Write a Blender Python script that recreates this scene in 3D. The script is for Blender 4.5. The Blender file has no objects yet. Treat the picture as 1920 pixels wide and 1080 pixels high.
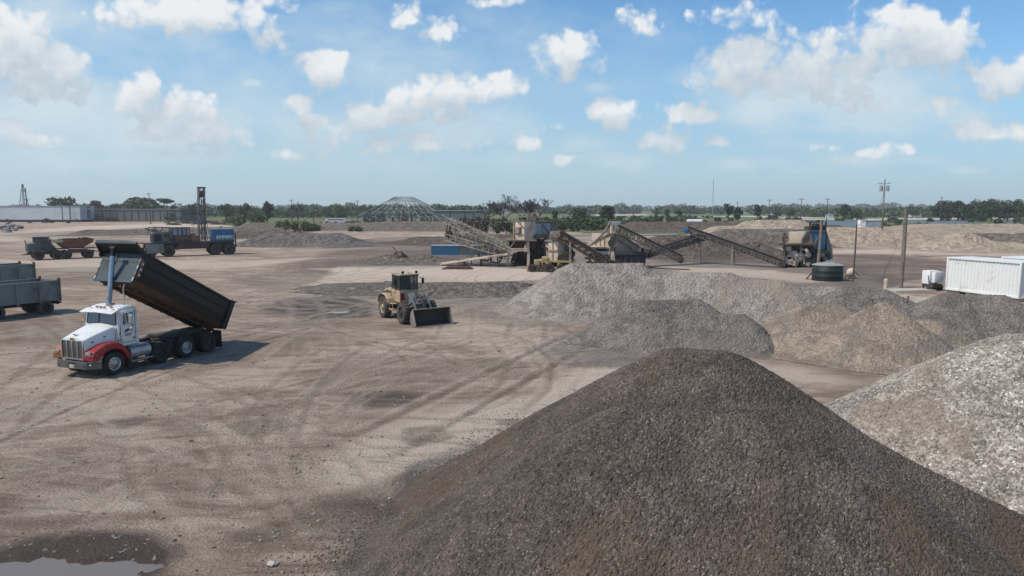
# light, exposure, sky and haze settings
SUN_E = 4.1
EXPO = 0.0
SKY_S = 0.1
SKY_AIR = 1.0
SKY_DUST = 0.6
SKY_OZ = 3.0
SKY_TINT = (1.0, 1.36, 1.5)
HZF = 0.75
HCOL_L = (4.6, 6.0, 6.95)
HCOL_R = (4.0, 5.5, 6.9)
CLA0 = (4.0, 5.1, 6.05)
CLA1 = (8.6, 8.85, 9.0)
CLB0 = (4.7, 6.4, 7.6)
CLB1 = (6.3, 7.5, 8.2)
AMP = 1.15
PUFF = 1.15
VEIL = .95
PMEAN = .68
LIT0 = -1.2
LIT1 = 1.9
ASOFT = .62
HAZE_C = (.95, .97, 1.0, 1)
HAZE_D = .00018
BSC = 1.5
NSH = .7
ALO = -.15
AMAX = .97
SUN_C = (1.0, .91, .79)
import bpy, bmesh, math, random
import numpy as np
from mathutils import Matrix, Vector, Euler
R = math.radians
random.seed(11)
rng = np.random.default_rng(5)
scene = bpy.context.scene
col = scene.collection

# ------------------------------------------------------------------ camera
F = 1300.0; CH = 7.0; PITCH = math.atan(147 / F)
cd = bpy.data.cameras.new('camera'); cam = bpy.data.objects.new('camera', cd); col.objects.link(cam)
cam.location = (0, 0, CH); cam.rotation_euler = (math.pi / 2 - PITCH, 0, 0)
cd.sensor_width = 36; cd.lens = 36 * F / 1920; cd.clip_start = 0.1; cd.clip_end = 20000
scene.camera = cam
_c, _s = math.cos(PITCH), math.sin(PITCH)
def ray(x, y):
    u = 540 - y
    return (x - 960, F * _c + u * _s, -F * _s + u * _c)
def G(x, y, z=0.0):
    r = ray(x, y); k = (z - CH) / r[2]
    return Vector((r[0] * k, r[1] * k, z))
def D(x, y, Y):
    r = ray(x, y); k = Y / r[1]
    return Vector((r[0] * k, Y, CH + r[2] * k))

# ------------------------------------------------------------------ sun + exposure
SUN = Vector((-0.65, -0.27, 1.0)).normalized()
sl = bpy.data.lights.new('sun', 'SUN'); so = bpy.data.objects.new('sun', sl); col.objects.link(so)
sl.energy = SUN_E; sl.angle = R(0.6); sl.color = SUN_C
so.location = (0, 0, 80); so.rotation_euler = SUN.to_track_quat('Z', 'Y').to_euler()
scene.view_settings.view_transform = 'Standard'; scene.view_settings.look = 'None'
scene.view_settings.exposure = EXPO; scene.view_settings.gamma = 1.0
scene.cycles.max_bounces = 6; scene.cycles.diffuse_bounces = 3; scene.cycles.volume_bounces = 2
scene.cycles.transparent_max_bounces = 6

# ------------------------------------------------------------------ sky
world = bpy.data.worlds.new('World'); scene.world = world; world.use_nodes = True
wt = world.node_tree; wt.nodes.clear()
class NT:
    def __init__(s, t): s.t = t
    def n(s, typ, **kw):
        nd = s.t.nodes.new(typ)
        for k, v in kw.items(): setattr(nd, k, v)
        return nd
    def l(s, a, b): s.t.links.new(a, b)
    def _in(s, sock, v):
        if isinstance(v, bpy.types.NodeSocket): s.t.links.new(v, sock)
        elif v is not None: sock.default_value = v
    def m(s, op, a, b=None, c=None, clamp=False):
        nd = s.t.nodes.new('ShaderNodeMath'); nd.operation = op; nd.use_clamp = clamp
        s._in(nd.inputs[0], a); s._in(nd.inputs[1], b); s._in(nd.inputs[2], c)
        return nd.outputs[0]
    def v(s, op, a, b=None, c=None):
        nd = s.t.nodes.new('ShaderNodeVectorMath'); nd.operation = op
        s._in(nd.inputs[0], a); s._in(nd.inputs[1], b); s._in(nd.inputs[2], c)
        return nd.outputs['Value'] if op in ('DOT_PRODUCT', 'LENGTH', 'DISTANCE') else nd.outputs[0]
    def mix(s, f, a, b, blend='MIX'):
        nd = s.t.nodes.new('ShaderNodeMix'); nd.data_type = 'RGBA'; nd.blend_type = blend
        s._in(nd.inputs[0], f)
        for i, q in ((6, a), (7, b)):
            if isinstance(q, (tuple, list)) and len(q) == 3: q = (*q, 1)
            s._in(nd.inputs[i], q)
        return nd.outputs[2]
    def ramp(s, f, lo, hi, a=0.0, b=1.0, smooth=True):
        nd = s.t.nodes.new('ShaderNodeMapRange'); nd.interpolation_type = 'SMOOTHSTEP' if smooth else 'LINEAR'
        s._in(nd.inputs[0], f)
        for i, q in enumerate((lo, hi, a, b)): s._in(nd.inputs[i + 1], q)
        return nd.outputs[0]
    def noise(s, vec, scale, detail=4, rough=0.55, dist=0.0, dim='3D'):
        nd = s.t.nodes.new('ShaderNodeTexNoise'); nd.noise_dimensions = dim
        s._in(nd.inputs['Vector'], vec); nd.inputs['Scale'].default_value = scale
        nd.inputs['Detail'].default_value = detail; nd.inputs['Roughness'].default_value = rough
        nd.inputs['Distortion'].default_value = dist
        return nd.outputs['Fac']
    def comb(s, x, y, z=0.0):
        nd = s.t.nodes.new('ShaderNodeCombineXYZ')
        for i, q in enumerate((x, y, z)): s._in(nd.inputs[i], q)
        return nd.outputs[0]
    def sep(s, v):
        nd = s.t.nodes.new('ShaderNodeSeparateXYZ'); s._in(nd.inputs[0], v); return nd.outputs

# clouds: each a heap of rounded masses given by bearing and height in the sky
PUFFY = [  # (x, y, rx, ry, weight): bearings written in the photograph's 1920 frame
 (1395,120,60,48,1),(1440,108,58,50,1),(1350,148,45,26,.8),(1480,125,70,45,1),(1560,118,85,45,1),(1650,80,100,52,1.1),(1700,55,70,45,1.1),
 (1750,78,75,48,1),(1620,75,60,40,1),(1790,72,45,35,.9),(1520,148,150,28,.9),(1310,155,26,28,.7),(1420,135,90,35,1),
 (1065,105,48,36,1),(1085,85,28,24,.9),(1115,118,32,18,.7),(1045,118,30,22,.8),
 (1198,46,34,28,.9),(1225,55,36,18,.7),(1395,32,60,22,.8),(1350,38,45,18,.7),(1415,20,36,20,.7),(1880,150,55,34,1),(1915,140,40,36,1),
 (1300,212,52,18,1),(1310,203,28,16,.8),(1115,205,22,20,.8),(1155,213,38,24,1),(1050,237,24,10,.7),
 (990,268,34,16,.9),(1250,262,46,20,.9),(1245,250,24,16,.8),(1345,268,20,10,.7),(1840,250,58,18,.9),(1830,240,30,14,.8),(1915,248,30,14,.8),
 (1650,285,40,10,.8),(1690,280,30,9,.6),(1590,300,30,7,.5),(1550,272,26,9,.6),(1058,298,22,10,.7),(1780,195,45,18,.6),(1620,190,55,20,.6),(1810,170,30,14,.5),
 (760,30,26,24,.75),(825,55,30,20,.9),(335,20,110,38,1.1),(400,22,80,34,1),(480,42,40,26,.8),(515,72,36,24,.8),(290,10,50,24,.9),(520,5,40,16,.8),(935,4,40,10,.7),
 (590,128,30,28,1),(620,122,28,24,1),(605,145,40,22,.9),(560,190,24,18,.9),(650,195,14,12,.6),
 (720,210,64,30,1),(780,190,60,30,1),(850,168,62,26,1),(905,170,60,22,1),(945,160,34,26,1),(700,225,50,18,.8),(820,215,80,18,.8),
 (740,270,60,20,.9),(800,268,50,16,.9),(870,262,42,20,.9),(610,265,36,16,.8),(590,232,30,16,.7),(630,240,26,14,.6),
 (30,90,70,60,1.1),(80,110,60,45,1.1),(120,130,44,46,1),(5,50,22,40,.9),(40,150,80,34,1),(140,165,24,26,.8),
 (265,190,38,46,1.1),(270,165,26,24,.9),(330,205,34,26,1),(355,190,26,22,.9),(385,215,34,30,1),(380,245,70,24,1),(300,250,60,20,.9),(430,255,36,30,.9),(455,265,22,14,.6),
 (340,170,22,14,.5),(60,268,50,16,.7),(10,240,36,14,.7),(330,292,60,14,.7),(560,290,50,12,.5),
]
WISPY = [
 (1560,180,190,55,.9),(1650,215,160,40,.7),(1420,205,60,26,.8),(1700,150,120,40,.7),(1780,225,90,30,.5),(1580,235,120,16,.7),(1480,230,60,18,.5),
 (120,210,170,60,1.0),(220,240,200,50,.9),(60,230,120,40,.9),(330,235,130,50,.7),(480,150,260,90,.35),(700,120,240,80,.35),(240,60,200,70,.45),(100,20,140,50,.5),
 (620,250,120,40,.6),(830,240,150,40,.7),(1000,160,120,30,.25),(880,90,200,60,.25),(950,300,120,24,.5),(1180,300,100,18,.6),(1100,270,60,18,.5),(1280,320,60,10,.4),
 (1380,310,60,14,.7),(1450,308,40,10,.5),(1520,318,50,8,.5),(1620,300,90,14,.6),(1810,318,40,9,.6),(1720,300,60,10,.5),(1500,270,60,14,.4),(1230,308,50,8,.5),
 (350,290,180,30,.6),(120,300,200,30,.6),(600,300,220,26,.4),(60,330,200,20,.3),(800,310,160,18,.35),(1120,165,26,10,.5),(1460,208,30,12,.6),(1140,330,300,14,.2),
 (470,158,22,9,.7),(1340,140,60,20,.5),(640,160,60,40,.3),
]
def uv(x, y):
    r = ray(x, y); return r[0] / r[1], r[2] / r[1]
SX = BSC
def prep(blobs):
    o = []
    for (x, y, rx, ry, w) in blobs:
        u, v = uv(x, y); u2, _ = uv(x + rx, y); _, v2 = uv(x, y - ry)
        o.append((u, v, abs(u2 - u) * SX, abs(v2 - v) * SX, w))
    return o
BA, BB = prep(PUFFY), prep(WISPY)
k = NT(wt)
tc = k.n('ShaderNodeTexCoord')
dx, dy, dz = k.sep(tc.outputs['Generated'])
ady = k.m('MAXIMUM', k.m('ABSOLUTE', dy), 0.03)
U = k.m('DIVIDE', dx, ady); Vv = k.m('DIVIDE', dz, ady)
vh = k.m('MAXIMUM', Vv, 0.0)
P = k.comb(U, Vv)
off = k.comb(k.m('MULTIPLY_ADD', vh, -.03, -.003), k.m('MULTIPLY_ADD', vh, .15, .014))
def fields(P, hq):
    x, y, _ = k.sep(P)
    w1 = k.n('ShaderNodeTexNoise'); k.l(P, w1.inputs['Vector']); w1.inputs['Scale'].default_value = 26; w1.inputs['Detail'].default_value = 3
    wv = k.v('SUBTRACT', w1.outputs['Color'], (.5, .5, .5))
    P2 = k.v('MULTIPLY_ADD', wv, (.024, .016, 0), P)
    vo = k.n('ShaderNodeTexVoronoi', feature='SMOOTH_F1'); vo.inputs['Scale'].default_value = 34
    vo.inputs['Detail'].default_value = 2.2; vo.inputs['Roughness'].default_value = .55; vo.inputs['Smoothness'].default_value = .6
    k.l(P2, vo.inputs['Vector'])
    fb = k.noise(P, 15, 8, .60)
    pf = k.m('SUBTRACT', PMEAN, vo.outputs['Distance'])
    na = k.m('MULTIPLY_ADD', pf, PUFF, k.m('MULTIPLY', k.m('SUBTRACT', fb, .5), AMP))
    nb = None
    if hq:
        fw = k.noise(k.v('MULTIPLY', P2, (.5, 1, 1)), 13, 6, .6)
        nb = k.m('MULTIPLY', k.m('SUBTRACT', fw, .5), 1.7)
    return P2, na, nb
PA, NA, NB = fields(P, True)
PA1, NA1, _ = fields(k.v('ADD', P, off), False)
def blobs_group(blobs):
    g = bpy.data.node_groups.new('masses', 'ShaderNodeTree')
    g.interface.new_socket('P', in_out='INPUT', socket_type='NodeSocketVector')
    g.interface.new_socket('V', in_out='OUTPUT', socket_type='NodeSocketFloat')
    q_ = NT(g); gi = q_.n('NodeGroupInput'); go = q_.n('NodeGroupOutput'); P = gi.outputs[0]
    cur = None
    for (u, v, ru, rv, w) in blobs:
        sx, sy = 1 / ru, 1 / rv
        p = q_.v('MULTIPLY_ADD', P, (sx, sy, 0), (-u * sx, -v * sy, 0))
        q = q_.m('MULTIPLY_ADD', q_.v('DOT_PRODUCT', p, p), -w, w)
        cur = q if cur is None else q_.m('MAXIMUM', cur, q)
    q_.l(q_.m('MAXIMUM', cur, -1.5), go.inputs[0])
    return g
def blobmax(P, blobs):
    if not blobs: return None
    nd = LK.n('ShaderNodeGroup'); nd.node_tree = blobs_group(blobs); LK.l(P, nd.inputs[0]); return nd.outputs[0]
sky = k.n('ShaderNodeTexSky', sky_type='NISHITA')
sky.sun_disc = False; sky.sun_elevation = math.asin(SUN.z); sky.sun_rotation = math.atan2(SUN.x, SUN.y)
sky.altitude = 50; sky.air_density = SKY_AIR; sky.dust_density = SKY_DUST; sky.ozone_density = SKY_OZ
base = k.mix(1.0, sky.outputs[0], SKY_TINT, 'MULTIPLY')
hz = k.ramp(vh, 0.0, .30, 1.0, 0.0)
hcol = k.mix(k.ramp(U, -.7, .7), HCOL_L, HCOL_R)
base = k.mix(k.m('MULTIPLY', hz, HZF), base, hcol)
hz2 = k.m('MULTIPLY', k.ramp(vh, 0.0, .15, 1.0, 0.0), .36)
low = k.mix(.5, base, hcol)
def bgd(c):
    bg = k.n('ShaderNodeBackground'); bg.inputs[1].default_value = SKY_S; k.l(c, bg.inputs[0]); return bg.outputs[0]
SOCK = (('PA', 'Vector', PA), ('PA1', 'Vector', PA1), ('NA', 'Float', NA), ('NB', 'Float', NB), ('NA1', 'Float', NA1), ('base', 'Color', base), ('low', 'Color', low), ('hz2', 'Float', hz2))
LK = None
def leaf(u0, u1, v0, v1):
    global LK
    def near(bl, mu):
        return [b for b in bl if b[0] + 2.0 * b[2] + mu > u0 and b[0] - 2.0 * b[2] - mu < u1 and b[1] + 2.0 * b[3] + mu > v0 and b[1] - 2.0 * b[3] - mu < v1]
    g = bpy.data.node_groups.new('sky_part', 'ShaderNodeTree')
    for nm, ty, _ in SOCK: g.interface.new_socket(nm, in_out='INPUT', socket_type='NodeSocket' + ty)
    g.interface.new_socket('C', in_out='OUTPUT', socket_type='NodeSocketColor')
    L = LK = NT(g); gi = L.n('NodeGroupInput'); go = L.n('NodeGroupOutput')
    pa, pa1, na, nb_, na1, bs, lw, hz_ = gi.outputs[:8]
    c = bs
    b0 = blobmax(pa, near(BB, .015))
    if b0 is not None:
        b0 = L.m('ADD', b0, nb_)
        c = L.mix(L.m('MULTIPLY', L.ramp(b0, -.3, 1.0), VEIL), c, L.mix(L.ramp(b0, 0, 1), CLB0, CLB1))
    a0b = blobmax(pa, near(BA, .02))
    if a0b is not None:
        a1b = blobmax(pa1, near(BA, .06))
        a0 = L.m('ADD', a0b, na); a1 = L.m('ADD', a1b, na1)
        d_ = L.m('MULTIPLY_ADD', L.m('SUBTRACT', na, na1), NSH, L.m('SUBTRACT', a0b, a1b))
        lit = L.ramp(d_, LIT0, LIT1, 0, 1, False)
        lit = L.m('MAXIMUM', lit, L.m('MULTIPLY', L.ramp(a0, .45, .0), .45))
        c = L.mix(L.m('MULTIPLY', L.ramp(a0, ALO, ASOFT), AMAX), c, L.mix(lit, CLA0, CLA1))
    L.l(L.mix(hz_, c, lw), go.inputs[0])
    nd = k.n('ShaderNodeGroup'); nd.node_tree = g
    for i, (_, _, s_) in enumerate(SOCK): k.l(s_, nd.inputs[i])
    return bgd(nd.outputs[0])
UB = [-.95, -.56, -.37, -.19, 0., .17, .34, .52, .95]; VB = [-.02, .085, .17, .5]
def mixs(f, a, b):
    m = k.n('ShaderNodeMixShader'); k.l(f, m.inputs[0]); k.l(a, m.inputs[1]); k.l(b, m.inputs[2]); return m.outputs[0]
def tree_u(i, j, v0, v1):
    if j - i == 1: return leaf(UB[i], UB[j], v0, v1)
    m = (i + j) // 2
    return mixs(k.m('GREATER_THAN', U, UB[m]), tree_u(i, m, v0, v1), tree_u(m, j, v0, v1))
rows = [tree_u(0, 8, VB[i], VB[i + 1]) for i in range(3)]
inner = mixs(k.m('GREATER_THAN', Vv, VB[1]), rows[0], mixs(k.m('GREATER_THAN', Vv, VB[2]), rows[1], rows[2]))
inside = k.m('MULTIPLY', k.m('LESS_THAN', k.m('ABSOLUTE', U), .95), k.m('MULTIPLY', k.m('GREATER_THAN', Vv, -.02), k.m('LESS_THAN', Vv, .5)))
out = k.n('ShaderNodeOutputWorld')
k.l(mixs(inside, bgd(k.mix(hz2, base, low)), inner), out.inputs[0])
world.cycles.sampling_method = 'MANUAL'; world.cycles.sample_map_resolution = 512

# ------------------------------------------------------------------ materials
def newmat(name):
    m = bpy.data.materials.new(name); m.use_nodes = True; t = m.node_tree
    b = t.nodes['Principled BSDF']; k = NT(t)
    return m, k, b
def lin(h):
    h = h.lstrip('#'); o = []
    for i in (0, 2, 4):
        c = int(h[i:i + 2], 16) / 255; o.append(c / 12.92 if c <= .04045 else ((c + .055) / 1.055) ** 2.4)
    return tuple(o)
def bump(k, b, h, strength, dist):
    bp = k.n('ShaderNodeBump'); bp.inputs['Strength'].default_value = strength; bp.inputs['Distance'].default_value = dist
    k.l(h, bp.inputs['Height']); k.l(bp.outputs[0], b.inputs['Normal'])
def MAT(name, c, c2=None, rough=.6, metal=0., sc=1.5, lo=.42, hi=.72, bmp=0., fine=0.12, spec=.4):
    """painted or bare surface with patches of a second tone (dust, rust, wear) and fine grain"""
    m, k, b = newmat(name)
    tc = k.n('ShaderNodeTexCoord').outputs['Object']
    if c2 is None: c2 = tuple(x * .6 for x in c)
    n1 = k.noise(tc, sc, 6, .62, .4)
    n2 = k.noise(tc, sc * 9, 3, .6)
    f = k.ramp(n1, lo, hi)
    cc = k.mix(f, c, c2)
    g = k.m('MULTIPLY_ADD', k.m('SUBTRACT', n2, .5), 2.4 * fine, 1.0)
    cc = k.mix(1.0, cc, k.comb(g, g, g), 'MULTIPLY')
    k.l(cc, b.inputs['Base Color'])
    k.l(k.m('MULTIPLY_ADD', f, .25, rough), b.inputs['Roughness'])
    b.inputs['Metallic'].default_value = metal
    b.inputs['Specular IOR Level'].default_value = spec
    if bmp: bump(k, b, n2, bmp, .02)
    return m
DUST = lin('a8957d')
M = {}
M['white'] = MAT('white_paint', (.66, .67, .66), (.50, .46, .40), .32, 0, 1.6, .50, .80)
M['red'] = MAT('red_paint', (.30, .018, .022), (.16, .03, .025), .35, 0, 2)
M['cream'] = MAT('cream_paint', (.41, .315, .20), (.20, .145, .10), .6, 0, 1.0)
M['chrome'] = MAT('dusty_chrome', (.55, .56, .57), (.35, .32, .29), .22, .9, 3)
M['alu'] = MAT('dull_aluminium', (.42, .43, .43), (.28, .25, .22), .42, .6, 2)
M['tyre'] = MAT('tyre_rubber', (.022, .022, .023), (.07, .06, .05), .85, 0, 4, .45, .8, .3)
M['dirttyre'] = MAT('dusty_tyre_rubber', (.05, .046, .042), (.12, .10, .085), .9, 0, 3, .4, .7, .3)
M['black'] = MAT('black_steel', (.012, .012, .0125), (.032, .024, .020), .5, 0, .7, .45, .75, .3)
M['bedgrey'] = MAT('grey_blue_steel_plate', (.050, .066, .074), (.035, .043, .048), .45, .1, 1.2)
M['rust'] = MAT('rusty_steel', (.10, .052, .034), (.05, .030, .024), .8, 0, 1.0, .4, .65, .3)
M['rustpale'] = MAT('dusty_rusty_steel', (.19, .13, .095), (.10, .065, .048), .85, 0, .8, .4, .65, .3)
M['frame'] = MAT('dark_chassis_steel', (.03, .028, .027), (.085, .07, .058), .7, 0, 2)
M['glass'] = MAT('dark_window_glass', (.03, .045, .06), (.06, .07, .08), .08, 0, 2, spec=.8)
M['glassb'] = MAT('blue_tinted_windscreen', (.05, .09, .15), (.10, .13, .17), .07, 0, 1.2, spec=.9)
M['amber'] = MAT('amber_lens', (.50, .19, .03), None, .3)
M['redlens'] = MAT('red_reflector', (.35, .02, .015), None, .3)
M['gold'] = MAT('faded_orange_badge', (.35, .14, .05), None, .4)
M['hose'] = MAT('pale_hose', (.42, .38, .32), None, .6)
M['piston'] = MAT('blue_grey_hydraulic_ram', (.28, .38, .46), (.2, .24, .28), .25, .5, 3)
M['greytruck'] = MAT('dusty_grey_green_paint', (.185, .205, .20), (.13, .115, .10), .7, 0, .9, .44, .72)
M['greypost'] = MAT('worn_brown_grey_steel', (.10, .085, .078), (.14, .13, .12), .75, 0, 1.5)
M['conc'] = MAT('pale_concrete', (.42, .38, .32), (.28, .25, .21), .85, 0, .6, .4, .75, .3)
M['concgrey'] = MAT('grey_rubble_concrete', (.25, .25, .24), (.14, .14, .13), .9, 0, .8, .4, .7, .3)
M['plantcream'] = MAT('dusty_cream_machine_paint', (.54, .44, .33), (.24, .17, .12), .8, 0, .45, .46, .72, .3)
M['plantgrey'] = MAT('dusty_grey_brown_machine_steel', (.23, .19, .155), (.11, .085, .065), .85, 0, .6, .42, .7, .3)
M['plantdark'] = MAT('dark_dusty_machinery', (.075, .058, .046), (.03, .025, .022), .85, 0, .8, .4, .65, .3)
M['plantblue'] = MAT('faded_grey_blue_panel', (.30, .345, .37), (.17, .17, .165), .7, 0, .5)
M['yellow'] = MAT('dusty_yellow_paint', (.42, .31, .15), (.18, .13, .09), .75, 0, 1.2)
M['blue'] = MAT('blue_paint', (.022, .12, .26), (.05, .10, .15), .5, 0, .9, .5, .8)
M['blueworn'] = MAT('worn_blue_steel', (.03, .125, .23), (.07, .085, .095), .6, 0, .9, .45, .7)
M['belt'] = MAT('dark_conveyor_steel', (.085, .078, .07), (.18, .15, .125), .75, 0, .9)
M['lattice'] = MAT('pale_dusty_lattice_steel', (.32, .28, .235), (.15, .12, .095), .8, 0, .8)
M['galv'] = MAT('galvanised_steel', (.36, .38, .39), (.22, .23, .24), .5, .4, .5)
M['wood'] = MAT('weathered_grey_wood', (.21, .17, .14), (.12, .095, .08), .9, 0, 3, .4, .7, .4)
M['wooddark'] = MAT('dark_weathered_wood', (.10, .085, .075), (.06, .05, .045), .9, 0, 3, .4, .7, .4)
M['tank'] = MAT('dark_green_tank', (.014, .022, .022), (.028, .032, .03), .5, 0, 1)
M['tankroof'] = MAT('grey_green_tank_roof', (.27, .30, .27), (.17, .19, .17), .6, 0, 1)
M['contwhite'] = MAT('white_container_paint', (.70, .70, .67), (.40, .31, .23), .5, 0, 1.3, .56, .80)
M['skin'] = MAT('skin', (.30, .17, .11), None, .6)
M['cloth'] = MAT('dark_work_clothes', (.03, .035, .045), None, .9)
M['shed'] = MAT('grey_corrugated_wall', (.14, .145, .14), (.09, .10, .10), .7, 0, .05, .4, .7)
M['warehouse'] = MAT('pale_grey_wall', (.50, .54, .56), (.36, .39, .40), .7, 0, .08, .45, .75)
M['bark'] = MAT('bark', (.07, .058, .05), None, .9)
M['deadbark'] = MAT('grey_bare_bark', (.085, .075, .068), None, .9)
M['slab'] = MAT('weathered_lumber', (.22, .16, .11), (.12, .09, .07), .9, 0, 2)
M['carwhite'] = MAT('car_white_paint', (.65, .67, .68), None, .3)
M['carsilver'] = MAT('car_silver_paint', (.35, .38, .40), None, .3)
M['cardark'] = MAT('car_dark_paint', (.03, .04, .05), None, .3)
M['letter'] = MAT('dark_lettering', (.04, .045, .05), None, .6)
M['letterw'] = MAT('worn_white_lettering', (.55, .56, .56), (.35, .38, .40), .6, 0, 2)
def leafmat(name, c, c2):
    m, k, b = newmat(name)
    gi = k.n('ShaderNodeNewGeometry')
    tc = k.n('ShaderNodeTexCoord').outputs['Object']
    n = k.noise(tc, .25, 3, .6)
    r = gi.outputs['Random Per Island']
    f = k.m('ADD', k.m('MULTIPLY', r, .55), k.m('MULTIPLY', k.ramp(n, .35, .65), .45))
    k.l(k.mix(f, c, c2), b.inputs['Base Color']); b.inputs['Roughness'].default_value = .7
    b.inputs['Specular IOR Level'].default_value = .2
    b.inputs['Transmission Weight'].default_value = 0
    return m
M['leafdark'] = leafmat('dark_green_leaves', (.022, .038, .016), (.055, .08, .032))
M['leafmid'] = leafmat('mid_green_leaves', (.038, .062, .022), (.09, .12, .045))
M['leafpale'] = leafmat('yellow_green_leaves', (.07, .095, .03), (.15, .17, .07))
M['leafbrown'] = leafmat('grey_brown_twigs', (.055, .05, .038), (.12, .105, .078))
M['leaffar'] = leafmat('far_tree_leaves', (.035, .052, .026), (.075, .095, .05))

# ------------------------------------------------------------------ mesh helpers
class MB:
    def __init__(s): s.v = []; s.f = []; s.mi = []; s.sm = []
    def add(s, vs, fs, mi=0, sm=False):
        o = len(s.v); s.v += [tuple(v) for v in vs]
        for f in fs: s.f.append([o + i for i in f]); s.mi.append(mi); s.sm.append(sm)
        return s
    def box(s, c, sz, rot=None, mi=0):
        hx, hy, hz = sz[0] / 2, sz[1] / 2, sz[2] / 2
        vs = [Vector((x, y, z)) for x in (-hx, hx) for y in (-hy, hy) for z in (-hz, hz)]
        if rot is not None:
            mt = rot if isinstance(rot, Matrix) else Euler(rot).to_matrix()
            vs = [mt @ v for v in vs]
        c = Vector(c)
        return s.add([v + c for v in vs], [(0, 1, 3, 2), (4, 6, 7, 5), (0, 4, 5, 1), (2, 3, 7, 6), (0, 2, 6, 4), (1, 5, 7, 3)], mi)
    def bx(s, x0, x1, y0, y1, z0, z1, mi=0):
        return s.box(((x0 + x1) / 2, (y0 + y1) / 2, (z0 + z1) / 2), (abs(x1 - x0), abs(y1 - y0), abs(z1 - z0)), None, mi)
    def tube(s, pts, r, n=8, mi=0, caps=True, sm=True):
        pts = [Vector(p) for p in pts]; rs = r if isinstance(r, (list, tuple)) else [r] * len(pts)
        rings = []; prev = None
        for i, p in enumerate(pts):
            a = pts[max(0, i - 1)]; b = pts[min(len(pts) - 1, i + 1)]
            t = (b - a).normalized() if (b - a).length > 1e-9 else Vector((0, 0, 1))
            if prev is None: u = t.orthogonal().normalized()
            else:
                u = prev - t * prev.dot(t); u = u.normalized() if u.length > 1e-6 else t.orthogonal().normalized()
            prev = u; w = t.cross(u)
            rings.append([p + (u * math.cos(2 * math.pi * j / n) + w * math.sin(2 * math.pi * j / n)) * rs[i] for j in range(n)])
        vs = [v for rg in rings for v in rg]; fs = []
        for i in range(len(rings) - 1):
            for j in range(n):
                fs.append((i * n + j, i * n + (j + 1) % n, (i + 1) * n + (j + 1) % n, (i + 1) * n + j))
        s.add(vs, fs, mi, sm)
        if caps:
            o = len(s.v) - len(vs)
            for f in (list(range(n))[::-1], [(len(rings) - 1) * n + j for j in range(n)]):
                s.f.append([o + i for i in f]); s.mi.append(mi); s.sm.append(False)
        return s
    def bar(s, p, q, w=.1, h=None, mi=0):
        """square bar from p to q"""
        h = h or w; p, q = Vector(p), Vector(q); d = q - p
        if d.length < 1e-6: return s
        t = d.normalized(); up = Vector((0, 0, 1)) if abs(t.z) < .98 else Vector((1, 0, 0))
        a = t.cross(up).normalized(); b = a.cross(t)
        m = Matrix((t, a, b)).transposed()
        return s.box((p + q) / 2, (d.length, w, h), m, mi)
    def lathe(s, prof, axis='y', c=(0, 0, 0), n=24, mi=0, sm=True, closed=False):
        """prof: (radius, offset along the axis)"""
        vs = []; c = Vector(c)
        for r, a in prof:
            for j in range(n):
                t = 2 * math.pi * j / n; x, y = r * math.cos(t), r * math.sin(t)
                vs.append(c + Vector({'y': (x, a, y), 'x': (a, x, y), 'z': (x, y, a)}[axis]))
        fs = []; L = len(prof)
        for i in range(L if closed else L - 1):
            for j in range(n):
                i2 = (i + 1) % L
                fs.append((i * n + j, i * n + (j + 1) % n, i2 * n + (j + 1) % n, i2 * n + j))
        return s.add(vs, fs, mi, sm)
    def prism(s, poly, axis, a, b, mi=0):
        """poly in the plane across the axis (y: (x,z); x: (y,z); z: (x,y)), extruded from a to b"""
        f = {'y': lambda p, t: (p[0], t, p[1]), 'x': lambda p, t: (t, p[0], p[1]), 'z': lambda p, t: (p[0], p[1], t)}[axis]
        n = len(poly); vs = [f(p, a) for p in poly] + [f(p, b) for p in poly]
        fs = [tuple(range(n))[::-1], tuple(range(n, 2 * n))] + [(i, (i + 1) % n, (i + 1) % n + n, i + n) for i in range(n)]
        return s.add(vs, fs, mi)
    def loft(s, rings, mi=0, caps=True, sm=False):
        n = len(rings[0]); vs = [v for r in rings for v in r]; fs = []
        for i in range(len(rings) - 1):
            for j in range(n): fs.append((i * n + j, i * n + (j + 1) % n, (i + 1) * n + (j + 1) % n, (i + 1) * n + j))
        if caps: fs += [tuple(range(n))[::-1], tuple((len(rings) - 1) * n + j for j in range(n))]
        return s.add(vs, fs, mi, sm)
    def ball(s, c, r, mi=0, seg=12, rg=7, sq=(1, 1, 1)):
        vs = []; c = Vector(c)
        prof = [(math.sin(math.pi * i / rg), math.cos(math.pi * i / rg)) for i in range(rg + 1)]
        for a, b in prof:
            for j in range(seg):
                t = 2 * math.pi * j / seg
                vs.append(c + Vector((a * math.cos(t) * r * sq[0], a * math.sin(t) * r * sq[1], b * r * sq[2])))
        fs = [(i * seg + j, (i + 1) * seg + j, (i + 1) * seg + (j + 1) % seg, i * seg + (j + 1) % seg) for i in range(rg) for j in range(seg)]
        return s.add(vs, fs, mi, True)
    def build(s, name, mats, parent=None, bevel=0., label=None, wld=None):
        me = bpy.data.meshes.new(name); me.from_pydata(s.v, [], s.f)
        for m in (mats if isinstance(mats, (list, tuple)) else [mats]): me.materials.append(m)
        me.polygons.foreach_set('material_index', s.mi); me.polygons.foreach_set('use_smooth', s.sm)
        bm = bmesh.new(); bm.from_mesh(me)
        bmesh.ops.remove_doubles(bm, verts=bm.verts, dist=1e-5)
        bmesh.ops.recalc_face_normals(bm, faces=bm.faces)
        if bevel:
            ed = [e for e in bm.edges if len(e.link_faces) == 2 and e.calc_face_angle(0) > R(28)]
            bmesh.ops.bevel(bm, geom=ed, offset=bevel, segments=2, affect='EDGES', profile=.6, clamp_overlap=True)
            for f in bm.faces: f.smooth = True
        for e in bm.edges:
            if len(e.link_faces) == 2 and e.calc_face_angle(0) > R(38): e.smooth = False
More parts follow.
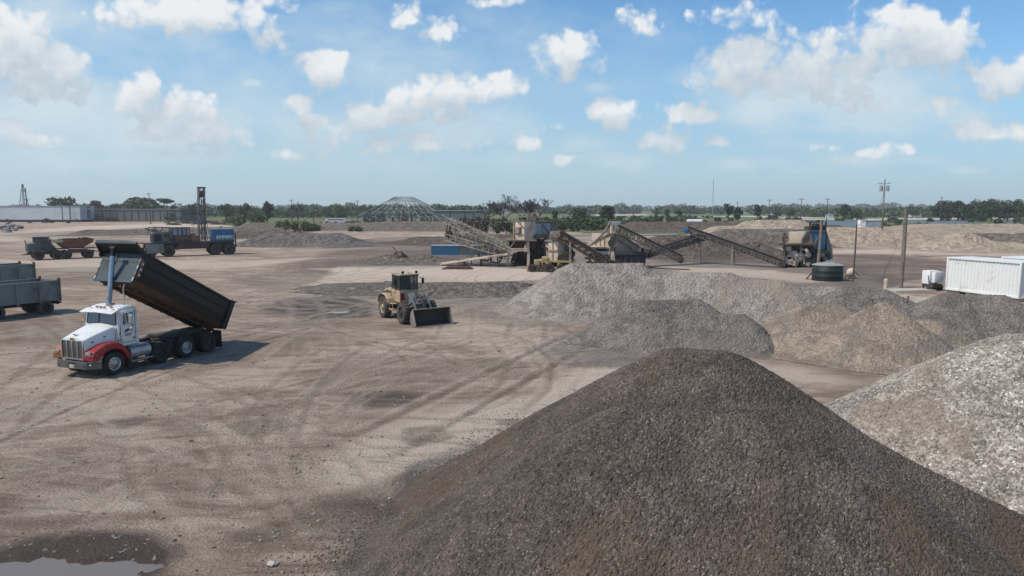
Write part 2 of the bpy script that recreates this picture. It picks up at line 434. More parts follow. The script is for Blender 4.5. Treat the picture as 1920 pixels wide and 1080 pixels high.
        bm.to_mesh(me); bm.free()
        o = bpy.data.objects.new(name, me); col.objects.link(o)
        if parent is not None: o.parent = parent
        if label: o['label'] = label
        return o
def thing(name, label, cat, loc=(0, 0, 0), rz=0., group=None):
    o = bpy.data.objects.new(name, None); col.objects.link(o); o.empty_display_size = .3
    o.location = loc; o.rotation_euler = (0, 0, rz)
    return tag(o, label, cat, group)
def tag(o, label, cat, group=None, kind=None):
    if label: o['label'] = label
    if cat: o['category'] = cat
    if group: o['group'] = group
    if kind: o['kind'] = kind
    return o
def retag(root, label): root['label'] = label; return root
def children(o): return [x for x in bpy.data.objects if x.parent == o]
def copy_tree(o, parent=None):
    c = o.copy(); col.objects.link(c)
    if parent is not None: c.parent = parent
    for ch in children(o): copy_tree(ch, c)
    return c

# ------------------------------------------------------------------ noise on arrays
def _h(ix, iy, s):
    n = (ix.astype(np.int64) * 374761393 + iy.astype(np.int64) * 668265263 + s * 1274126177) & 0xffffffff
    n = ((n ^ (n >> 13)) * 1274126177) & 0xffffffff
    return ((n ^ (n >> 16)) & 0xffff) / 65535.0
def vnoise(x, y, s=0):
    ix, iy = np.floor(x), np.floor(y); fx, fy = x - ix, y - iy
    fx = fx * fx * (3 - 2 * fx); fy = fy * fy * (3 - 2 * fy)
    a = _h(ix, iy, s); b = _h(ix + 1, iy, s); c = _h(ix, iy + 1, s); d = _h(ix + 1, iy + 1, s)
    return (a + (b - a) * fx) * (1 - fy) + (c + (d - c) * fx) * fy
def fbm(x, y, o=4, s=0, g=.5):
    t = 0; a = 1; n = 0
    for i in range(o):
        t = t + a * vnoise(x * 2 ** i, y * 2 ** i, s + i * 17); n += a; a *= g
    return t / n - .5
def sstep(a, b, x):
    t = np.clip((x - a) / (b - a), 0, 1); return t * t * (3 - 2 * t)
def inside(X, Y, poly, soft):
    """1 inside the polygon, fading over soft metres outside its edge"""
    n = len(poly); ins = np.zeros(X.shape, bool); dm = np.full(X.shape, 1e9)
    for i in range(n):
        x1, y1 = poly[i]; x2, y2 = poly[(i + 1) % n]
        c = ((y1 > Y) != (y2 > Y)) & (X < (x2 - x1) * (Y - y1) / (y2 - y1 + 1e-12) + x1); ins ^= c
        dx, dy = x2 - x1, y2 - y1; t = np.clip(((X - x1) * dx + (Y - y1) * dy) / (dx * dx + dy * dy + 1e-9), 0, 1)
        dm = np.minimum(dm, np.hypot(X - x1 - t * dx, Y - y1 - t * dy))
    return np.where(ins, 1.0, np.clip(1 - dm / soft, 0, 1))
def linedist(X, Y, pts):
    dm = np.full(X.shape, 1e9); al = np.zeros(X.shape); acc = 0
    for (x1, y1), (x2, y2) in zip(pts[:-1], pts[1:]):
        dx, dy = x2 - x1, y2 - y1; L = math.hypot(dx, dy) + 1e-9
        t = np.clip(((X - x1) * dx + (Y - y1) * dy) / L ** 2, 0, 1); d = np.hypot(X - x1 - t * dx, Y - y1 - t * dy)
        s_ = d < dm; al = np.where(s_, acc + t * L, al); dm = np.minimum(dm, d); acc += L
    return dm, al
def gp(x, y, z=0.):
    v = G(x, y, z); return (v.x, v.y)

def grid_mesh(name, X, Y, Z, mat, attrs=None, cut=None, smooth=False, parent=None):
    ny, nx = X.shape
    co = np.stack([X, Y, Z], -1).reshape(-1, 3)
    idx = np.arange(ny * nx).reshape(ny, nx)
    q = np.stack([idx[:-1, :-1], idx[:-1, 1:], idx[1:, 1:], idx[1:, :-1]], -1).reshape(-1, 4)
    if cut is not None:
        c = cut.reshape(-1); q = q[c[q].any(1)]
        used = np.zeros(len(co), bool); used[q.ravel()] = True
        mp = np.cumsum(used) - 1; co = co[used]; q = mp[q]
        if attrs: attrs = {k_: v_.reshape(-1, v_.shape[-1])[used] for k_, v_ in attrs.items()}
    me = bpy.data.meshes.new(name)
    me.vertices.add(len(co)); me.vertices.foreach_set('co', co.astype(np.float32).ravel())
    me.loops.add(q.size); me.loops.foreach_set('vertex_index', q.astype(np.int32).ravel())
    me.polygons.add(len(q)); me.polygons.foreach_set('loop_start', np.arange(0, q.size, 4, dtype=np.int32))
    me.polygons.foreach_set('use_smooth', np.full(len(q), smooth))
    me.update(calc_edges=True)
    if attrs:
        for nm, v in attrs.items():
            a = me.attributes.new(nm, 'FLOAT_COLOR', 'POINT'); a.data.foreach_set('color', v.astype(np.float32).ravel())
    me.materials.append(mat)
    o = bpy.data.objects.new(name, me); col.objects.link(o)
    if parent is not None: o.parent = parent
    return o

# ------------------------------------------------------------------ ground
def axis(lo, hi, c0, c1, d, g):
    a = list(np.arange(c0, c1, d)); s = d
    while a[-1] < hi: s *= 1 + g; a.append(a[-1] + s)
    b = [c0]; s = d
    while b[-1] > lo: s *= 1 + g; b.append(b[-1] - s)
    return np.array(b[1:][::-1] + a)
gx = axis(-3600, 3600, -20, 20, .13, .017)
gy = axis(-140, 5000, 9.5, 22, .085, .0085)
X, Y = np.meshgrid(gx, gy)
Z = np.zeros_like(X)
near = np.clip(1 - (np.hypot(X, Y) - 60) / 120, 0, 1)
wx, wy = X + 2.2 * fbm(X * .35, Y * .35, 3, 90), Y + 2.2 * fbm(X * .35, Y * .35, 3, 91)
Z += .10 * fbm(X * .12, Y * .12, 4, 3) + near * (.035 * fbm(wx * .35, wy * .35, 3, 7) + .030 * fbm(X * 3.1, Y * 3.1, 3, 9))
damp = np.zeros_like(X); pale = np.zeros_like(X); grass = np.zeros_like(X); grav = np.zeros_like(X)
def region(poly, soft, arr, amt, frq=.3, wob=1.0):
    p = [gp(*q) for q in poly]
    xs = [a for a, _ in p]; ys = [b for _, b in p]; m = soft * 2 + 4 * wob
    i0, i1 = np.searchsorted(gy, [min(ys) - m, max(ys) + m]); j0, j1 = np.searchsorted(gx, [min(xs) - m, max(xs) + m])
    if i1 <= i0 or j1 <= j0: return
    sl = (slice(i0, i1), slice(j0, j1)); x, y = X[sl], Y[sl]
    x = x + wob * 2 * fbm(x * frq, y * frq, 4, 21); y = y + wob * 2 * fbm(x * frq, y * frq, 4, 22)
    a = inside(x, y, p, soft)
    arr[sl] = np.maximum(arr[sl], a * amt) if amt > 0 else arr[sl] * (1 + a * amt)
# wet and dark patches, as stains in the dirt
for poly, soft, amt, wob in [
    ([(500, 570), (560, 558), (640, 556), (700, 572), (690, 590), (600, 596), (520, 586)], 1.0, 1.0, 1.0),
    ([(0, 1040), (120, 1018), (240, 1022), (290, 1040), (250, 1079), (160, 1110), (0, 1120)], .6, 1.0, .5),
    ([(670, 740), (730, 733), (775, 742), (760, 757), (700, 758)], .5, .8, .5),
    ([(440, 800), (540, 790), (560, 800), (480, 818)], .4, .65, .6),
    ([(190, 790), (270, 780), (290, 788), (240, 800)], .4, .6, .6),
    ([(770, 800), (820, 796), (850, 815), (800, 830), (770, 820)], .3, .6, .5),
    ([(930, 787), (965, 785), (970, 793), (940, 796)], .2, .6, .3),
    ([(420, 1000), (520, 975), (560, 985), (480, 1010)], .3, .55, .4),
    ([(560, 960), (720, 915), (790, 890), (790, 960), (700, 985), (600, 980)], .7, .6, .6),
    ([(640, 1055), (700, 1030), (760, 1020), (740, 1075), (660, 1078)], .4, .7, .4),
    ([(0, 610), (120, 603), (300, 612), (200, 640), (0, 650)], 2, .35, 1.5),
    ([(430, 640), (560, 625), (640, 632), (520, 650)], 1, .35, 1.),
    ([(460, 610), (560, 600), (690, 604), (600, 616)], 1, .3, 1.),
    ([(900, 680), (960, 676), (985, 688), (930, 694)], .6, .5, .5),
    ([(0, 505), (200, 500), (330, 520), (300, 545), (60, 520)], 2, .35, 2.),
    ([(440, 520), (560, 500), (620, 510), (520, 545)], 2, .45, 2.),
    ([(0, 440), (170, 432), (340, 428), (250, 440), (60, 448)], 6, .5, 4.),
    ([(250, 428), (470, 424), (480, 432), (300, 436)], 6, .7, 4.),
    ([(430, 436), (520, 432), (500, 440)], 3, .8, 3.),
    ([(1250, 480), (1460, 480), (1440, 492), (1260, 492)], 3, .7, 2.),
    ([(1560, 478), (1700, 480), (1790, 500), (1700, 530), (1640, 532), (1590, 510)], 5, .55, 5),
    ([(560, 500), (640, 470), (760, 462), (900, 474), (820, 500)], 3, .5, 2.),
    ([(640, 452), (760, 444), (1000, 448), (960, 462), (800, 462)], 4, .6, 3.)]:
    region(poly, soft, damp, amt, .35, wob)
for poly, soft, amt, wob in [
    ([(640, 880), (700, 830), (800, 790), (900, 760), (1010, 745), (1100, 700), (1250, 690), (1180, 740), (1000, 800), (860, 860), (760, 900), (700, 905)], 1.2, .9, .8),
    ([(590, 540), (640, 500), (820, 498), (1010, 505), (1040, 524), (860, 528), (700, 528)], 1.0, 1.0, .6),
    ([(0, 488), (200, 488), (420, 492), (600, 484), (420, 502), (150, 506)], 3, .7, 2.),
    ([(0, 680), (100, 690), (300, 730), (480, 712), (300, 760), (0, 780)], 2, .45, 2.),
    ([(1240, 500), (1450, 508), (1560, 524), (1500, 528), (1300, 510)], 2, .7, 1.5),
    ([(1280, 472), (1900, 466), (1920, 480), (1600, 474), (1300, 478)], 2.5, .7, 2.),
    ([(1700, 440), (1760, 470), (1920, 468), (1920, 430), (1760, 428)], 6, .8, 3.),
    ([(300, 420), (480, 418), (470, 424), (330, 428), (100, 448), (0, 452), (0, 440), (150, 425)], 8, .6, 4.),
    ([(700, 448), (830, 440), (1020, 444), (1000, 450), (760, 452)], 4, .6, 3.),
    ([(60, 940), (200, 925), (260, 945), (180, 965), (80, 960)], .6, .5, .6),
    ([(870, 600), (960, 606), (1040, 640), (1000, 670), (880, 640)], 1.5, .5, 1.),
    ([(1180, 690), (1500, 690), (1580, 720), (1450, 700), (1250, 700)], 1.5, .8, 1.)]:
    region(poly, soft, pale, amt, .3, wob)
for poly, soft, amt, wob in [
    ([(1100, 437), (1270, 440), (1560, 431), (1750, 428), (1960, 423), (2500, 415), (2500, 393.8), (1000, 393.8), (1060, 410)], 6, 1.0, 5.),
    ([(440, 423), (600, 422), (860, 420), (1110, 437), (1100, 393.8), (-400, 393.8), (-400, 414), (330, 416)], 6, .9, 6.),
    ([(480, 432), (900, 434), (880, 442), (620, 440)], 3, .35, 3.)]:
    region(poly, soft, grass, amt, .06, wob)
for poly, soft, amt, wob in [
    ([(560, 560), (700, 492), (760, 470), (900, 466), (1280, 488), (1600, 500), (1700, 540), (1500, 560), (1100, 545), (900, 575), (700, 560)], 2, .75, 1.5),
    ([(640, 552), (680, 532), (960, 530), (960, 552), (860, 560), (760, 556)], 2.5, .8, 2.5),
    ([(850, 562), (960, 556), (1060, 610), (960, 612), (880, 590)], 1, .7, 1.),
    ([(1000, 660), (1040, 630), (1240, 660), (1240, 690), (1080, 684)], .8, .8, .8),
    ([(780, 872), (900, 830), (1100, 880), (1000, 1100), (660, 1090), (700, 1010), (790, 960)], .6, 1.0, .5)]:
    region(poly, soft, grav, amt, .4, wob)
region([(590, 540), (640, 500), (820, 498), (1010, 505), (1040, 524), (860, 528), (700, 528)], 1.0, grav, -.9, .3, .6)
region([(1240, 500), (1450, 508), (1560, 524), (1500, 528), (1300, 510)], 2, grav, -.8, .3, 1.)
# wheel tracks pressed into the dirt
trk = np.zeros_like(X); trp = np.zeros_like(X)
def track(pts, gauge=2.0, w=.22, depth=.030, dampamt=.35, paleamt=0., tread=True):
    P_ = [Vector((a, b)) for a, b in pts]; off = []
    for sgn in ((-1, 1) if gauge else (0,)):
        q = []
        for i, p in enumerate(P_):
            t = (P_[min(i + 1, len(P_) - 1)] - P_[max(i - 1, 0)]); t.normalize()
            q.append((p.x - t.y * gauge / 2 * sgn, p.y + t.x * gauge / 2 * sgn))
        off.append(q)
    for q in off:
        xs = [a for a, _ in q]; ys = [b for _, b in q]
        i0, i1 = np.searchsorted(gy, [min(ys) - 1, max(ys) + 1]); j0, j1 = np.searchsorted(gx, [min(xs) - 1, max(xs) + 1])
        if i1 - i0 < 2 or j1 - j0 < 2: continue
        sl_ = (slice(i0, i1), slice(j0, j1)); d, al = linedist(X[sl_], Y[sl_], q)
        f = np.clip(1 - d / w, 0, 1); L = al.max() + 1e-6
        fade = np.clip(al / 3, 0, 1) * np.clip((L - al) / 3, 0, 1) * (.4 + 1.2 * vnoise(al * .3, d * 0 + xs[0], 5))
        f = sstep(0, .8, f) * np.clip(fade, 0, 1)
        tr = (.75 + .25 * np.sin(al * 2 * math.pi / .28)) if tread else 1.
        depth *= 1.0
        Z[sl_] -= f * depth * 1.9 * tr
        Z[sl_] += depth * .6 * np.exp(-((d - w * 1.5) / (w * .45)) ** 2) * np.clip(fade, 0, 1)
        trk[sl_] = np.maximum(trk[sl_], f * dampamt * tr); trp[sl_] = np.maximum(trp[sl_], np.maximum(f * paleamt, .5 * dampamt * np.exp(-((d - w * 1.5) / (w * .45)) ** 2) * np.clip(fade, 0, 1)))
def arc(x, y, r, a0, a1, n=14):
    return [(x + r * math.cos(R(a0 + (a1 - a0) * i / (n - 1))), y + r * math.sin(R(a0 + (a1 - a0) * i / (n - 1)))) for i in range(n)]
def px(pts): return [gp(*p) for p in pts]
track(px([(480, 1060), (430, 980), (330, 900), (300, 830), (340, 790)]), 1.9)
track(px([(700, 1000), (610, 900), (560, 830), (560, 780), (700, 720), (980, 660)]), 2.0, paleamt=.3)
track(px([(360, 829), (280, 890), (180, 960), (80, 1030)]), 0, .10, .05, .0, .5, False)
track(px([(475, 881), (440, 895), (395, 918), (350, 935)]), 0, .10, .05, .0, .8, False)
track(px([(700, 905), (560, 880), (380, 850), (200, 880), (0, 960)]), 2.0)
track(px([(780, 880), (640, 850), (500, 790), (420, 740), (200, 730), (0, 760)]), 2.0, paleamt=.2)
track(px([(430, 648), (560, 612), (700, 575), (900, 545)]), 1.9, dampamt=.6)
track(px([(-100, 660), (120, 640), (300, 600), (480, 560), (640, 520), (760, 500)]), 1.9)
track(px([(-60, 580), (150, 560), (330, 540), (560, 500), (800, 455)]), 2.0)
track(px([(820, 640), (900, 625), (960, 640), (1000, 680), (980, 730), (900, 790)]), 2.0, dampamt=.5)
track(px([(850, 600), (920, 610), (1010, 630), (1060, 690), (1000, 760), (800, 830)]), 2.0, paleamt=.3)
track(px([(760, 640), (820, 690), (960, 700), (1150, 690)]), 2.0, dampamt=.5)
r2 = random.Random(4)
for i in range(95):
    x0, y0 = r2.uniform(-34, 8), r2.uniform(12, 70); h = r2.choice((r2.gauss(.4, .4), r2.gauss(1.3, .5), r2.gauss(2.2, .6))); kk = r2.gauss(0, .035); pts = []
    if x0 > 0 and y0 < 30: continue
    for j in range(r2.randint(8, 16)):
        pts.append((x0, y0)); x0 += 2.1 * math.cos(h); y0 += 2.1 * math.sin(h); h += kk * 2.1
    track(pts, r2.choice((1.9, 2.0, 2.1)), r2.uniform(.18, .28), r2.uniform(.005, .014), r2.uniform(.3, .9), r2.choice((0, .3, .7)))
# hollows that hold water
for (x, y, rx, ry, dz) in [(70, 1075, 1.9, .85, .10), (200, 1062, 1.0, .42, .085), (628, 584, .9, .45, .08), (548, 577, .7, .3, .07)]:
    c = gp(x, y); d = np.hypot((X - c[0]) / rx, (Y - c[1]) / ry) + 1.3 * fbm(X * 1.3, Y * 1.3, 5, 31)
    Z = Z * (1 - .6 * sstep(1.7, 1.0, d)) - dz * sstep(1.35, .65, d)
# far left yard rises a little behind the fleet; right yard stands on a low platform
dm, _ = linedist(X, Y, [gp(1666, 552, .6), gp(1800, 568, .6), gp(1990, 596, .6)])
plat = inside(X, Y, [gp(1664, 545, .6), gp(1800, 566, .6), gp(2100, 618, .6), (90, 30), (95, 72), (60, 78), (36.5, 63)], 1.2)
Z += .6 * sstep(.12, .95, plat)
ATT = np.stack([damp, pale, grass, grav], -1); ATT2 = np.stack([trk, trp, trk * 0, trk * 0 + 1], -1)

def ground_mat():
    m, k, b = newmat('yard_dirt')
    at = k.n('ShaderNodeAttribute', attribute_name='soil')
    r, g, bl = k.sep(at.outputs['Vector']) ; gv = at.outputs['Alpha']
    P_ = k.n('ShaderNodeTexCoord').outputs['Object']
    big = k.noise(P_, .07, 5, .6, .6)
    mid = k.noise(k.v('MULTIPLY', P_, (.55, 1.25, 1)), .45, 7, .64, .9)
    sc = k.noise(k.v('MULTIPLY', P_, (1, 1.15, 1)), 2.6, 8, .74, .4)
    fine = k.noise(P_, 11, 5, .7)
    peb = k.n('ShaderNodeTexVoronoi'); peb.inputs['Scale'].default_value = 9; k.l(P_, peb.inputs['Vector'])
    c = k.mix(k.ramp(mid, .36, .62), (.268, .188, .139), (.51, .40, .308))
    c = k.mix(k.m('MULTIPLY', k.ramp(big, .42, .62), .62), c, (.215, .15, .11))
    c = k.mix(k.m('MULTIPLY', k.ramp(sc, .54, .68), .42), c, (.16, .112, .082))
    pl = k.m('MULTIPLY', g, k.ramp(mid, .20, .50, .6, 1))
    c = k.mix(pl, c, (.62, .51, .40))
    gf = k.m('MULTIPLY', gv, k.ramp(k.m('ADD', sc, k.m('MULTIPLY', gv, .25)), .45, .68))
    gcol = k.mix(k.ramp(fine, .35, .65), (.13, .115, .105), (.27, .245, .22))
    c = k.mix(k.m('MULTIPLY', gf, .85), c, gcol)
    gm = k.m('ADD', k.m('MULTIPLY', bl, .9), k.m('SUBTRACT', k.noise(P_, .035, 6, .65, .4), .5))
    gm = k.ramp(gm, .35, .55)
    gn = k.noise(k.v('MULTIPLY', P_, (.4, 1, 1)), .09, 6, .65, .5)
    gc = k.mix(k.ramp(gn, .38, .62), (.055, .085, .024), (.165, .19, .065))
    gc = k.mix(k.ramp(k.noise(P_, .025, 4, .6), .50, .66), gc, (.16, .125, .085))
    c = k.mix(gm, c, gc)
    ps = k.ramp(peb.outputs['Color'], .5, 1.0); 
    # scrape marks and drag lines running two ways across the yard
    def streak(ang, sc_, ratio, sd):
        mp_ = k.n('ShaderNodeMapping'); mp_.inputs['Rotation'].default_value = (0, 0, ang); mp_.inputs['Scale'].default_value = (sc_ / ratio, sc_, 1); mp_.inputs['Location'].default_value = (sd, sd * 3, 0)
        k.l(k.v('MULTIPLY_ADD', k.v('SUBTRACT', wn.outputs['Color'], (.5, .5, .5)), (5, 5, 0), P_), mp_.inputs['Vector'])
        return k.noise(mp_.outputs[0], 1.0, 5, .68, .3)
    wn = k.n('ShaderNodeTexNoise'); wn.inputs['Scale'].default_value = .09; wn.inputs['Detail'].default_value = 2; k.l(P_, wn.inputs['Vector'])
    s1 = streak(-.30, 2.6, 9, 1.7); s2 = streak(.62, 2.0, 8, 5.1); s3 = streak(-1.25, 2.4, 9, 9.3)
    s1r, s2r, s3r = k.ramp(s1, .56, .66), k.ramp(s2, .58, .67), k.ramp(s3, .60, .68)
    sg = k.m('SUBTRACT', 1.0, gm)
    c = k.mix(k.m('MULTIPLY', k.m('MULTIPLY', s1r, .40), sg), c, (.19, .135, .10))
    c = k.mix(k.m('MULTIPLY', k.m('MULTIPLY', s2r, .40), sg), c, (.58, .475, .37))
    c = k.mix(k.m('MULTIPLY', k.m('MULTIPLY', s3r, .25), sg), c, (.19, .135, .10))
    df = k.m('MULTIPLY', r, k.ramp(k.m('ADD', mid, k.m('MULTIPLY', r, .85)), .50, .85))
    c = k.mix(k.m('MULTIPLY', df, .92), c, (.075, .052, .040))
    t2 = k.n('ShaderNodeAttribute', attribute_name='tread'); tr_, tp_, _ = k.sep(t2.outputs['Vector'])
    c = k.mix(k.m('MULTIPLY', tp_, k.ramp(fine, .3, .6, .5, 1.0)), c, (.66, .55, .435))
    c = k.mix(k.m('MULTIPLY', tr_, k.ramp(sc, .3, .6, .6, 1.0)), c, (.15, .105, .077))
    gs = k.m('MULTIPLY_ADD', k.m('SUBTRACT', fine, .5), .9, 1.0)
    c = k.mix(1, c, k.comb(gs, gs, gs), 'MULTIPLY')
    st = k.m('MULTIPLY', k.m('GREATER_THAN', k.sep(peb.outputs['Color'])[0], .93), k.m('LESS_THAN', peb.outputs['Distance'], .38))
    c = k.mix(k.m('MULTIPLY', st, .55), c, (.42, .40, .37))
    k.l(c, b.inputs['Base Color'])
    k.l(k.m('MULTIPLY_ADD', df, -.25, .95), b.inputs['Roughness'])
    b.inputs['Specular IOR Level'].default_value = .2
    h = k.m('ADD', k.m('MULTIPLY', sc, .45), k.m('ADD', k.m('MULTIPLY', fine, .9), k.m('MULTIPLY', mid, .0)))
    h = k.m('ADD', h, k.m('MULTIPLY', k.m('ADD', s1r, k.m('MULTIPLY', s3r, .8)), -.22))
    bump(k, b, h, 1.0, .20)
    return m
M['ground'] = ground_mat()
gobj = grid_mesh('ground', X, Y, Z, M['ground'], {'soil': ATT, 'tread': ATT2}, smooth=True); tag(gobj, None, None, kind='structure')
def hgt(x, y):
    j = min(max(np.searchsorted(gx, x) - 1, 0), len(gx) - 2); i = min(max(np.searchsorted(gy, y) - 1, 0), len(gy) - 2)
    return float(Z[i, j])
def sheet(name, pts, z, mat, kind='structure'):
    mb = MB(); mb.add([(a, b, z) for a, b in pts], [tuple(range(len(pts)))])
    o = mb.build(name, mat); o['kind'] = kind; return o
m, k, b = newmat('muddy_water')
b.inputs['Base Color'].default_value = (.16, .135, .11, 1); b.inputs['Roughness'].default_value = .16; b.inputs['Specular IOR Level'].default_value = .35
nb_ = k.noise(k.n('ShaderNodeTexCoord').outputs['Object'], 3, 3); bump(k, b, nb_, .06, .02); M['puddle'] = m
def ell(cx, cy, rx, ry, n=28): return [(cx + rx * math.cos(2 * math.pi * i / n), cy + ry * math.sin(2 * math.pi * i / n)) for i in range(n)]
for (x, y, rx, ry, z) in [(70, 1075, 2.3, 1.05, -.055), (200, 1062, 1.3, .6, -.05), (628, 584, 1.1, .55, -.052), (548, 577, .9, .4, -.05)]:
    c = gp(x, y); sheet('puddle', ell(c[0], c[1], rx, ry), z, M['puddle'])
# ponds and roads beyond the yard
m, k, b = newmat('pond_water')
b.inputs['Base Color'].default_value = (.11, .135, .15, 1); b.inputs['Roughness'].default_value = .6; b.inputs['Specular IOR Level'].default_value = .25
bump(k, b, k.noise(k.n('ShaderNodeTexCoord').outputs['Object'], .6, 4), .3, .3); M['pond'] = m
sheet('pond', px([(1530, 413.5), (1618, 413.0), (1622, 418), (1600, 426), (1560, 430.5), (1500, 430.5), (1488, 424)]), .10, M['pond'])
sheet('pond', px([(1690, 414.5), (1830, 413.8), (1845, 417), (1790, 420), (1700, 419)]), .10, M['pond'])
sheet('pond', px([(1960, 411.5), (1900, 413), (1870, 418), (1878, 424), (1960, 432), (2200, 436), (2200, 412)]), .10, M['pond'])
M['roadpale'] = MAT('pale_gravel_road', (.46, .42, .36), (.34, .30, .25), .9, 0, .05)
M['asphalt'] = MAT('grey_road', (.20, .19, .18), (.13, .125, .12), .9, 0, .05)
sheet('road', px([(1480, 410.5), (1700, 409.3), (2300, 406), (2300, 408), (1930, 411.5), (1700, 412.6), (1500, 412.5)]), .14, M['roadpale'])
sheet('road', px([(1270, 407), (1400, 404.8), (1560, 408.5), (1480, 410.5), (1400, 407)]), .14, M['roadpale'])
sheet('road', px([(330, 418.5), (600, 417.5), (880, 417.0), (880, 420.3), (600, 421), (350, 420.3)]), .10, M['asphalt'])
sheet('road', px([(1050, 440), (1270, 438.6), (1270, 441), (1060, 443.5)]), .10, M['asphalt'])
sheet('road', px([(1110, 402.5), (1210, 401.8), (1220, 404), (1120, 405)]), .14, M['roadpale'])

# ------------------------------------------------------------------ gravel heaps
def gravel_mat(name, cols, scale, tint=None, tamt=.5, bstr=.7, patch=.25, spread=(.15, .85)):
    cols = [tuple(a_ * b_ for a_, b_ in zip(c_, (1.03, 1.0, .945))) for c_ in cols]
    m, k, b = newmat(name)
    P_ = k.n('ShaderNodeTexCoord').outputs['Object']
    w = k.v('ADD', P_, k.v('MULTIPLY', k.v('SUBTRACT', k.n('ShaderNodeTexNoise').outputs['Color'], (.5, .5, .5)), (.05, .05, .05)))
    v = k.n('ShaderNodeTexVoronoi'); v.inputs['Scale'].default_value = scale; k.l(P_, v.inputs['Vector'])
    v2 = k.n('ShaderNodeTexVoronoi'); v2.inputs['Scale'].default_value = scale * .52; k.l(P_, v2.inputs['Vector'])
    r1 = k.sep(v.outputs['Color'])[0]; r2_ = k.sep(v2.outputs['Color'])[1]
    f = k.m('ADD', k.m('MULTIPLY', r1, .6), k.m('MULTIPLY', r2_, .4))
    f = k.ramp(f, *spread)
    c = k.mix(f, cols[0], cols[1])
    c = k.mix(k.m('GREATER_THAN', r1, .955), c, cols[2])
    n = k.noise(P_, patch, 5, .62, .8)
    n3 = k.noise(P_, scale * .25, 4, .7)
    g = k.m('ADD', .72, k.m('MULTIPLY', n3, .56)); c = k.mix(1, c, k.comb(g, g, g), 'MULTIPLY')
    stn = k.noise(k.v('MULTIPLY', P_, (1, 1, .22)), 1.1, 5, .6, .5)    # fines and coarse runs down the slopes
    sg_ = k.ramp(stn, .38, .62, .80, 1.20); c = k.mix(1, c, k.comb(sg_, sg_, sg_), 'MULTIPLY')
    if tint: c = k.mix(k.m('MULTIPLY', k.ramp(n, .50, .64), tamt), c, tint)
    e = k.ramp(v.outputs['Distance'], .25, .75, 1, .55); c = k.mix(1, c, k.comb(e, e, e), 'MULTIPLY') if False else c
    k.l(c, b.inputs['Base Color']); b.inputs['Roughness'].default_value = .92; b.inputs['Specular IOR Level'].default_value = .2
    h = k.m('ADD', k.m('MULTIPLY', v.outputs['Distance'], -1.0), k.m('ADD', k.m('MULTIPLY', v2.outputs['Distance'], -.8), k.m('MULTIPLY', r1, .5)))
    bump(k, b, h, bstr, .8 / scale)
    return m
def pile(name, label, mat, cones, step, jit, gully=.10, seed=0, warp=.5, soft=.35, base_z=0., grp='gravel and sand heaps about the yard', sx=None, toe=.8, ax0=None):
    """cones: (x, y, height, slope, flat-top half length dx, dy) -> one heap"""
    ex_ = lambda c: c[2] / c[3] * 1.25 + min(toe, c[2]) * 1.3 / c[3] + warp * .6 + .3
    toe = min(toe, max(c[2] for c in cones) * .35)
    xs0 = min(c[0] - abs(c[4]) - ex_(c) for c in cones); xs1 = max(c[0] + abs(c[4]) + ex_(c) for c in cones)
    ys0 = min(c[1] - abs(c[5]) - ex_(c) for c in cones); ys1 = max(c[1] + abs(c[5]) + ex_(c) for c in cones)
    ox, oy = (xs0 + xs1) / 2, (ys0 + ys1) / 2
    x = np.arange(xs0, xs1, step); y = np.arange(max(ys0, 7.5) if ys0 < 9 else ys0, ys1, step * (sx or 1))
    X_, Y_ = np.meshgrid(x, y)
    L = 3.0
    wx_ = X_ + warp * fbm(X_ / L, Y_ / L, 3, seed); wy_ = Y_ + warp * fbm(X_ / L, Y_ / L, 3, seed + 5)
    acc = None
    for i, (cx, cy, h, sl_, fx, fy, *dh) in enumerate(cones):
        L2 = fx * fx + fy * fy; h0 = h
        if L2 > 0:
            t = np.clip(((wx_ - cx) * fx + (wy_ - cy) * fy) / L2, -1, 1); qx, qy = cx + t * fx, cy + t * fy; h = h + (dh[0] * t if dh else 0)
        else: qx, qy = cx, cy
        d = np.hypot(wx_ - qx, wy_ - qy); an = np.arctan2(wy_ - qy, wx_ - qx)
        gl = gully * h0 * (fbm(an * 3.2 + i * 7, d * .12 + i, 3, seed + 11) * np.clip(d / 2, 0, 1))
        z = h - sl_ * (np.sqrt(d * d + (soft * h0) ** 2) - soft * h0) + gl
        acc = z if acc is None else np.where(np.abs(acc - z) < .3, np.maximum(acc, z) + (.3 - np.abs(acc - z)) ** 2 / 1.2, np.maximum(acc, z))
    Zp = acc
    Zp = np.where(Zp < toe, toe * np.exp((Zp - toe) / toe) - (toe * .13), Zp - toe * .13) + .035 * fbm(X_ * .9, Y_ * .9, 4, seed + 3)
    Zp = Zp + jit * (rng.random(X_.shape) - .5) * np.clip(Zp * 4, 0, 1)
    J = step * .36
    Xj = X_ + J * (rng.random(X_.shape) - .5) * 2; Yj = Y_ + J * (rng.random(X_.shape) - .5) * 2
    hb = np.full(X_.shape, base_z)
    keep = Zp > .015
    o = grid_mesh(name, Xj - ox, Yj - oy, Zp + hb, mat, cut=keep)
    o.location = (ox, oy, 0)
    tag(o, label, 'gravel heap', grp)
    return o
M['gdark'] = gravel_mat('dark_crushed_asphalt', ((.066, .053, .046), (.135, .112, .099), (.22, .195, .175)), 38, (.125, .086, .058), .65, .95)
M['gpale'] = gravel_mat('pale_coarse_crushed_stone', ((.165, .146, .128), (.40, .368, .33), (.54, .515, .485)), 19, (.27, .21, .16), .6, .8, .35)
M['gmid'] = gravel_mat('grey_crushed_stone', ((.175, .153, .14), (.30, .272, .252), (.37, .34, .315)), 20, (.26, .21, .17), .8, .65, .22)
M['ggrey'] = gravel_mat('dark_grey_crushed_stone', ((.088, .078, .073), (.185, .166, .156), (.25, .23, .215)), 22, (.19, .16, .135), .6, .5, .25)
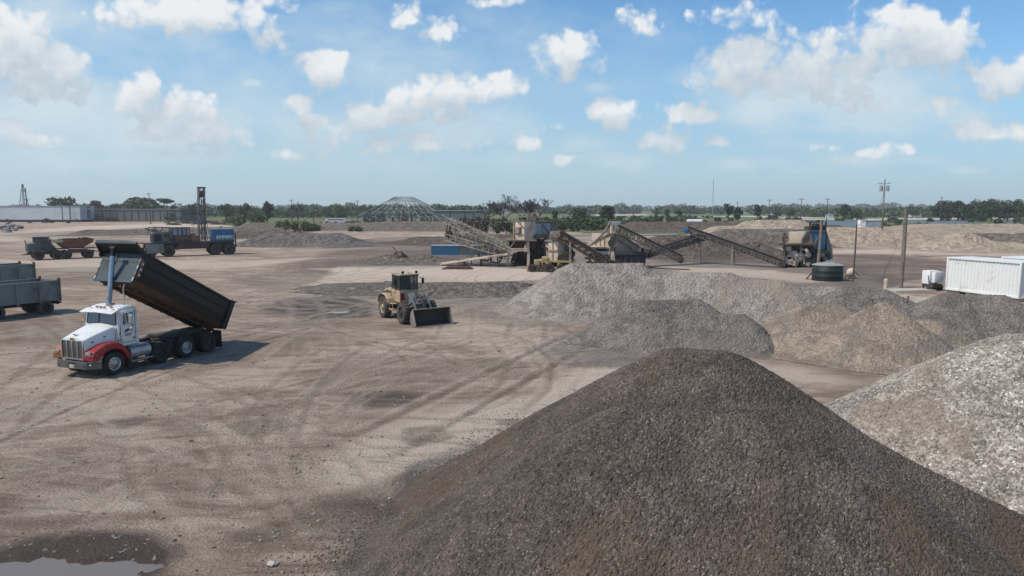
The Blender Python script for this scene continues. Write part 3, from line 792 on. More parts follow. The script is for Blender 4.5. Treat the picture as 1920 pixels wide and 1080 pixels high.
M['gtan'] = gravel_mat('tan_crushed_gravel', ((.15, .120, .095), (.275, .228, .188), (.34, .30, .26)), 24, (.145, .128, .118), .6, .45, .25)
M['gsand'] = gravel_mat('tan_sand', ((.25, .205, .16), (.335, .28, .225), (.39, .34, .28)), 3, (.22, .175, .135), .5, .3, .12)
M['gfar'] = gravel_mat('grey_brown_fines', ((.09, .078, .068), (.15, .13, .115), (.19, .17, .15)), 3, (.16, .13, .105), .5, .4, .08)
M['gbrown'] = gravel_mat('dark_brown_fines', ((.072, .056, .046), (.125, .10, .085), (.17, .14, .12)), 3, (.08, .065, .055), .5, .4, .12)
M['gbluegrey'] = gravel_mat('blue_grey_fines', ((.085, .078, .075), (.135, .124, .118), (.17, .16, .15)), 3, (.17, .155, .14), .5, .4, .1)
pile('gravel_heap', 'big dark brown-grey heap of crushed asphalt filling the lower right foreground', M['gdark'],
     [(4.05, 14.7, 4.02, .67, .42, -.15), (3.3, 11.55, 3.62, .74, 1.25, -.1), (7.5, 13.2, 2.3, .66, 3.3, -.9, -1.55), (.6, 15.6, .9, .40, .4, .3)], .037, .034, .05, 3, .28, .13, toe=.22)
pile('gravel_heap', 'pale coarse crushed stone heap at the right edge, beside the big dark heap', M['gpale'],
     [(15.3, 18.2, 3.62, .66, 1.2, -.6), (11.9, 19.6, 2.05, .60, .8, .2), (18, 15, 3.0, .6, 1, -1)], .050, .045, .06, 8, .4, .2, toe=.3)
pile('gravel_heap', 'long high grey heap behind the other heaps, in front of the crushers', M['gmid'],
     [(6.6, 48.6, 3.3, .66, 2.4, .2), (12.5, 47.6, 2.75, .62, 2.4, -.4), (16.4, 46.6, 2.35, .60, 1.5, -.6)], .11, .055, .07, 15, .5, .08, toe=.3)
pile('gravel_heap', 'low flat-topped dark grey heap in the middle, before the long high grey heap', M['ggrey'],
     [(8.3, 37.4, 2.15, .68, 1.9, .2), (9.5, 35.4, 1.72, .70, 2.3, -.1), (5.8, 36.6, 1.3, .66, .5, 0)], .085, .04, .06, 22, .4, .07, toe=.28)
pile('gravel_heap', 'tan brown cone-shaped heap right of the flat-topped dark grey heap', M['gtan'],
     [(17.7, 33.0, 2.6, .66, .12, .05), (16.2, 36.0, 2.05, .60, 1.3, .5), (20.0, 34.0, 1.6, .58, .8, -.4), (15.4, 33.2, 1.1, .52, .7, -.3)], .08, .035, .05, 29, .35, .05, toe=.28)
pile('gravel_heap', 'dark grey heap at the right edge below the white container', M['ggrey'],
     [(25.6, 38.3, 2.35, .62, 1.5, -.3), (22.6, 38.6, 1.5, .55, .6, 0)], .095, .04, .06, 35, .4, .1, toe=.3)
pile('gravel_heap', 'small grey heap beside the concrete retaining wall', M['ggrey'],
     [(22.9, 44.6, 2.05, .55, .9, -.4)], .12, .08, .09, 41, .6, .15)
pile('gravel_heap', 'small pale grey heap below the dark green water tank', M['gmid'],
     [(20.6, 47.8, 1.75, .50, 1.6, .2)], .12, .08, .09, 43, .6, .15)
pile('earth_bank', 'low rough bank of dark earth behind the wheel loader', M['gfar'],
     [(-3.5, 60.0, .75, .20, 3.0, .3), (-9.5, 61.0, .40, .14, 2.5, .3), (-14.0, 62.5, .32, .13, 1.5, .5)], .18, .08, .9, 51, 1.6, .3)
for (lab, mt, cones, st) in [
    ('long low blue-grey heap left of centre, far back in the yard', 'bluegrey', [(-41, 137, 2.5, .40, 7.5, 0), (-34.5, 136, 1.9, .36, 3, -.5)], .5),
    ('low dark heap behind the blue container', 'gbrown', [(-12.5, 147, 1.5, .22, 7, .5), (-2, 147, 1.9, .25, 8, 0)], .6),
    ('dark brown heap under the tall crossing conveyors', 'gbrown', [(26, 107, 3.2, .45, 3.5, 0), (33, 107, 2.2, .40, 5, .5), (21, 108, 2.0, .4, 2.0, 0)], .4),
    ('wide grey-brown heap behind the long conveyor', 'gfar', [(50, 138, 3.3, .45, 8, 0), (42, 138, 2.6, .4, 4, 0)], .5),
    ('bright tan sand heap on top of the wide grey-brown heap, behind the rusty feeder', 'gsand', [(58, 152, 4.9, .40, 4.5, .5), (50, 152, 3.6, .35, 5, .5)], .5),
    ('broad brown-tan sand heap behind the blue machine and the thin pole', 'gsand', [(68, 139, 3.6, .45, 5, 0), (76, 138, 3.2, .42, 3, -.5), (62, 139, 2.6, .45, 4, 0)], .5),
    ('pointed tan sand heap right of the thick wooden post', 'gsand', [(78.5, 121, 3.1, .42, .8, 0), (83.5, 120, 1.6, .32, 3, -.5)], .4),
    ('wide flat sandy mound at the far right before the pond', 'gsand', [(128, 195, 3.2, .14, 14, 0), (150, 180, 2.6, .12, 16, 0)], 1.2),
    ('rough grey-brown spoil mound at the right edge above the container', 'gfar', [(93, 137, 2.5, .35, 4, 0), (101, 132, 2.7, .35, 4, 0)], .4),
    ('long brown bank of earth before the green scrub, behind the crusher hopper', 'gbrown', [(62, 230, 3.2, .3, 22, 0), (90, 228, 2.2, .3, 16, 0)], 1.2),
    ('long dark earth bank below the truss-roofed shed', 'gfar', [(-58, 245, 2.6, .30, 34, 0), (-20, 238, 3.2, .3, 24, -2)], 1.2),
    ('low dark earth ridge left of the drilling rig mast', 'gfar', [(-95, 200, 1.6, .25, 22, 8)], 1.0),
    ('dark low earth ridge right of the small blue cabin', 'gbrown', [(-62, 176, 1.6, .25, 9, 0)], .7)]:
    key = mt if mt in M else 'g' + mt
    pile('earth_heap', lab, M[key], cones, st, st * .07, .07, 60 + len(lab), 2.5, .2)

# ------------------------------------------------------------------ vehicles
def xf(mb, mt):
    mb.v = [tuple(mt @ Vector(v)) for v in mb.v]; return mb
def make_wheel(root, x, y, z, r, w, tyre='tyre', rim='alu', side=1, deep=False, lugs=0, name='wheel'):
    """side: +1 outer face towards +y"""
    s = side; mb = MB(); h = w / 2; ri = r * .58
    prof = [(ri, h * .86), (r * .72, h * .98), (r * .88, h), (r * .965, h * .86), (r, h * .62), (r * 1.0, h * .2), (r * .985, 0), (r, -h * .2), (r, -h * .62), (r * .965, -h * .86), (r * .88, -h), (ri, -h * .9), (ri * .9, 0)]
    mb.lathe([(a, b * s) for a, b in prof], 'y', (x, y, z), 32, closed=True)
    if lugs:
        for i in range(lugs):
            a = 2 * math.pi * i / lugs
            for q in (-1, 1):
                mb.box((x + math.cos(a) * r * .985, y + q * h * .5, z + math.sin(a) * r * .985), (r * .09, h * .9, r * .12), Euler((0, -a, q * .5)))
    wh = mb.build(name, M[tyre], root)
    rb = MB(); d = h * (-.05 if deep else .62)
    rb.lathe([(ri * 1.0, h * .86 * s), (ri * .93, h * .80 * s), (ri * .88, d * s), (ri * .45, (d + h * .12) * s), (ri * .40, (d + h * .25) * s), (ri * .22, (d + h * (.9 if deep else .45)) * s), (0, (d + h * (.95 if deep else .5)) * s)], 'y', (x, y, z), 24)
    if not deep:
        for i in range(10):
            a = 2 * math.pi * i / 10
            rb.tube([(x + math.cos(a) * ri * .66, y + (d + .02) * s, z + math.sin(a) * ri * .66), (x + math.cos(a) * ri * .66, y + (d + h * .12 + .015) * s, z + math.sin(a) * ri * .66)], ri * .10, 8, 1)
    for i in range(8):
        a = 2 * math.pi * (i + .5) / 8
        rb.tube([(x + math.cos(a) * ri * .36, y + (d + h * .1) * s, z + math.sin(a) * ri * .36), (x + math.cos(a) * ri * .36, y + (d + h * .3) * s, z + math.sin(a) * ri * .36)], ri * .05, 6, 0)
    rb.build('rim', [M[rim], M['frame']], wh)
    return wh
def cab_shell(mb, x0, x1, zb, zw, zt, hw, slope=.28, crown=.12, nose=.0, mi=0):
    """cab body: x0 front (windscreen foot), x1 rear"""
    prof = [(x0, zb), (x0, zw), (x0 - slope * .25, zt - .14), (x0 - slope * .2 + nose, zt - .05), (x0 - slope * .6, zt + crown * .4), (x0 - slope - .35, zt + crown), (x1 + .2, zt + crown), (x1 + .05, zt + crown * .5), (x1, zt - .12), (x1, zb)]
    rings = []
    for f, dz in ((-1, -.0), (-.93, .0), (.93, .0), (1, -.0)):
        rings.append([(px_, f * hw * (1 - .07 * max(0, (pz - zw)) / (zt - zw + .01)), pz - (.06 if abs(f) == 1 and pz > zt - .1 else 0)) for px_, pz in prof])
    return mb.loft(rings, mi)

# ---- white dump truck with its bed raised
def white_truck():
    t = thing('dump_truck', 'white dump truck with red fenders and its long black bed raised high', 'dump truck', (-17.96, 29.33, .0), R(-111.5), 'dump trucks in the yard')
    f = MB()
    for s in (-1, 1): f.bx(.95, -6.05, s * .36, s * .46, .74, 1.0)
    for x in (-.6, -1.6, -3.1, -4.5, -5.9): f.bx(x, x - .12, -.36, .36, .78, .96)
    for x in (-3.83, -5.2): f.bx(x + .12, x - .12, -.95, .95, .45, .62)
    f.bx(-2.3, -2.5, -.95, .95, .48, .6); f.bx(.1, -.1, -.9, .9, .42, .54)
    for s in (-1, 1):
        f.bx(-3.95, -5.1, s * .5, s * .62, .58, .72)
        f.bx(-3.1, -3.3, s * .55, s * .85, .5, .95)
        f.tube([(-3.0, s * .62, .72), (-2.55, s * .62, .72)], .13, 12)
    f.bx(-3.2, -5.6, -.5, .5, 1.0, 1.1); f.bx(-1.7, -2.3, -.32, .32, .98, 1.12)
    f.build('chassis', M['frame'], t, .008)
    for s in (-1, 1):
        make_wheel(t, 0, s * 1.06, .50, .50, .28, 'tyre', 'chrome', s)
        for x, z in ((-2.42, .53), (-3.83, .50), (-5.2, .50)):
            make_wheel(t, x, s * 1.07, z, .50, .26, 'tyre', 'alu' if x == -3.83 else 'frame', s, True)
            make_wheel(t, x, s * .76, z, .50, .26, 'tyre', 'frame', s, True)
    # cab
    c = MB(); cab_shell(c, -.42, -1.43, 1.12, 2.06, 2.72, .98, .18, .13, .0)
    c.bx(-.42, -.36, -.9, .9, 1.15, 2.0)
    cab = c.build('cab', M['white'], t, .035)
    v = MB(); v.loft([[(-.50, y, 2.73 + .05 * (1 - abs(y))), (-.16, y * 1.03, 2.60 + .04 * (1 - abs(y))), (-.16, y * 1.03, 2.57 + .04 * (1 - abs(y))), (-.52, y, 2.66)] for y in (-.96, -.6, 0, .6, .96)])
    v.build('sun_visor', M['white'], cab, .008)
    g = MB(); g.add([(-.405, -.86, 2.10), (-.405, .86, 2.10), (-.465, .82, 2.60), (-.465, -.82, 2.60)], [(0, 1, 2, 3)])
    g.add([(-.455, -.86, 2.10), (-.455, .86, 2.10), (-.5, .82, 2.60), (-.5, -.82, 2.60)], [(3, 2, 1, 0)])
    ws = g.build('windscreen', M['glassb'], cab)
    g = MB()
    for p, q in (((-.40, -.87, 2.09), (-.40, .87, 2.09)), ((-.46, -.83, 2.61), (-.46, .83, 2.61)), ((-.40, -.87, 2.09), (-.46, -.83, 2.61)), ((-.40, .87, 2.09), (-.46, .83, 2.61)), ((-.395, -.14, 2.09), (-.455, -.14, 2.61))): g.bar(p, q, .035)
    g.build('windscreen_seal', M['frame'], ws)
    sl_ = MB(); sl_.bx(-.60, -.62, -.75, .1, 2.14, 2.5); sl_.bx(-.7, -.72, .1, .75, 2.12, 2.35); 
    for s in (-1, 1):
        d = MB(); d.prism([(-.53, 1.30), (-1.22, 1.30), (-1.24, 2.0), (-1.22, 2.66), (-.62, 2.66), (-.53, 2.05)], 'y', s * .94, s * 1.0)
        dr = xf(d, Matrix.Identity(4)).build('door', M['white'], cab, .018)
        w = MB(); w.prism([(-.63, 2.08), (-1.13, 2.08), (-1.15, 2.55), (-.70, 2.58)], 'y', s * 1.003, s * 1.01); w.build('door_window', M['glass'], dr, .004)
        w = MB(); w.bar((-.82, s * 1.015, 2.10), (-.72, s * 1.015, 2.56), .03); w.bar((-.60, s * 1.015, 2.08), (-1.16, s * 1.015, 2.08), .03); w.bar((-.55, s * 1.005, 2.62), (-1.22, s * 1.005, 2.64), .02)
        w.build('window_bar', M['white'], dr)
        w = MB()
        for q in (((-.52, 1.28), (-1.24, 1.28)), ((-1.25, 1.3), (-1.26, 2.65)), ((-.515, 1.3), (-.515, 2.05))): w.bar((q[0][0], s * .985, q[0][1]), (q[1][0], s * .985, q[1][1]), .014)
        w.tube([(-1.14, s * 1.004, 1.42), (-1.14, s * 1.016, 1.42)], .045, 12)
        w.bx(-1.06, -1.18, s * 1.004, s * 1.022, 1.96, 2.0)
        w.bx(-.44, -.50, s * .982, s * 1.0, 1.68, 1.72); w.bx(-.35, -.56, s * .982, s * 1.01, 1.40, 1.43)
        w.build('door_trim', M['frame'], dr)
        rr = random.Random(3)    # worn door lettering, not readable in the photograph: three broken lines of dark marks
        for n_, x_, st_, w_, z_, h_, sl2 in ((8, -.70, .040, .041, 1.71, .10, .012), (10, -.69, .034, .035, 1.62, .035, .0), (6, -.72, .048, .049, 1.555, .03, .0)):
            w = MB()
            for i in range(n_):
                x = x_ - i * st_; w.bx(x, x - w_, s * 1.004, s * 1.009, z_ + sl2 * i, z_ + h_ + sl2 * i + rr.uniform(-.02, .03) * (h_ > .05))
            w.build('lettering', M['letter'], dr)
        m_ = MB(); m_.box((-.72, s * 1.36, 2.33), (.07, .20, .46)); mr = m_.build('mirror', M['chrome'], cab, .02)
        m_ = MB()
        for z in (2.60, 2.06): m_.tube([(-.62, s * .93, z + .02), (-.70, s * 1.36, z)], .018, 6)
        m_.tube([(-.62, s * .95, 2.60), (-.66, s * 1.15, 2.07)], .012, 6)
        m_.tube([(-.70, s * 1.36, 2.06), (-.70, s * 1.36, 1.96)], .014, 6)
        m_.build('mirror_bracket', M['alu'], mr)
        m_ = MB(); m_.ball((-.72, s * 1.36, 1.90), .10, 0, 12, 6, (.5, 1, 1)); m_.build('round_mirror', M['alu'], cab)
    for y in (-.66, -.22, 0, .22, .66):
        l_ = MB(); l_.ball((-.42, y, 2.82), .055, 0, 10, 6, (1.3, 1, .8)); l_.build('marker_lamp', M['amber'], cab)
    l_ = MB(); l_.tube([(-.62, .15, 2.89), (-1.0, .15, 2.90)], [.05, .02], 8); l_.build('horn', M['chrome'], cab)
    # hood
    hb = MB(); rings = []
    for i in range(7):
        q = i / 6; x = -.40 + q * 1.34; hw = .86 - .20 * q; zt = 2.06 - .40 * q ** 1.25; zb = 1.16 - .36 * q
        rings.append([(x, -hw, zb), (x, -hw, zt - .16), (x, -hw * .93, zt - .05), (x, -hw * .6, zt + .02), (x, 0, zt + .055), (x, hw * .6, zt + .02), (x, hw * .93, zt - .05), (x, hw, zt - .16), (x, hw, zb)])
    hb.loft(rings); hood = hb.build('hood', M['white'], t, .012)
    for s in (-1, 1):
        for x_, y_, z_ in ((.62, .735, 1.50), (.10, .805, 1.66)):
            w = MB(); w.box((x_, s * y_, z_), (.09, .02, .037), (0, 0, s * -.15)); w.build('hood_latch', M['frame'], hood)
        w = MB(); w.bar((-.36, s * .87, 1.2), (-.36, s * .87, 1.95), .012); w.build('hood_seam', M['frame'], hood)
    gr = MB(); gr.bx(.93, .955, -.61, .61, .83, 1.56, 1)
    for y in (-.62, -.31, 0, .31, .62): gr.bx(.95, 1.0, y - .028, y + .028, .82, 1.58)
    gr.bx(.95, .995, -.64, .64, .79, .85); gr.bx(.95, .99, -.62, .62, 1.56, 1.60)
    for i in range(-14, 15):
        if i % 7: gr.bx(.955, .962, i * .0425 - .006, i * .0425 + .006, .85, 1.56, 0)
    gr.build('grille', [M['chrome'], M['frame']], hood, .004)
    e = MB(); e.lathe([(0, .02), (.09, .015), (.10, 0)], 'x', (.965, 0, 1.635), 20); e.v = [(a, b_ * 1.3, 1.635 + (c_ - 1.635) * .7) for a, b_, c_ in e.v]
    e.build('badge', M['gold'], hood)
    e = MB(); e.tube([(.80, 0, 1.70), (.84, 0, 1.80)], [.02, .012], 6); e.ball((.86, 0, 1.82), .03, 0, 8, 5, (2.2, .7, .7)); e.box((.80, 0, 1.825), (.10, .14, .012), (0, -.3, 0)); e.build('hood_ornament', M['chrome'], hood)
    for s in (-1, 1):
        f = MB(); out_ = [(.98, .78), (1.0, 1.0), (.90, 1.17), (.62, 1.29), (.38, 1.38), (.10, 1.42), (-.18, 1.40), (-.42, 1.28), (-.60, 1.08), (-.72, .82), (-.76, .62)]
        inn = [(.62, .78), (.60, .86), (.50, .98), (.36, 1.07), (.20, 1.13), (.02, 1.15), (-.18, 1.12), (-.36, 1.03), (-.50, .88), (-.60, .72), (-.66, .60)]
        rings = []
        for (ox, oz), (ix_, iz) in zip(out_, inn): rings.append([(ox, s * .60, oz + .01), (ox, s * 1.14, oz), (ox - .0, s * 1.20, oz - .04), (ix_, s * 1.20, iz), (ix_, s * .60, iz)])
        f.loft(rings); fd = f.build('fender', M['red'] if s > 0 else M['gold'], t, .015)
        f = MB(); f.bx(-.66, -.74, s * .86, s * 1.18, .22, .64); f.build('mudflap', M['tyre'], fd)
        f = MB(); f.box((.985, s * .92, 1.06), (.07, .30, .17), (0, 0, 0)); hl = f.build('headlight', M['alu'], fd, .025)
        f = MB(); f.box((1.022, s * .97, 1.06), (.02, .12, .12)); f.box((1.022, s * .84, 1.06), (.02, .11, .12)); f.build('lamp_glass', M['chrome'], hl, .01)
        f = MB(); f.box((.99, s * 1.06, 1.19), (.05, .10, .05)); f.build('turn_signal', M['amber'], fd, .01)
        for (x, y, z, sz_) in ((.80, 1.205, 1.02, .05), (.45, 1.205, 1.22, .06), (.9, 1.205, .84, .05), (.7, 1.205, .85, .04)):
            f = MB(); f.add([(x + sz_ * (1 if i % 2 == 0 else .4) * math.cos(i * math.pi / 5), s * y, z + sz_ * (1 if i % 2 == 0 else .4) * math.sin(i * math.pi / 5)) for i in range(10)], [tuple(range(10))])
            f.build('painted_star', M['cream'], fd)
        # tank and step
        f = MB(); f.tube([(-.82, s * .90, .80), (-1.84, s * .90, .80)], .29, 24); tk = f.build('fuel_tank', M['alu'], t)
        f = MB()
        for x in (-1.0, -1.35, -1.66): f.lathe([(.294, -.025), (.302, -.02), (.302, .02), (.294, .025)], 'x', (x, s * .90, .80), 24)
        f.build('tank_strap', M['chrome'], tk)
        f = MB(); f.bx(-.82, -1.9, s * .98, s * 1.22, .42, .46); f.bx(-.86, -1.7, s * .80, s * 1.16, 1.08, 1.11)
        for x in (-.95, -1.75): f.bar((x, s * 1.1, .44), (x, s * .9, .6), .04)
        f.build('step', M['alu'], t, .006)
        f = MB(); f.bx(-5.98, -6.02, s * .62, s * 1.18, .10, .95); f.build('mudflap', M['tyre'], t)
    b_ = MB()
    for z0, z1, q in ((.42, .74, 0),):
        pl = [(.62, 1.22), (.99, .93), (1.07, .86), (1.07, -.86), (.99, -.93), (.62, -1.22), (.62, -1.14), (.95, -.86), (.98, -.8), (.98, .8), (.95, .86), (.62, 1.14)]
        b_.prism(pl, 'z', z0, z1)
    bp = b_.build('bumper', M['bumper'], t, .008)
    w = MB(); w.bar((1.075, -.88, .745), (1.075, .88, .745), .02); w.bar((.62, 1.225, .745), (.99, .94, .745), .02); w.bx(1.06, 1.09, -.21, .25, .595, .61); w.build('bumper_lip', M['chrome'], bp)
    w = MB(); w.bx(1.072, 1.078, -.2, .24, .62, .68); w.tube([(1.07, -.72, .54), (1.078, -.72, .54)], .045, 10); w.tube([(1.07, .76, .54), (1.078, .76, .54)], .045, 10); w.build('bumper_opening', M['black'], bp)
    for y, x in ((.99, .96), (-.99, .96)):
        w = MB(); w.ball((x, y, .60), .05, 0, 10, 6, (.8, 1, 1)); w.build('fog_lamp', M['chrome'], bp)
    w = MB(); w.bx(1.073, 1.084, -.09, .17, .45, .59); pl = w.build('licence_plate', M['letterw'], bp, .003)
    w = MB()
    for i in range(5): w.bx(1.085, 1.087, -.06 + i * .045, -.035 + i * .045, .48, .53)
    w.build('plate_characters', M['letterdim'], pl)
    # hoist
    h = MB(); b0, b1 = Vector((-.80, -.03, 2.60)), Vector((-1.22, 0, 5.30)); d_ = b1 - b0
    h.tube([b0, b0 + d_ * .88], .105, 20); h.tube([b0 + d_ * .88, b1], .085, 16, 1); h.tube([b0, b0 + d_ * .12], .12, 20)
    h.tube([b1 + Vector((0, -.14, 0)), b1 + Vector((0, .14, 0))], .09, 12, 1)
    h.build('hoist_cylinder', [M['piston'], M['black']], t)
    # bed, tilted about its rear hinge
    TL = R(29); mt = Matrix.Translation((-6.2, 0, .98)) @ Matrix.Rotation(-TL, 4, 'Y')
    L = 5.85; cs = [(-1.22, 1.42), (-1.21, .55), (-1.12, .22), (-.82, 0), (.82, 0), (1.12, .22), (1.21, .55), (1.22, 1.42)]
    inn = [(y * .955, w_ + (.05 if w_ < .3 else 0)) for y, w_ in cs]
    b_ = MB(); poly = cs + inn[::-1]
    rings = [[(u, y, w_) for y, w_ in poly] for u in (0, L)]
    vs = [v_ for r_ in rings for v_ in r_]; n = len(poly)
    fs = [(j, (j + 1) % n, (j + 1) % n + n, j + n) for j in range(n)] + [(j, n - 1 - j, n - 2 - j, j + 1) for j in range(n // 2 - 1)] + [(j + n, j + 1 + n, 2 * n - 2 - j, 2 * n - 1 - j) for j in range(n // 2 - 1)]
    b_.add(vs, fs)
    bed = xf(b_, mt).build('dump_bed', M['black'], t)
    w = MB()
    for s in (-1, 1):
        w.bx(0, L, s * 1.17, s * 1.29, 1.38, 1.48); w.bar((.15, s * 1.245, .98), (L - .1, s * 1.245, .98), .07, .05); w.bar((.15, s * 1.245, .56), (L - .1, s * 1.245, .56), .05, .04)
        w.bx(.02, .26, s * 1.18, s * 1.31, .05, 1.52); w.bx(L - .16, L, s * 1.18, s * 1.26, .25, 1.42)
        w.bar((.3, s * 1.17, .28), (L - .2, s * 1.17, .28), .04)
    xf(w, mt).build('bed_rail', M['black'], bed, .012)
    w = MB()
    for s in (-1, 1): w.bx(-.1, L - .1, s * .30, s * .46, -.14, -.003)
    for i in range(12): w.bx(.3 + i * .48, .38 + i * .48, -.8, .8, -.075, -.004)
    xf(w, mt).build('bed_underframe', M['rust'], bed)
    w = MB(); w.add([(0.05, -.80, -.002), (L - .02, -.80, -.002), (L - .02, .80, -.002), (.05, .80, -.002)], [(3, 2, 1, 0)])
    for s in (-1, 1): w.add([(.05, s * .83, -.002), (L - .02, s * .83, -.002), (L - .02, s * 1.125, .215), (.05, s * 1.125, .215)], [(0, 1, 2, 3)])
    xf(w, mt).build('bed_underside', M['rustunder'], bed)
    w = MB(); w.bx(-.08, -.02, -1.24, 1.24, .02, 1.5); w.bx(-.12, -.08, -1.2, 1.2, .1, .2); w.bx(-.12, -.08, -1.2, 1.2, 1.3, 1.42)
    for y in (-1.1, -.4, .4, 1.1): w.bx(-.12, -.08, y - .05, y + .05, .2, 1.3)
    w.tube([(-.05, -1.3, 1.52), (-.05, 1.3, 1.52)], .05, 8)
    xf(w, mt).build('tailgate', M['black'], bed, .008)
    w = MB(); w.prism([(-1.14, 0.02), (1.14, .02), (1.2, .4), (1.2, 1.40), (-1.2, 1.40), (-1.2, .4)], 'x', L + .003, L + .03)
    fp = xf(w, mt).build('front_plate', M['bedgrey'], bed)
    w = MB()
    for s in (-1, 1): w.bx(L + .031, L + .05, s * 1.12, s * 1.2, .05, 1.3)
    w.bx(L + .031, L + .06, -1.14, 1.14, .02, .08); w.bx(L + .031, L + .05, -1.1, 1.1, 1.0, 1.03)
    w.bx(L + .031, L + .07, -.34, -.27, .1, 1.35)
    xf(w, mt).build('plate_rib', M['bedgrey'], fp, .004)
    w = MB()
    for i in range(4): w.bx(L + .052, L + .056, 1.13, 1.18, .12 + i * .28, .28 + i * .28, i % 2); w.bx(L + .052, L + .056, -1.18, -1.13, .12 + i * .28, .28 + i * .28, i % 2)
    xf(w, mt).build('reflective_strip', [M['letterw'], M['gold']], fp)
    w = MB()
    for i in range(6): w.bx(L - .13, L - .03, 1.262, 1.268, .38 + i * .13, .49 + i * .13, i % 2)
    xf(w, mt).build('reflective_strip', [M['letterw'], M['redlens']], bed)
    a = R(17); vx, vz = math.cos(a), math.sin(a); V = .78
    w = MB()
    P0, P1 = (L - .12, 1.40), (L - .12 + V * vx, 1.40 + V * vz)
    w.loft([[(P0[0], y, P0[1]), (P1[0], y, P1[1]), (P1[0] - .01, y, P1[1] + .05), (P0[0] - .01, y, P0[1] + .05)] for y in (-1.24, 1.24)])
    vis = xf(w, mt).build('cab_guard', M['black'], bed, .006)
    w = MB(); w.bx(P1[0] - .03, P1[0] + .01, -1.25, 1.25, P1[1] - .03, P1[1] + .13)
    xf(w, mt).build('guard_lip', M['bedgrey'], vis, .01)
    w = MB()
    for s in (-1, 1): w.prism([(P0[0], P0[1]), P1, (P0[0] - .1, P0[1] - .42), (P0[0] - .5, P0[1] - .05)], 'y', s * 1.24, s * 1.28)
    xf(w, mt).build('guard_side', M['black'], vis)
    h = MB(); h.tube([(-1.22, .62, 3.80), (-1.10, .66, 3.74), (-1.06, .63, 3.5), (-1.12, .60, 3.2), (-1.08, .58, 2.9), (-1.25, .55, 2.4), (-1.5, .5, 1.5), (-1.55, .4, 1.0)], .028, 8); h.build('air_hose', M['hose'], bed)
    return t
M['bumper'] = MAT('dull_chrome_bumper', (.12, .125, .125), (.20, .18, .155), .30, .5, 1.4)
M['letterdim'] = MAT('faded_plate_characters', (.30, .24, .22), None, .7)
M['rustunder'] = MAT('brown_dusty_underside', (.095, .058, .042), (.05, .034, .028), .8, 0, .5, .4, .7)
white_truck()

# ---- grey dump trucks at the left edge
def grey_truck(root_label, loc, rz):
    t = thing('dump_truck', root_label, 'dump truck', loc, rz, 'dump trucks in the yard')
    f = MB()
    for s in (-1, 1): f.bx(-.8, 5.2, s * .36, s * .46, .62, .82)
    for x in (-.5, 1.2, 2.6, 4.2): f.bx(x, x + .12, -.4, .4, .62, .84)
    f.bx(.12, -.12, -.9, .9, .40, .56); f.bx(2.9, 2.7, -.9, .9, .4, .56); f.bx(-.85, -.75, -1.1, 1.1, .62, .78); f.prism([(-.8, .86), (-1.05, .70), (-.8, .66)], 'y', -1.1, 1.1)
    f.build('chassis', M['frame'], t)
    for s in (-1, 1):
        make_wheel(t, 0, s * 1.07, .48, .48, .27, 'dirttyre', 'frame', s, True); make_wheel(t, 0, s * .76, .48, .48, .27, 'dirttyre', 'frame', s, True)
        make_wheel(t, 2.9, s * 1.07, .48, .48, .27, 'dirttyre', 'frame', s, True); make_wheel(t, 4.9, s * 1.07, .48, .48, .27, 'dirttyre', 'frame', s, False)
    b_ = MB(); x0, x1, zb, zt = -.88, 4.1, .90, 2.20
    b_.bx(x0, x1, -1.2, 1.2, zb, zb + .10)
    for s in (-1, 1): b_.bx(x0, x1, s * 1.16, s * 1.22, zb, zt)
    b_.bx(x1 - .08, x1, -1.16, 1.16, zb, zt + .15)
    bed = b_.build('dump_bed', M['greytruck'], t)
    w = MB()
    for s in (-1, 1):
        for x in (x0 + .02, .30, 1.66, 3.0, x1 - .16): w.bx(x, x + .14, s * 1.22, s * 1.31, zb - .10, zt + .03)
        w.bx(x0, x1, s * 1.14, s * 1.28, zt - .02, zt + .07); w.bx(x0, x1, s * 1.22, s * 1.27, zb, zb + .13); w.bx(x0, x1, s * 1.221, s * 1.235, 1.50, 1.53)
    w.build('side_rail', M['greytruck'], bed, .01)
    w = MB()
    for s in (-1, 1): w.bx(x0 - .03, x0 + .12, s * 1.12, s * 1.33, zb - .05, zt + .22)
    w.bx(x0 - .02, x0 + .04, -1.12, 1.12, zb, zt - .05); w.bx(x0 - .05, x0 + .05, -1.15, 1.15, zt - .1, zt + .02)
    w.build('tailgate', M['greypost'], bed, .01)
    c = MB(); cab_shell(c, 5.5, 4.4, .95, 1.9, 2.5, .98, .18, .1); cab = c.build('cab', M['greytruck'], t, .03)
    c = MB(); c.prism([(5.52, 1.93), (5.47, 2.36), (5.44, 2.36), (5.49, 1.93)], 'y', -.8, .8); c.build('windscreen', M['glass'], cab)
    c = MB(); c.loft([[(x, -w_, .9), (x, -w_, z - .1), (x, -w_ * .8, z), (x, w_ * .8, z), (x, w_, z - .1), (x, w_, .9)] for x, w_, z in ((5.5, .8, 1.85), (6.5, .66, 1.55))]); c.build('hood', M['greytruck'], t, .02)
    c = MB(); c.bx(6.55, 6.65, -1.15, 1.15, .45, .75); c.build('bumper', M['frame'], t, .01)
    for s in (-1, 1): make_wheel(t, 6.0, s * 1.05, .48, .48, .27, 'dirttyre', 'alu', s)
    return t
grey_truck('near grey dump truck with empty panelled bed, cut off by the left edge', (-32.19, 46.59, 0), R(-120))
grey_truck('far grey dump truck behind the near one at the left edge, patched side panels', (-43.6, 60.8, 0), R(-120))

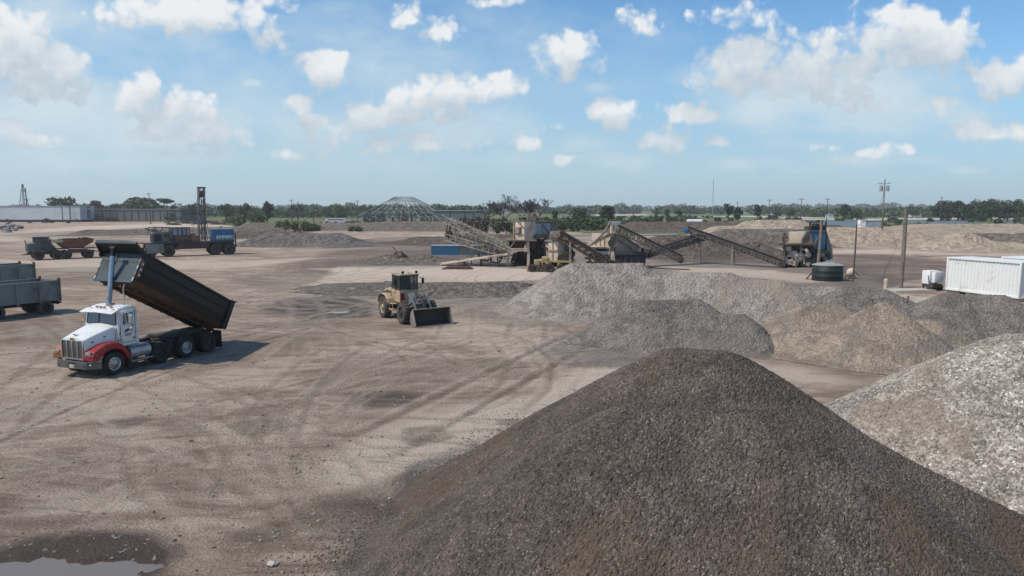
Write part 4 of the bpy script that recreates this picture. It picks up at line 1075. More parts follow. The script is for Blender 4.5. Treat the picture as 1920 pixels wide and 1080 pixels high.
# ---- wheel loader
def loader():
    t = thing('wheel_loader', 'dusty cream wheel loader with its wide black bucket down, in the middle of the yard', 'wheel loader', (-6.57, 43.81, .0), R(-60))
    rf = Matrix.Rotation(R(4.5), 4, 'Z')
    for s in (-1, 1):
        make_wheel(t, -1.85, s * .92, .68, .68, .48, 'dirttyre', 'cream', s, False, 20)
    fw = []
    for s in (-1, 1):
        p = rf @ Vector((1.15, s * .92, .66)); fw.append(make_wheel(t, p.x, p.y, p.z, .66, .46, 'dirttyre', 'plantdark', s, False, 20))
    b_ = MB(); b_.bx(-3.05, -.75, -.42, .42, .55, 1.2); b_.bx(-3.3, -3.0, -.85, .85, .55, 1.05); b_.bx(-.8, -.3, -.3, .3, .5, 1.0); b_.bx(-1.95, -1.75, -.8, .8, .55, .8)
    b_.build('rear_frame', M['plantdark'], t, .02)
    b_ = MB(); b_.loft([[(x, -w_, 1.12), (x, -w_, z - .1), (x, -w_ * .85, z), (x, w_ * .85, z), (x, w_, z - .1), (x, w_, 1.12)] for x, w_, z in ((-1.25, .60, 1.95), (-2.4, .58, 1.90), (-3.15, .52, 1.72))])
    eng = b_.build('engine_cover', M['cream'], t, .03)
    w = MB()
    for s in (-1, 1):
        w.bx(-1.6, -2.6, s * .585, s * .60, 1.35, 1.72)
        w.bx(-2.75, -3.0, s * .56, s * .575, 1.3, 1.6)
    w.build('engine_grille', M['frame'], eng)
    w = MB(); w.tube([(-2.1, .3, 1.9), (-2.1, .3, 2.5), (-2.18, .3, 2.58)], .05, 10); w.build('exhaust_pipe', M['frame'], eng)
    w = MB(); w.prism([(-3.15, .62), (-3.45, .62), (-3.45, 1.25), (-3.1, 1.25)], 'y', -.85, .85); w.build('counterweight', M['cream'], t, .03)
    for s in (-1, 1):
        w = MB(); arc_ = [(-2.72, .95), (-2.62, 1.30), (-2.35, 1.50), (-1.9, 1.56), (-1.35, 1.50), (-1.05, 1.28), (-.95, 1.0)]
        w.loft([[(x, s * .62, z), (x, s * 1.14, z), (x, s * 1.14, z + .05), (x, s * .62, z + .05)] for x, z in arc_]); fd = w.build('fender', M['cream'], t, .01)
        w = MB(); w.bx(-1.0, -.35, s * .62, s * 1.0, .62, .68); w.bx(-.95, -.4, s * .62, s * .95, 1.0, 1.05)
        for x in (-.95, -.38): w.bar((x, s * .95, .62), (x, s * .95, 1.35), .04)
        w.build('step', M['cream'], t)
        w = MB(); w.bx(-2.45, -1.15, s * .60, s * .615, 1.2, 1.38); w.build('red_stripe', M['red'], fd)
    c = MB(); c.bx(-1.30, .05, -.62, .62, 1.12, 1.92)
    base = c.build('cab_base', M['cream'], t, .03)
    w = MB(); w.bx(.052, .06, -.58, -.30, 1.30, 1.75); w.build('warning_panel', M['red'], base)
    c = MB()
    for (x, y) in ((.02, -.60), (.02, .60), (-.55, -.62), (-.55, .62), (-1.25, -.60), (-1.25, .60)): c.bar((x, y, 1.9), (x - .05, y * .97, 2.86), .07)
    c.bx(-1.32, .14, -.66, .66, 2.84, 2.93, 1); c.bx(.02, .16, -.62, .62, 2.78, 2.86)
    cab = c.build('cab', [M['frame'], M['cream']], t, .008)
    for nm, q in (('windscreen', [(.03, -.57, 1.93), (.03, .57, 1.93), (-.02, .56, 2.80), (-.02, -.56, 2.80)]), ('side_window', [(-.04, -.615, 1.93), (-1.2, -.615, 1.93), (-1.2, -.60, 2.8), (-.05, -.60, 2.8)]), ('side_window', [(-.04, .615, 1.93), (-1.2, .615, 1.93), (-1.2, .60, 2.8), (-.05, .60, 2.8)])):
        w = MB(); w.add(q, [(0, 1, 2, 3)]); w.build(nm, M['cabglass'], cab)
    w = MB(); w.add([(-1.24, -.57, 1.93), (-1.24, .57, 1.93), (-1.28, .56, 2.8), (-1.28, -.56, 2.8)], [(0, 1, 2, 3)]); w.build('rear_window', M['glass'], cab)
    w = MB(); w.bx(-1.05, -.55, -.3, .3, 1.93, 2.05); w.bx(-1.1, -.98, -.28, .28, 2.05, 2.6); w.tube([(-.25, 0, 1.93), (-.3, 0, 2.2)], .03, 8); w.lathe([(.17, 0), (.19, .02), (.17, .04)], 'z', (-.32, 0, 2.2), 16, closed=True); w.build('seat_and_wheel', M['frame'], cab)
    for y in (-.42, .5):
        w = MB(); w.tube([(.02, y, 2.95), (.06, y, 3.02)], .02, 6); w.tube([(.0, y, 3.06), (.12, y, 3.06)], [.07, .09], 12); w.build('work_lamp', M['frame'], cab)
    w = MB(); w.tube([(-.5, .2, 2.93), (-.5, .2, 3.0)], .05, 10); w.build('beacon', M['amber'], cab)
    for s in (-1, 1):
        w = MB(); w.bx(.05, .11, s * .86, s * 1.02, 2.30, 2.66); w.bar((.0, s * .6, 2.72), (.08, s * .94, 2.66), .025); w.bar((0.0, s * .7, 1.9), (.08, s * .94, 2.32), .025); w.build('mirror', M['black'], cab, .01)
    w = MB()
    for q in ((-.62, -.5), (-.62, .5)): pass
    for p, q in (((-1.3, -.92, 1.55), (-1.3, -.92, 2.1)), ((-.7, -.92, 1.5), (-.7, -.92, 2.3)), ((-1.3, -.92, 2.1), (-.7, -.92, 2.1))): w.bar(p, q, .03)
    w.build('handrail', M['frame'], t)
    # front frame with linkage
    w = MB(); w.bx(.2, 1.75, -.35, .35, .55, 1.05); w.bx(1.05, 1.25, -.8, .8, .52, .78)
    for s in (-1, 1): w.prism([(.55, 1.0), (1.7, .95), (1.85, 1.25), (1.35, 1.85), (1.05, 1.88), (.7, 1.4)], 'y', s * .26, s * .34)
    xf(w, rf).build('front_frame', M['steelblue'], t, .01)
    w = MB()
    for s in (-1, 1): w.loft([[(x, s * a_, z - h_), (x, s * a_, z + h_), (x, s * (a_ + .10), z + h_), (x, s * (a_ + .10), z - h_)] for x, a_, z, h_ in ((.95, .40, 1.75, .10), (1.5, .44, 1.55, .16), (1.95, .46, 1.05, .14), (2.16, .46, .55, .10))])
    w.tube([(1.8, -.5, 1.25), (1.8, .5, 1.25)], .08, 10)
    xf(w, rf).build('lift_arm', M['steelblue'], t, .01)
    w = MB(); w.bar((1.3, 0, 1.72), (1.85, 0, 1.6), .18, .2); w.bar((1.85, 0, 1.6), (2.2, 0, 1.0), .12, .14)
    for s in (-1, 1): w.tube([(.7, s * .5, .9), (1.6, s * .5, 1.35)], .06, 10)
    w.tube([(.75, 0, 1.55), (1.75, 0, 1.65)], .07, 10)
    xf(w, rf).build('tilt_linkage', M['plantdark'], t, .01)
    w = MB(); w.bx(1.9, 1.96, -.28, -.08, 1.5, 1.75); w.bx(1.9, 1.96, .12, .3, 1.5, 1.75)
    w = MB(); sh = Matrix.Translation((0, .22, 0))
    prof = [(3.05, .02), (2.55, .03), (2.34, .22), (2.30, .55), (2.42, .88), (2.62, 1.03)]
    th = [(x - .05 * 0 - (.05 if i > 1 else 0), z - (.045 if i < 2 else 0)) for i, (x, z) in enumerate(prof)]
    w.loft([[(x, y, z) for x, z in prof] + [(x - .05 if i > 0 else x, y, z - (.0 if i > 1 else .018)) for i, (x, z) in list(enumerate(prof))[::-1]] for y in (-1.24, 1.24)])
    bk = xf(w, rf @ sh).build('bucket', M['bucket'], t)
    w = MB()
    for s in (-1, 1): w.prism([(3.0, .02), (3.05, .14), (2.66, 1.04), (2.40, .9), (2.28, .55), (2.32, .2), (2.55, .0)], 'y', s * 1.24, s * 1.28)
    w.bx(3.0, 3.12, -1.28, 1.28, .005, .05); w.bx(2.56, 2.68, -1.27, 1.27, 1.0, 1.06)
    xf(w, rf @ sh).build('bucket_edge', M['bucketedge'], bk, .006)
    return t
m, k, b = newmat('clear_dark_cab_glass'); b.inputs['Base Color'].default_value = (.02, .03, .035, 1); b.inputs['Roughness'].default_value = .08
b.inputs['Alpha'].default_value = .62; M['cabglass'] = m
M['steelblue'] = MAT('grey_blue_loader_arm', (.115, .135, .145), (.16, .14, .12), .6, 0, 2)
M['bucket'] = MAT('dark_worn_bucket_steel', (.045, .038, .036), (.075, .06, .052), .6, .2, 1.5)
M['bucketedge'] = MAT('dusty_bucket_edge', (.21, .185, .165), (.14, .12, .105), .7, 0, 2)
ld = loader()
def driver():
    """seated operator, hands on the wheel, in the loader cab"""
    root = Vector((-6.57, 43.81, 0)); rz = R(-60)
    mt = Matrix.Translation(root) @ Matrix.Rotation(rz, 4, 'Z')
    V_ = [(-.78, 0, 2.10), (-.80, 0, 2.30), (-.80, 0, 2.45), (-.78, 0, 2.53), (-.77, 0, 2.60), (-.76, 0, 2.70),
          (-.78, .18, 2.44), (-.60, .24, 2.26), (-.38, .14, 2.25), (-.78, -.18, 2.44), (-.60, -.24, 2.26), (-.38, -.14, 2.25),
          (-.72, .1, 2.09), (-.38, .13, 2.10), (-.32, .13, 1.95), (-.72, -.1, 2.09), (-.38, -.13, 2.10), (-.32, -.13, 1.95)]
    E_ = [(0, 1), (1, 2), (2, 3), (3, 4), (4, 5), (2, 6), (6, 7), (7, 8), (2, 9), (9, 10), (10, 11), (0, 12), (12, 13), (13, 14), (0, 15), (15, 16), (16, 17)]
    rad = [.15, .15, .14, .06, .085, .095, .07, .05, .035, .07, .05, .035, .09, .07, .05, .09, .07, .05]
    me = bpy.data.meshes.new('person'); me.from_pydata([mt @ Vector(v) for v in V_], E_, []); me.materials.append(M['cloth'])
    o = bpy.data.objects.new('person', me); col.objects.link(o)
    md = o.modifiers.new('s', 'SKIN'); sd = me.skin_vertices[0].data
    for i, r_ in enumerate(rad): sd[i].radius = (r_, r_)
    sd[0].use_root = True
    sb = o.modifiers.new('u', 'SUBSURF'); sb.levels = 1; sb.render_levels = 2
    tag(o, 'person in dark clothes sitting at the controls inside the wheel loader cab', 'person')
    h = MB(); h.ball((-.74, 0, 2.68), .10, 0, 12, 8, (.9, .8, 1.1)); h.ball((-.64, 0, 2.67), .018, 0, 6, 4); xf(h, mt).build('head', M['skin'], o)
    h = MB(); h.ball((-.75, 0, 2.73), .108, 0, 12, 6, (1, .9, .75)); h.box((-.63, 0, 2.725), (.10, .15, .02)); xf(h, mt).build('cap', M['cloth'], o)
driver()

# ---- old hauler with a hopper bed, far left
def hauler():
    t = thing('hopper_hauler', 'old dark hauler with an open cab and rusty hopper bed, far left of the yard', 'hauler', (-66.50, 97.11, 0), R(-138))
    for s in (-1, 1):
        for x, r_ in ((0, .70), (-2.2, .68), (-3.35, .62), (-6.05, .64)):
            make_wheel(t, x, s * .98, r_, r_, .44, 'dirttyre', 'plantdark', s)
    f = MB(); f.bx(-2.9, 1.2, -.5, .5, .75, 1.2); f.bx(-6.9, -2.9, -.45, .45, .85, 1.15); f.bx(1.2, 1.4, -1.1, 1.1, .75, .9); f.bx(1.35, 1.9, -.1, .1, .72, .84)
    for s in (-1, 1):
        f.prism([(.75, 1.15), (.6, 1.45), (.2, 1.62), (-.3, 1.6), (-.7, 1.35), (-.8, 1.1)], 'y', s * .72, s * 1.2)
        f.bx(-3.6, -2.0, s * .72, s * 1.1, 1.42, 1.5); f.bx(-5.7, -3.8, s * .7, s * 1.0, .85, 1.3); f.bx(-7.2, -5.3, s * .7, s * 1.1, 1.42, 1.5)
    f.build('chassis', M['dullsteel'], t, .02)
    h = MB(); h.loft([[(x, -w_, 1.15), (x, -w_, z - .15), (x, -w_ * .8, z), (x, w_ * .8, z), (x, w_, z - .15), (x, w_, 1.15)] for x, w_, z in ((-.6, .8, 2.5), (1.05, .72, 2.38))]); hd = h.build('hood', M['dullblue'], t, .03)
    h = MB(); h.bx(1.06, 1.12, -.55, .55, 1.25, 2.2)
    for i in range(6): h.bx(1.12, 1.14, -.5, .5, 1.3 + i * .15, 1.36 + i * .15, 1)
    h.build('grille', [M['black'], M['frame']], hd)
    h = MB(); h.bx(.3, .75, .78, .80, 1.75, 2.15); h.build('hood_patch', M['rustpale'], hd)
    h = MB(); h.tube([(1.2, -.7, 1.2), (1.2, -.7, 2.6), (1.35, -.7, 2.75)], .06, 8); h.build('exhaust_pipe', M['frame'], t)
    c = MB(); c.prism([(-.45, 1.2), (-.45, 2.45), (-1.5, 2.45), (-2.1, 1.6), (-2.1, 1.2)], 'y', -.85, .85); cab = c.build('cab', M['dullsteel'], t, .03)
    c = MB()
    for (x, y) in ((.35, -.7), (.35, .7), (-.4, .75), (-.4, -.75), (-1.35, -.75), (-1.35, .75), (-.9, .76)): c.bar((x, y, 2.4), (x, y, 3.18), .08)
    c.bx(-1.5, .55, -.88, .88, 3.18, 3.28, 1); c.build('cab_frame', [M['dullsteel'], M['galv']], cab, .02)
    c = MB(); c.bx(-1.3, .30, -.68, .68, 2.42, 3.15); c.build('cab_window', M['glass'], cab)
    c = MB(); c.box((-1.5, .95, 2.7), (.2, .2, .3)); c.bar((-1.4, .8, 2.6), (-1.5, .95, 2.6), .05); c.build('mirror', M['black'], cab)
    h = MB(); B0 = [(-2.9, 1.0), (-6.65, 1.0)]
    top = [(-1.65, 1.2), (-6.75, 1.2)]
    def ring(z, xa, xb, w_): return [(xa, -w_, z), (xa, w_, z), (xb, w_, z), (xb, -w_, z)]
    h.loft([ring(1.45, -3.1, -5.3, .55), ring(2.35, -2.3, -6.65, 1.2), ring(2.80, -2.2, -6.75, 1.22)], 0, True)
    hp = h.build('hopper_bed', M['rusthop'], t, .02)
    h = MB(); h.bx(-1.55, -2.95, -1.18, 1.24, 2.36, 2.86); h.build('front_panel', M['hoppale'], hp, .02)
    h = MB()
    for s in (-1, 1): h.bar((-2.3, s * 1.23, 2.82), (-6.8, s * 1.23, 2.82), .1); h.bar((-2.3, s * 1.22, 2.36), (-6.7, s * 1.22, 2.36), .07)
    h.build('hopper_rim', M['rust'], hp)
    h = MB(); h.bx(-5.4, -6.1, .2, .9, 2.85, 3.02); h.bx(-5.0, -5.15, .5, .8, 2.85, 3.05); h.build('loose_lumps', M['rust'], hp)
    h = MB(); h.bar((-7.0, 0, 1.0), (-8.2, 0, .8), .12); h.tube([(-7.9, -.4, .4), (-7.9, .4, .4)], .35, 12); h.build('drawbar', M['dullsteel'], t)
    return t
M['dullsteel'] = MAT('dusty_dark_blue_grey_steel', (.055, .062, .066), (.10, .085, .072), .8, 0, 1.0)
M['dullblue'] = MAT('dusty_blue_grey_hood', (.085, .115, .125), (.13, .11, .09), .6, 0, 1.2)
M['rusthop'] = MAT('rusty_brown_hopper', (.20, .105, .072), (.11, .065, .05), .85, 0, .8)
M['hoppale'] = MAT('pale_dusty_panel', (.46, .40, .31), (.35, .28, .21), .8, 0, 1)
hauler()

# ---- drilling rig truck
def rig():
    t = thing('drilling_rig_truck', 'rusty drilling rig truck with a lattice mast and small blue cabin at the rear', 'drilling rig', (-51.88, 104.33, 0), R(-141.5))
    for s in (-1, 1):
        for x in (0, 2.45, -6.7, -8.8): make_wheel(t, x, s * 1.02, .88, .88, .46, 'dirttyre', 'plantdark', s)
    f = MB(); f.bx(-9.6, 3.2, -.5, .5, 1.45, 1.95); f.bx(-9.65, -5.8, -1.3, 1.3, 1.98, 2.16); f.bx(-5.8, 3.0, -1.25, 1.25, 1.98, 2.1)
    f.bar((3.0, .3, 2.1), (5.6, .3, 2.12), .16, .12); f.bar((3.0, -.6, 2.1), (5.0, -.6, 2.12), .12)
    for s in (-1, 1): f.bar((-7.4, s * 1.0, .9), (-8.2, s * 1.0, 1.2), .1); f.bx(-9.75, -9.6, s * 1.0, s * 1.3, 1.2, 3.4)
    f.build('chassis', M['dullsteel'], t, .02)
    f = MB()
    for s in (-1, 1): f.bx(-5.7, -1.2, s * 1.1, s * 1.28, 1.08, 1.95); f.bx(-1.4, -1.0, s * .9, s * 1.2, 1.0, 1.6)
    f.build('side_beam', M['rustdark'], t, .02)
    for s in (-1, 1):
        f = MB(); f.bx(.7, 3.0, s * 1.12, s * 1.30, .58, 1.92); f.build('side_tank', M['greyside'], t, .03)
    h = MB(); h.prism([(2.05, 2.12), (2.05, 3.45), (1.7, 3.6), (-.6, 3.7), (-.6, 2.12)], 'y', -.95, .95); hd = h.build('hood', M['dullblue'], t, .03)
    h = MB(); h.bx(2.06, 2.1, -.85, .85, 2.3, 3.4); h.bx(.9, 1.9, .952, .975, 2.3, 3.3); h.build('grille', M['black'], hd)
    h = MB(); h.bx(-.2, .5, .955, .97, 2.9, 3.4); h.box((-.4, .96, 2.6), (.5, .03, .5)); h.build('rust_patch', M['rust'], hd)
    h = MB()
    for i in range(9):
        a, b__ = Vector((random.uniform(.6, 2.6), random.uniform(-.9, .9), 3.6)), Vector((random.uniform(.3, 3.0), random.uniform(-1, 1), random.uniform(3.8, 4.6)))
        h.bar(a, b__, .07)
    h.bar((2.6, .6, 4.4), (-.6, .7, 4.35), .1); h.bar((2.5, .6, 4.4), (2.6, .6, 3.4), .08)
    h.build('brush_guard', M['frame'], hd)
    c = MB(); c.bx(-3.1, -.6, -.95, .95, 2.12, 3.2); cab = c.build('cab', M['rustcab'], t, .03)
    c = MB()
    for x in (-.62, -1.4, -2.0, -2.6, -3.08):
        for s in (-1, 1): c.bar((x, s * .92, 3.15), (x, s * .88, 4.25), .09)
    c.bx(-3.25, .25, -1.0, 1.0, 4.24, 4.34); c.bar((.25, .9, 4.3), (2.6, .9, 4.42), .07); c.build('cab_frame', M['frame'], cab)
    c = MB(); c.bx(-1.9, -.7, -.86, .86, 3.2, 4.2); c.bx(-3.0, -2.1, -.86, .86, 3.2, 4.2); c.build('cab_window', M['glasspale'], cab)
    c = MB(); c.bx(-4.4, -3.15, -.9, .9, 2.12, 3.05)
    c.bx(-3.9, -3.5, -.6, .92, 3.0, 3.3); c.build('engine_box', M['rustpale'], t, .03)
    # mast
    mb = MB(); x0, x1, z0, z1 = -4.55, -5.45, 2.1, 10.25; ys = (-.45, .45)
    def mp(q, x, y): return Vector((-5.0 + (x + 5.0) * (1 - .12 * q) - .25 * q, y * (1 - .12 * q), z0 + (z1 - z0) * q))
    for x in (x0, x1):
        for y in ys: mb.bar(mp(0, x, y), mp(1, x, y), .13)
    n = 12
    for i in range(n):
        q, q2 = i / n, (i + 1) / n
        for x in (x0, x1): mb.bar(mp(q2, x, ys[0]), mp(q2, x, ys[1]), .06); mb.bar(mp(q, x, ys[i % 2]), mp(q2, x, ys[1 - i % 2]), .06)
        for y in ys: mb.bar(mp(q2, x0, y), mp(q2, x1, y), .07); mb.bar(mp(q, (x0, x1)[i % 2], y), mp(q2, (x1, x0)[i % 2], y), .06)
    mb.box(mp(1, -5, 0) + Vector((0, 0, .1)), (1.05, 1.0, .22)); mb.box(mp(.92, -5, 0), (.5, .5, .5)); mb.tube([mp(.86, -5, -.2), mp(.86, -5, .2)], .3, 12)
    mast = mb.build('mast', M['mast'], t)
    mb = MB()
    for s in (-1, 1): mb.bar((-6.1, s * .9, 2.2), mp(.45, x1, s * .45), .07)
    mb.tube([mp(.95, x0, 0), Vector((-3.6, 0, 3.2))], .025, 5); mb.tube([Vector((-5, 0, 2.1)), mp(.8, -5, 0)], .08, 8)
    mb.build('mast_brace', M['mast'], mast)
    b_ = MB(); b_.bx(-9.5, -6.4, -1.1, 1.08, 2.17, 3.92); bl = b_.build('blue_cabin', M['blue'], t, .02)
    b_ = MB(); b_.bx(-9.6, -6.3, -1.18, 1.18, 3.925, 4.02); b_.build('cabin_roof', M['galv'], bl)
    b_ = MB(); b_.tube([(-7.6, .5, 4.0), (-7.6, .5, 4.3), (-7.75, .5, 4.4), (-7.95, .5, 4.38)], .09, 10); b_.build('roof_vent', M['galv'], bl)
    b_ = MB(); x = -6.85
    for i, gl in enumerate(('I-', 'I', 'A', 'Y', 'I-', 'I')):   # worn white block letters, mostly flaked away
        b_.bx(x, x - .13, 1.085, 1.10, 2.35, 3.02)
        b_.bx(x, x - .34, 1.085, 1.10, 2.88, 3.02); b_.bx(x - .24, x - .34, 1.085, 1.10, 2.55 + .05 * (i % 3), 2.9)
        x -= .42
    b_.bx(-6.8, -9.1, 1.083, 1.09, 2.62, 2.9)
    b_.build('worn_lettering', M['letterw'], bl)
    b_ = MB(); b_.bx(-7.95, -8.1, 1.085, 1.10, 3.35, 3.55); b_.bx(-9.2, -9.45, 1.085, 1.1, 2.3, 2.9); b_.build('door_latch', M['galv'], bl)
    return t
M['rustdark'] = MAT('dark_rusty_beam', (.085, .05, .038), (.05, .036, .03), .85, 0, .6)
M['rustcab'] = MAT('rusty_brown_cab', (.14, .075, .05), (.045, .055, .065), .8, 0, .8, .45, .6)
M['greyside'] = MAT('dusty_grey_green_side_tank', (.19, .205, .20), (.14, .14, .13), .8, 0, .5)
M['glasspale'] = MAT('dusty_pale_window', (.20, .25, .28), (.30, .32, .33), .3, 0, 1)
M['mast'] = MAT('grey_mast_steel', (.13, .125, .12), (.075, .07, .066), .7, 0, .6)
rig()

# ------------------------------------------------------------------ crushing plant
M['controof'] = MAT('white_roof_with_dark_stain', (.66, .67, .65), (.16, .15, .14), .5, 0, .55, .60, .66)
M['bollard'] = MAT('cream_bollard_paint', (.50, .42, .32), (.36, .29, .22), .7, 0, 4)
M['skipblue'] = MAT('faded_blue_container', (.055, .17, .27), (.14, .19, .22), .7, 0, .5, .50, .7)
M['dullskip'] = MAT('grey_faded_container', (.16, .17, .17), (.10, .10, .095), .8, 0, .5)
M['spill'] = MAT('spilled_dark_gravel', (.12, .10, .09), (.20, .175, .155), .9, 0, 12)
M['boulder'] = MAT('pale_pinkish_boulder', (.40, .34, .29), (.28, .23, .2), .9, 0, .5)
M['trussgrey'] = MAT('grey_roof_truss_steel', (.27, .29, .285), (.18, .19, .185), .7, 0, .1)
class U:
    """a thing whose parts are drawn in world coordinates"""
    def __init__(s, name, label, cat, at, group=None):
        s.o = thing(name, label, cat, at, 0, group); s.at = Vector(at)
    def put(s, mb, name, mat, parent=None, bevel=0., label=None):
        xf(mb, Matrix.Translation(-s.at)); return mb.build(name, mat, parent or s.o, bevel, label)
def PB(mb, x0, x1, y0, y1, Y, depth, mi=0):
    a, b_ = D(x0, y1, Y), D(x1, y0, Y)
    return mb.bx(a.x, b_.x, Y, Y + depth, a.z, b_.z, mi)
def PBAR(mb, p, q, w, h=None, mi=0): return mb.bar(D(*p), D(*q), w, h, mi)
def truss(mb, A, B, w, h, n, t=.12, side=None, cross=True):
    A, B = Vector(A), Vector(B); d = B - A; s_ = d.cross(Vector((0, 0, 1))).normalized() if side is None else Vector(side); up = s_.cross(d).normalized()
    if up.z < 0: up = -up
    c = lambda i, a, b_: A + d * (i / n) + s_ * (a * w / 2) + up * (b_ * h / 2)
    for a in (-1, 1):
        for b_ in (-1, 1): mb.bar(c(0, a, b_), c(n, a, b_), t)
    for i in range(n + 1):
        for a in (-1, 1): mb.bar(c(i, a, -1), c(i, a, 1), t * .7)
        for b_ in (-1, 1): mb.bar(c(i, -1, b_), c(i, 1, b_), t * .7)
        if i < n:
            for a in (-1, 1): mb.bar(c(i, a, -1 if i % 2 else 1), c(i + 1, a, 1 if i % 2 else -1), t * .6)
            if cross: mb.bar(c(i, -1, 1), c(i + 1, 1, 1), t * .5)
    return c, s_, up
def conveyor(label, A, B, w=1.0, h=.55, n=14, mat='belt', legs=(), drum='plantdark', t=.13):
    A, B = D(*A), D(*B); base = Vector(((A.x + B.x) / 2, (A.y + B.y) / 2, 0))
    u = U('conveyor', label, 'conveyor', base, 'belt conveyors of the crushing plant')
    mb = MB(); c, s_, up = truss(mb, A, B, w, h, n, t); 
    for i in range(n * 2): mb.bar(c(i / 2, -1.25, .9), c(i / 2, -1.0, 1.5), .07); mb.bar(c(i / 2, 1.25, .9), c(i / 2, 1.0, 1.5), .07)
    u.put(mb, 'lattice_frame', M[mat])
    mb = MB(); o_ = up * (h / 2 + .14); a, b_ = A + o_, B + o_
    mb.add([a - s_ * w * .5 + up * .12, a, a + s_ * w * .5 + up * .12, b_ - s_ * w * .5 + up * .12, b_, b_ + s_ * w * .5 + up * .12, a - up * .07, b_ - up * .07], [(0, 1, 4, 3), (1, 2, 5, 4), (6, 0, 3, 7), (6, 7, 5, 2)])
    u.put(mb, 'belt', M['rubberbelt'])
    for P_ in (A, B):
        mb = MB(); dm = 'plantdark' if P_ is A else drum; mb.tube([P_ - s_ * w * .6, P_ + s_ * w * .6], h * .62, 16); mb.tube([P_ - s_ * w * .75, P_ + s_ * w * .75], .1, 8); u.put(mb, 'drum', M[dm])
    for q in legs:
        p = A.lerp(B, q); mb = MB()
        for a in (-1, 1):
            mb.bar(p + s_ * a * w * .5, Vector((p.x + s_.x * a * w * .7, p.y + s_.y * a * w * .7 , 0)), .13)
        g0 = Vector((p.x, p.y, p.z * .5)); mb.bar(g0 - s_ * w * .6, g0 + s_ * w * .6, .09); mb.bar(p + s_ * w * .5, Vector((p.x - s_.x * w * .6, p.y - s_.y * w * .6, .1)), .07)
        u.put(mb, 'support_leg', M['lattice'])
    return u
M['rubberbelt'] = MAT('conveyor_belt_rubber', (.035, .034, .033), (.11, .095, .08), .85, 0, .6)

M['plantpale'] = MAT('dusty_pale_grey_machine_paint', (.44, .37, .295), (.25, .195, .15), .8, 0, .45, .46, .72, .3)
class Face:
    """an upright plane through a near corner of a machine, turned away from the lens"""
    def __init__(s, xc, Y, ang): s.C = D(xc, 450, Y); s.d = Vector((math.cos(ang), math.sin(ang), 0)); s.n = Vector((s.d.y, -s.d.x, 0))
    def p(s, x, y):
        r = ray(x, y); k_ = (s.C.x * s.n.x + s.C.y * s.n.y) / (r[0] * s.n.x + r[1] * s.n.y); return Vector((r[0] * k_, r[1] * k_, CH + r[2] * k_))
def FS(mb, fc, pts, dirn, off=0., mi=0):
    """extrude a face outline along dirn (a Vector), starting off metres along it"""
    q = [fc.p(x, y) for x, y in pts]; mb.loft([[tuple(v + dirn.normalized() * off) for v in q], [tuple(v + dirn) for v in q]], mi)
def rect(x0, x1, y0, y1): return [(x0, y0), (x1, y0), (x1, y1), (x0, y1)]
# screening tower
Y0 = 86; TL_, TR_ = Face(983, Y0, R(132)), Face(983, Y0, R(28))
u = U('screening_tower', 'tall cream box on an open steel frame, grey blue-panelled container at its side', 'screening tower', (D(975, 499, Y0).x, Y0, 0))
mb = MB()
for x in (952.5, 990.5):
    for dy in (0, 3.4): a = D(x, 451, Y0).x; mb.box((a, Y0 + dy + .15, D(x, 451, Y0).z / 2), (.28, .28, D(x, 451, Y0).z))
    mb.bar(D(x, 467, Y0), D(x, 467, Y0) + Vector((0, 3.4, 0)), .2)
for yy in (466.5, 470): mb.bar(D(952, yy, Y0), D(991, yy, Y0), .16); mb.bar(D(952, yy, Y0 + 3.4), D(991, yy, Y0 + 3.4), .16)
mb.bar(D(953, 497.5, Y0), D(991, 471, Y0 + 3.4), .1); mb.bar(D(955, 466, Y0), D(965, 452, Y0), .12)
u.put(mb, 'steel_frame', M['plantcream'])
mb = MB(); PB(mb, 949, 1006, 449.8, 452.3, Y0 - .25, 4.2); u.put(mb, 'platform', M['plantgrey'])
mb = MB(); PB(mb, 957, 989, 453, 466, Y0 + .5, 2.5); mb.prism([(0, 0), (1, 0), (.7, -1), (.2, -1)], 'y', 0, .01)
mb = MB(); a = D(958, 453, Y0 + .5); b_ = D(987, 453, Y0 + .5); c_ = D(980, 470, Y0 + .5); d_ = D(964, 470, Y0 + .5)
mb.loft([[(a.x, y, a.z), (b_.x, y, b_.z), (c_.x, y, c_.z), (d_.x, y, d_.z)] for y in (Y0 + .4, Y0 + 2.8)])
u.put(mb, 'hopper', M['rust'])
mb = MB()
for (x, y, r_) in ((966, 489, .55), (974, 478, .45), (981, 486, .6), (960, 458, .5)): p = D(x, y, Y0 + 1.2); mb.tube([p, p + Vector((0, .9, 0))], r_, 14)
for (x0, x1, y0, y1) in ((963, 968, 478, 498), (970, 985, 490, 497), (975, 983, 472, 482), (984, 989, 474, 499)): PB(mb, x0, x1, y0, y1, Y0 + .9, 1.4)
for _ in range(7):
    mb.bar(D(random.uniform(956, 988), random.uniform(472, 497), Y0 + 1), D(random.uniform(956, 988), random.uniform(472, 497), Y0 + 2), .12)
u.put(mb, 'drive_machinery', M['plantdark'])
mb = MB(); FS(mb, TL_, rect(962.5, 983, 414.5, 449.8), TR_.d * 1.6); bx_ = u.put(mb, 'tower_box', M['plantcream'], bevel=.03)
mb = MB(); FS(mb, TL_, rect(961.8, 983.4, 413.0, 415), TR_.d * 1.65, -.08); FS(mb, TL_, rect(971, 978, 426, 437), TR_.d * -.35)
for a, b_ in (((972, 416), (982.5, 427)), ((966, 437), (981.5, 440)), ((963.3, 431.8), (971, 431.8)), ((965, 416), (965, 449))): mb.bar(TL_.p(*a) - TR_.d * .05, TL_.p(*b_) - TR_.d * .05, .14)
u.put(mb, 'box_fitting', M['plantgrey'], bx_)
mb = MB()
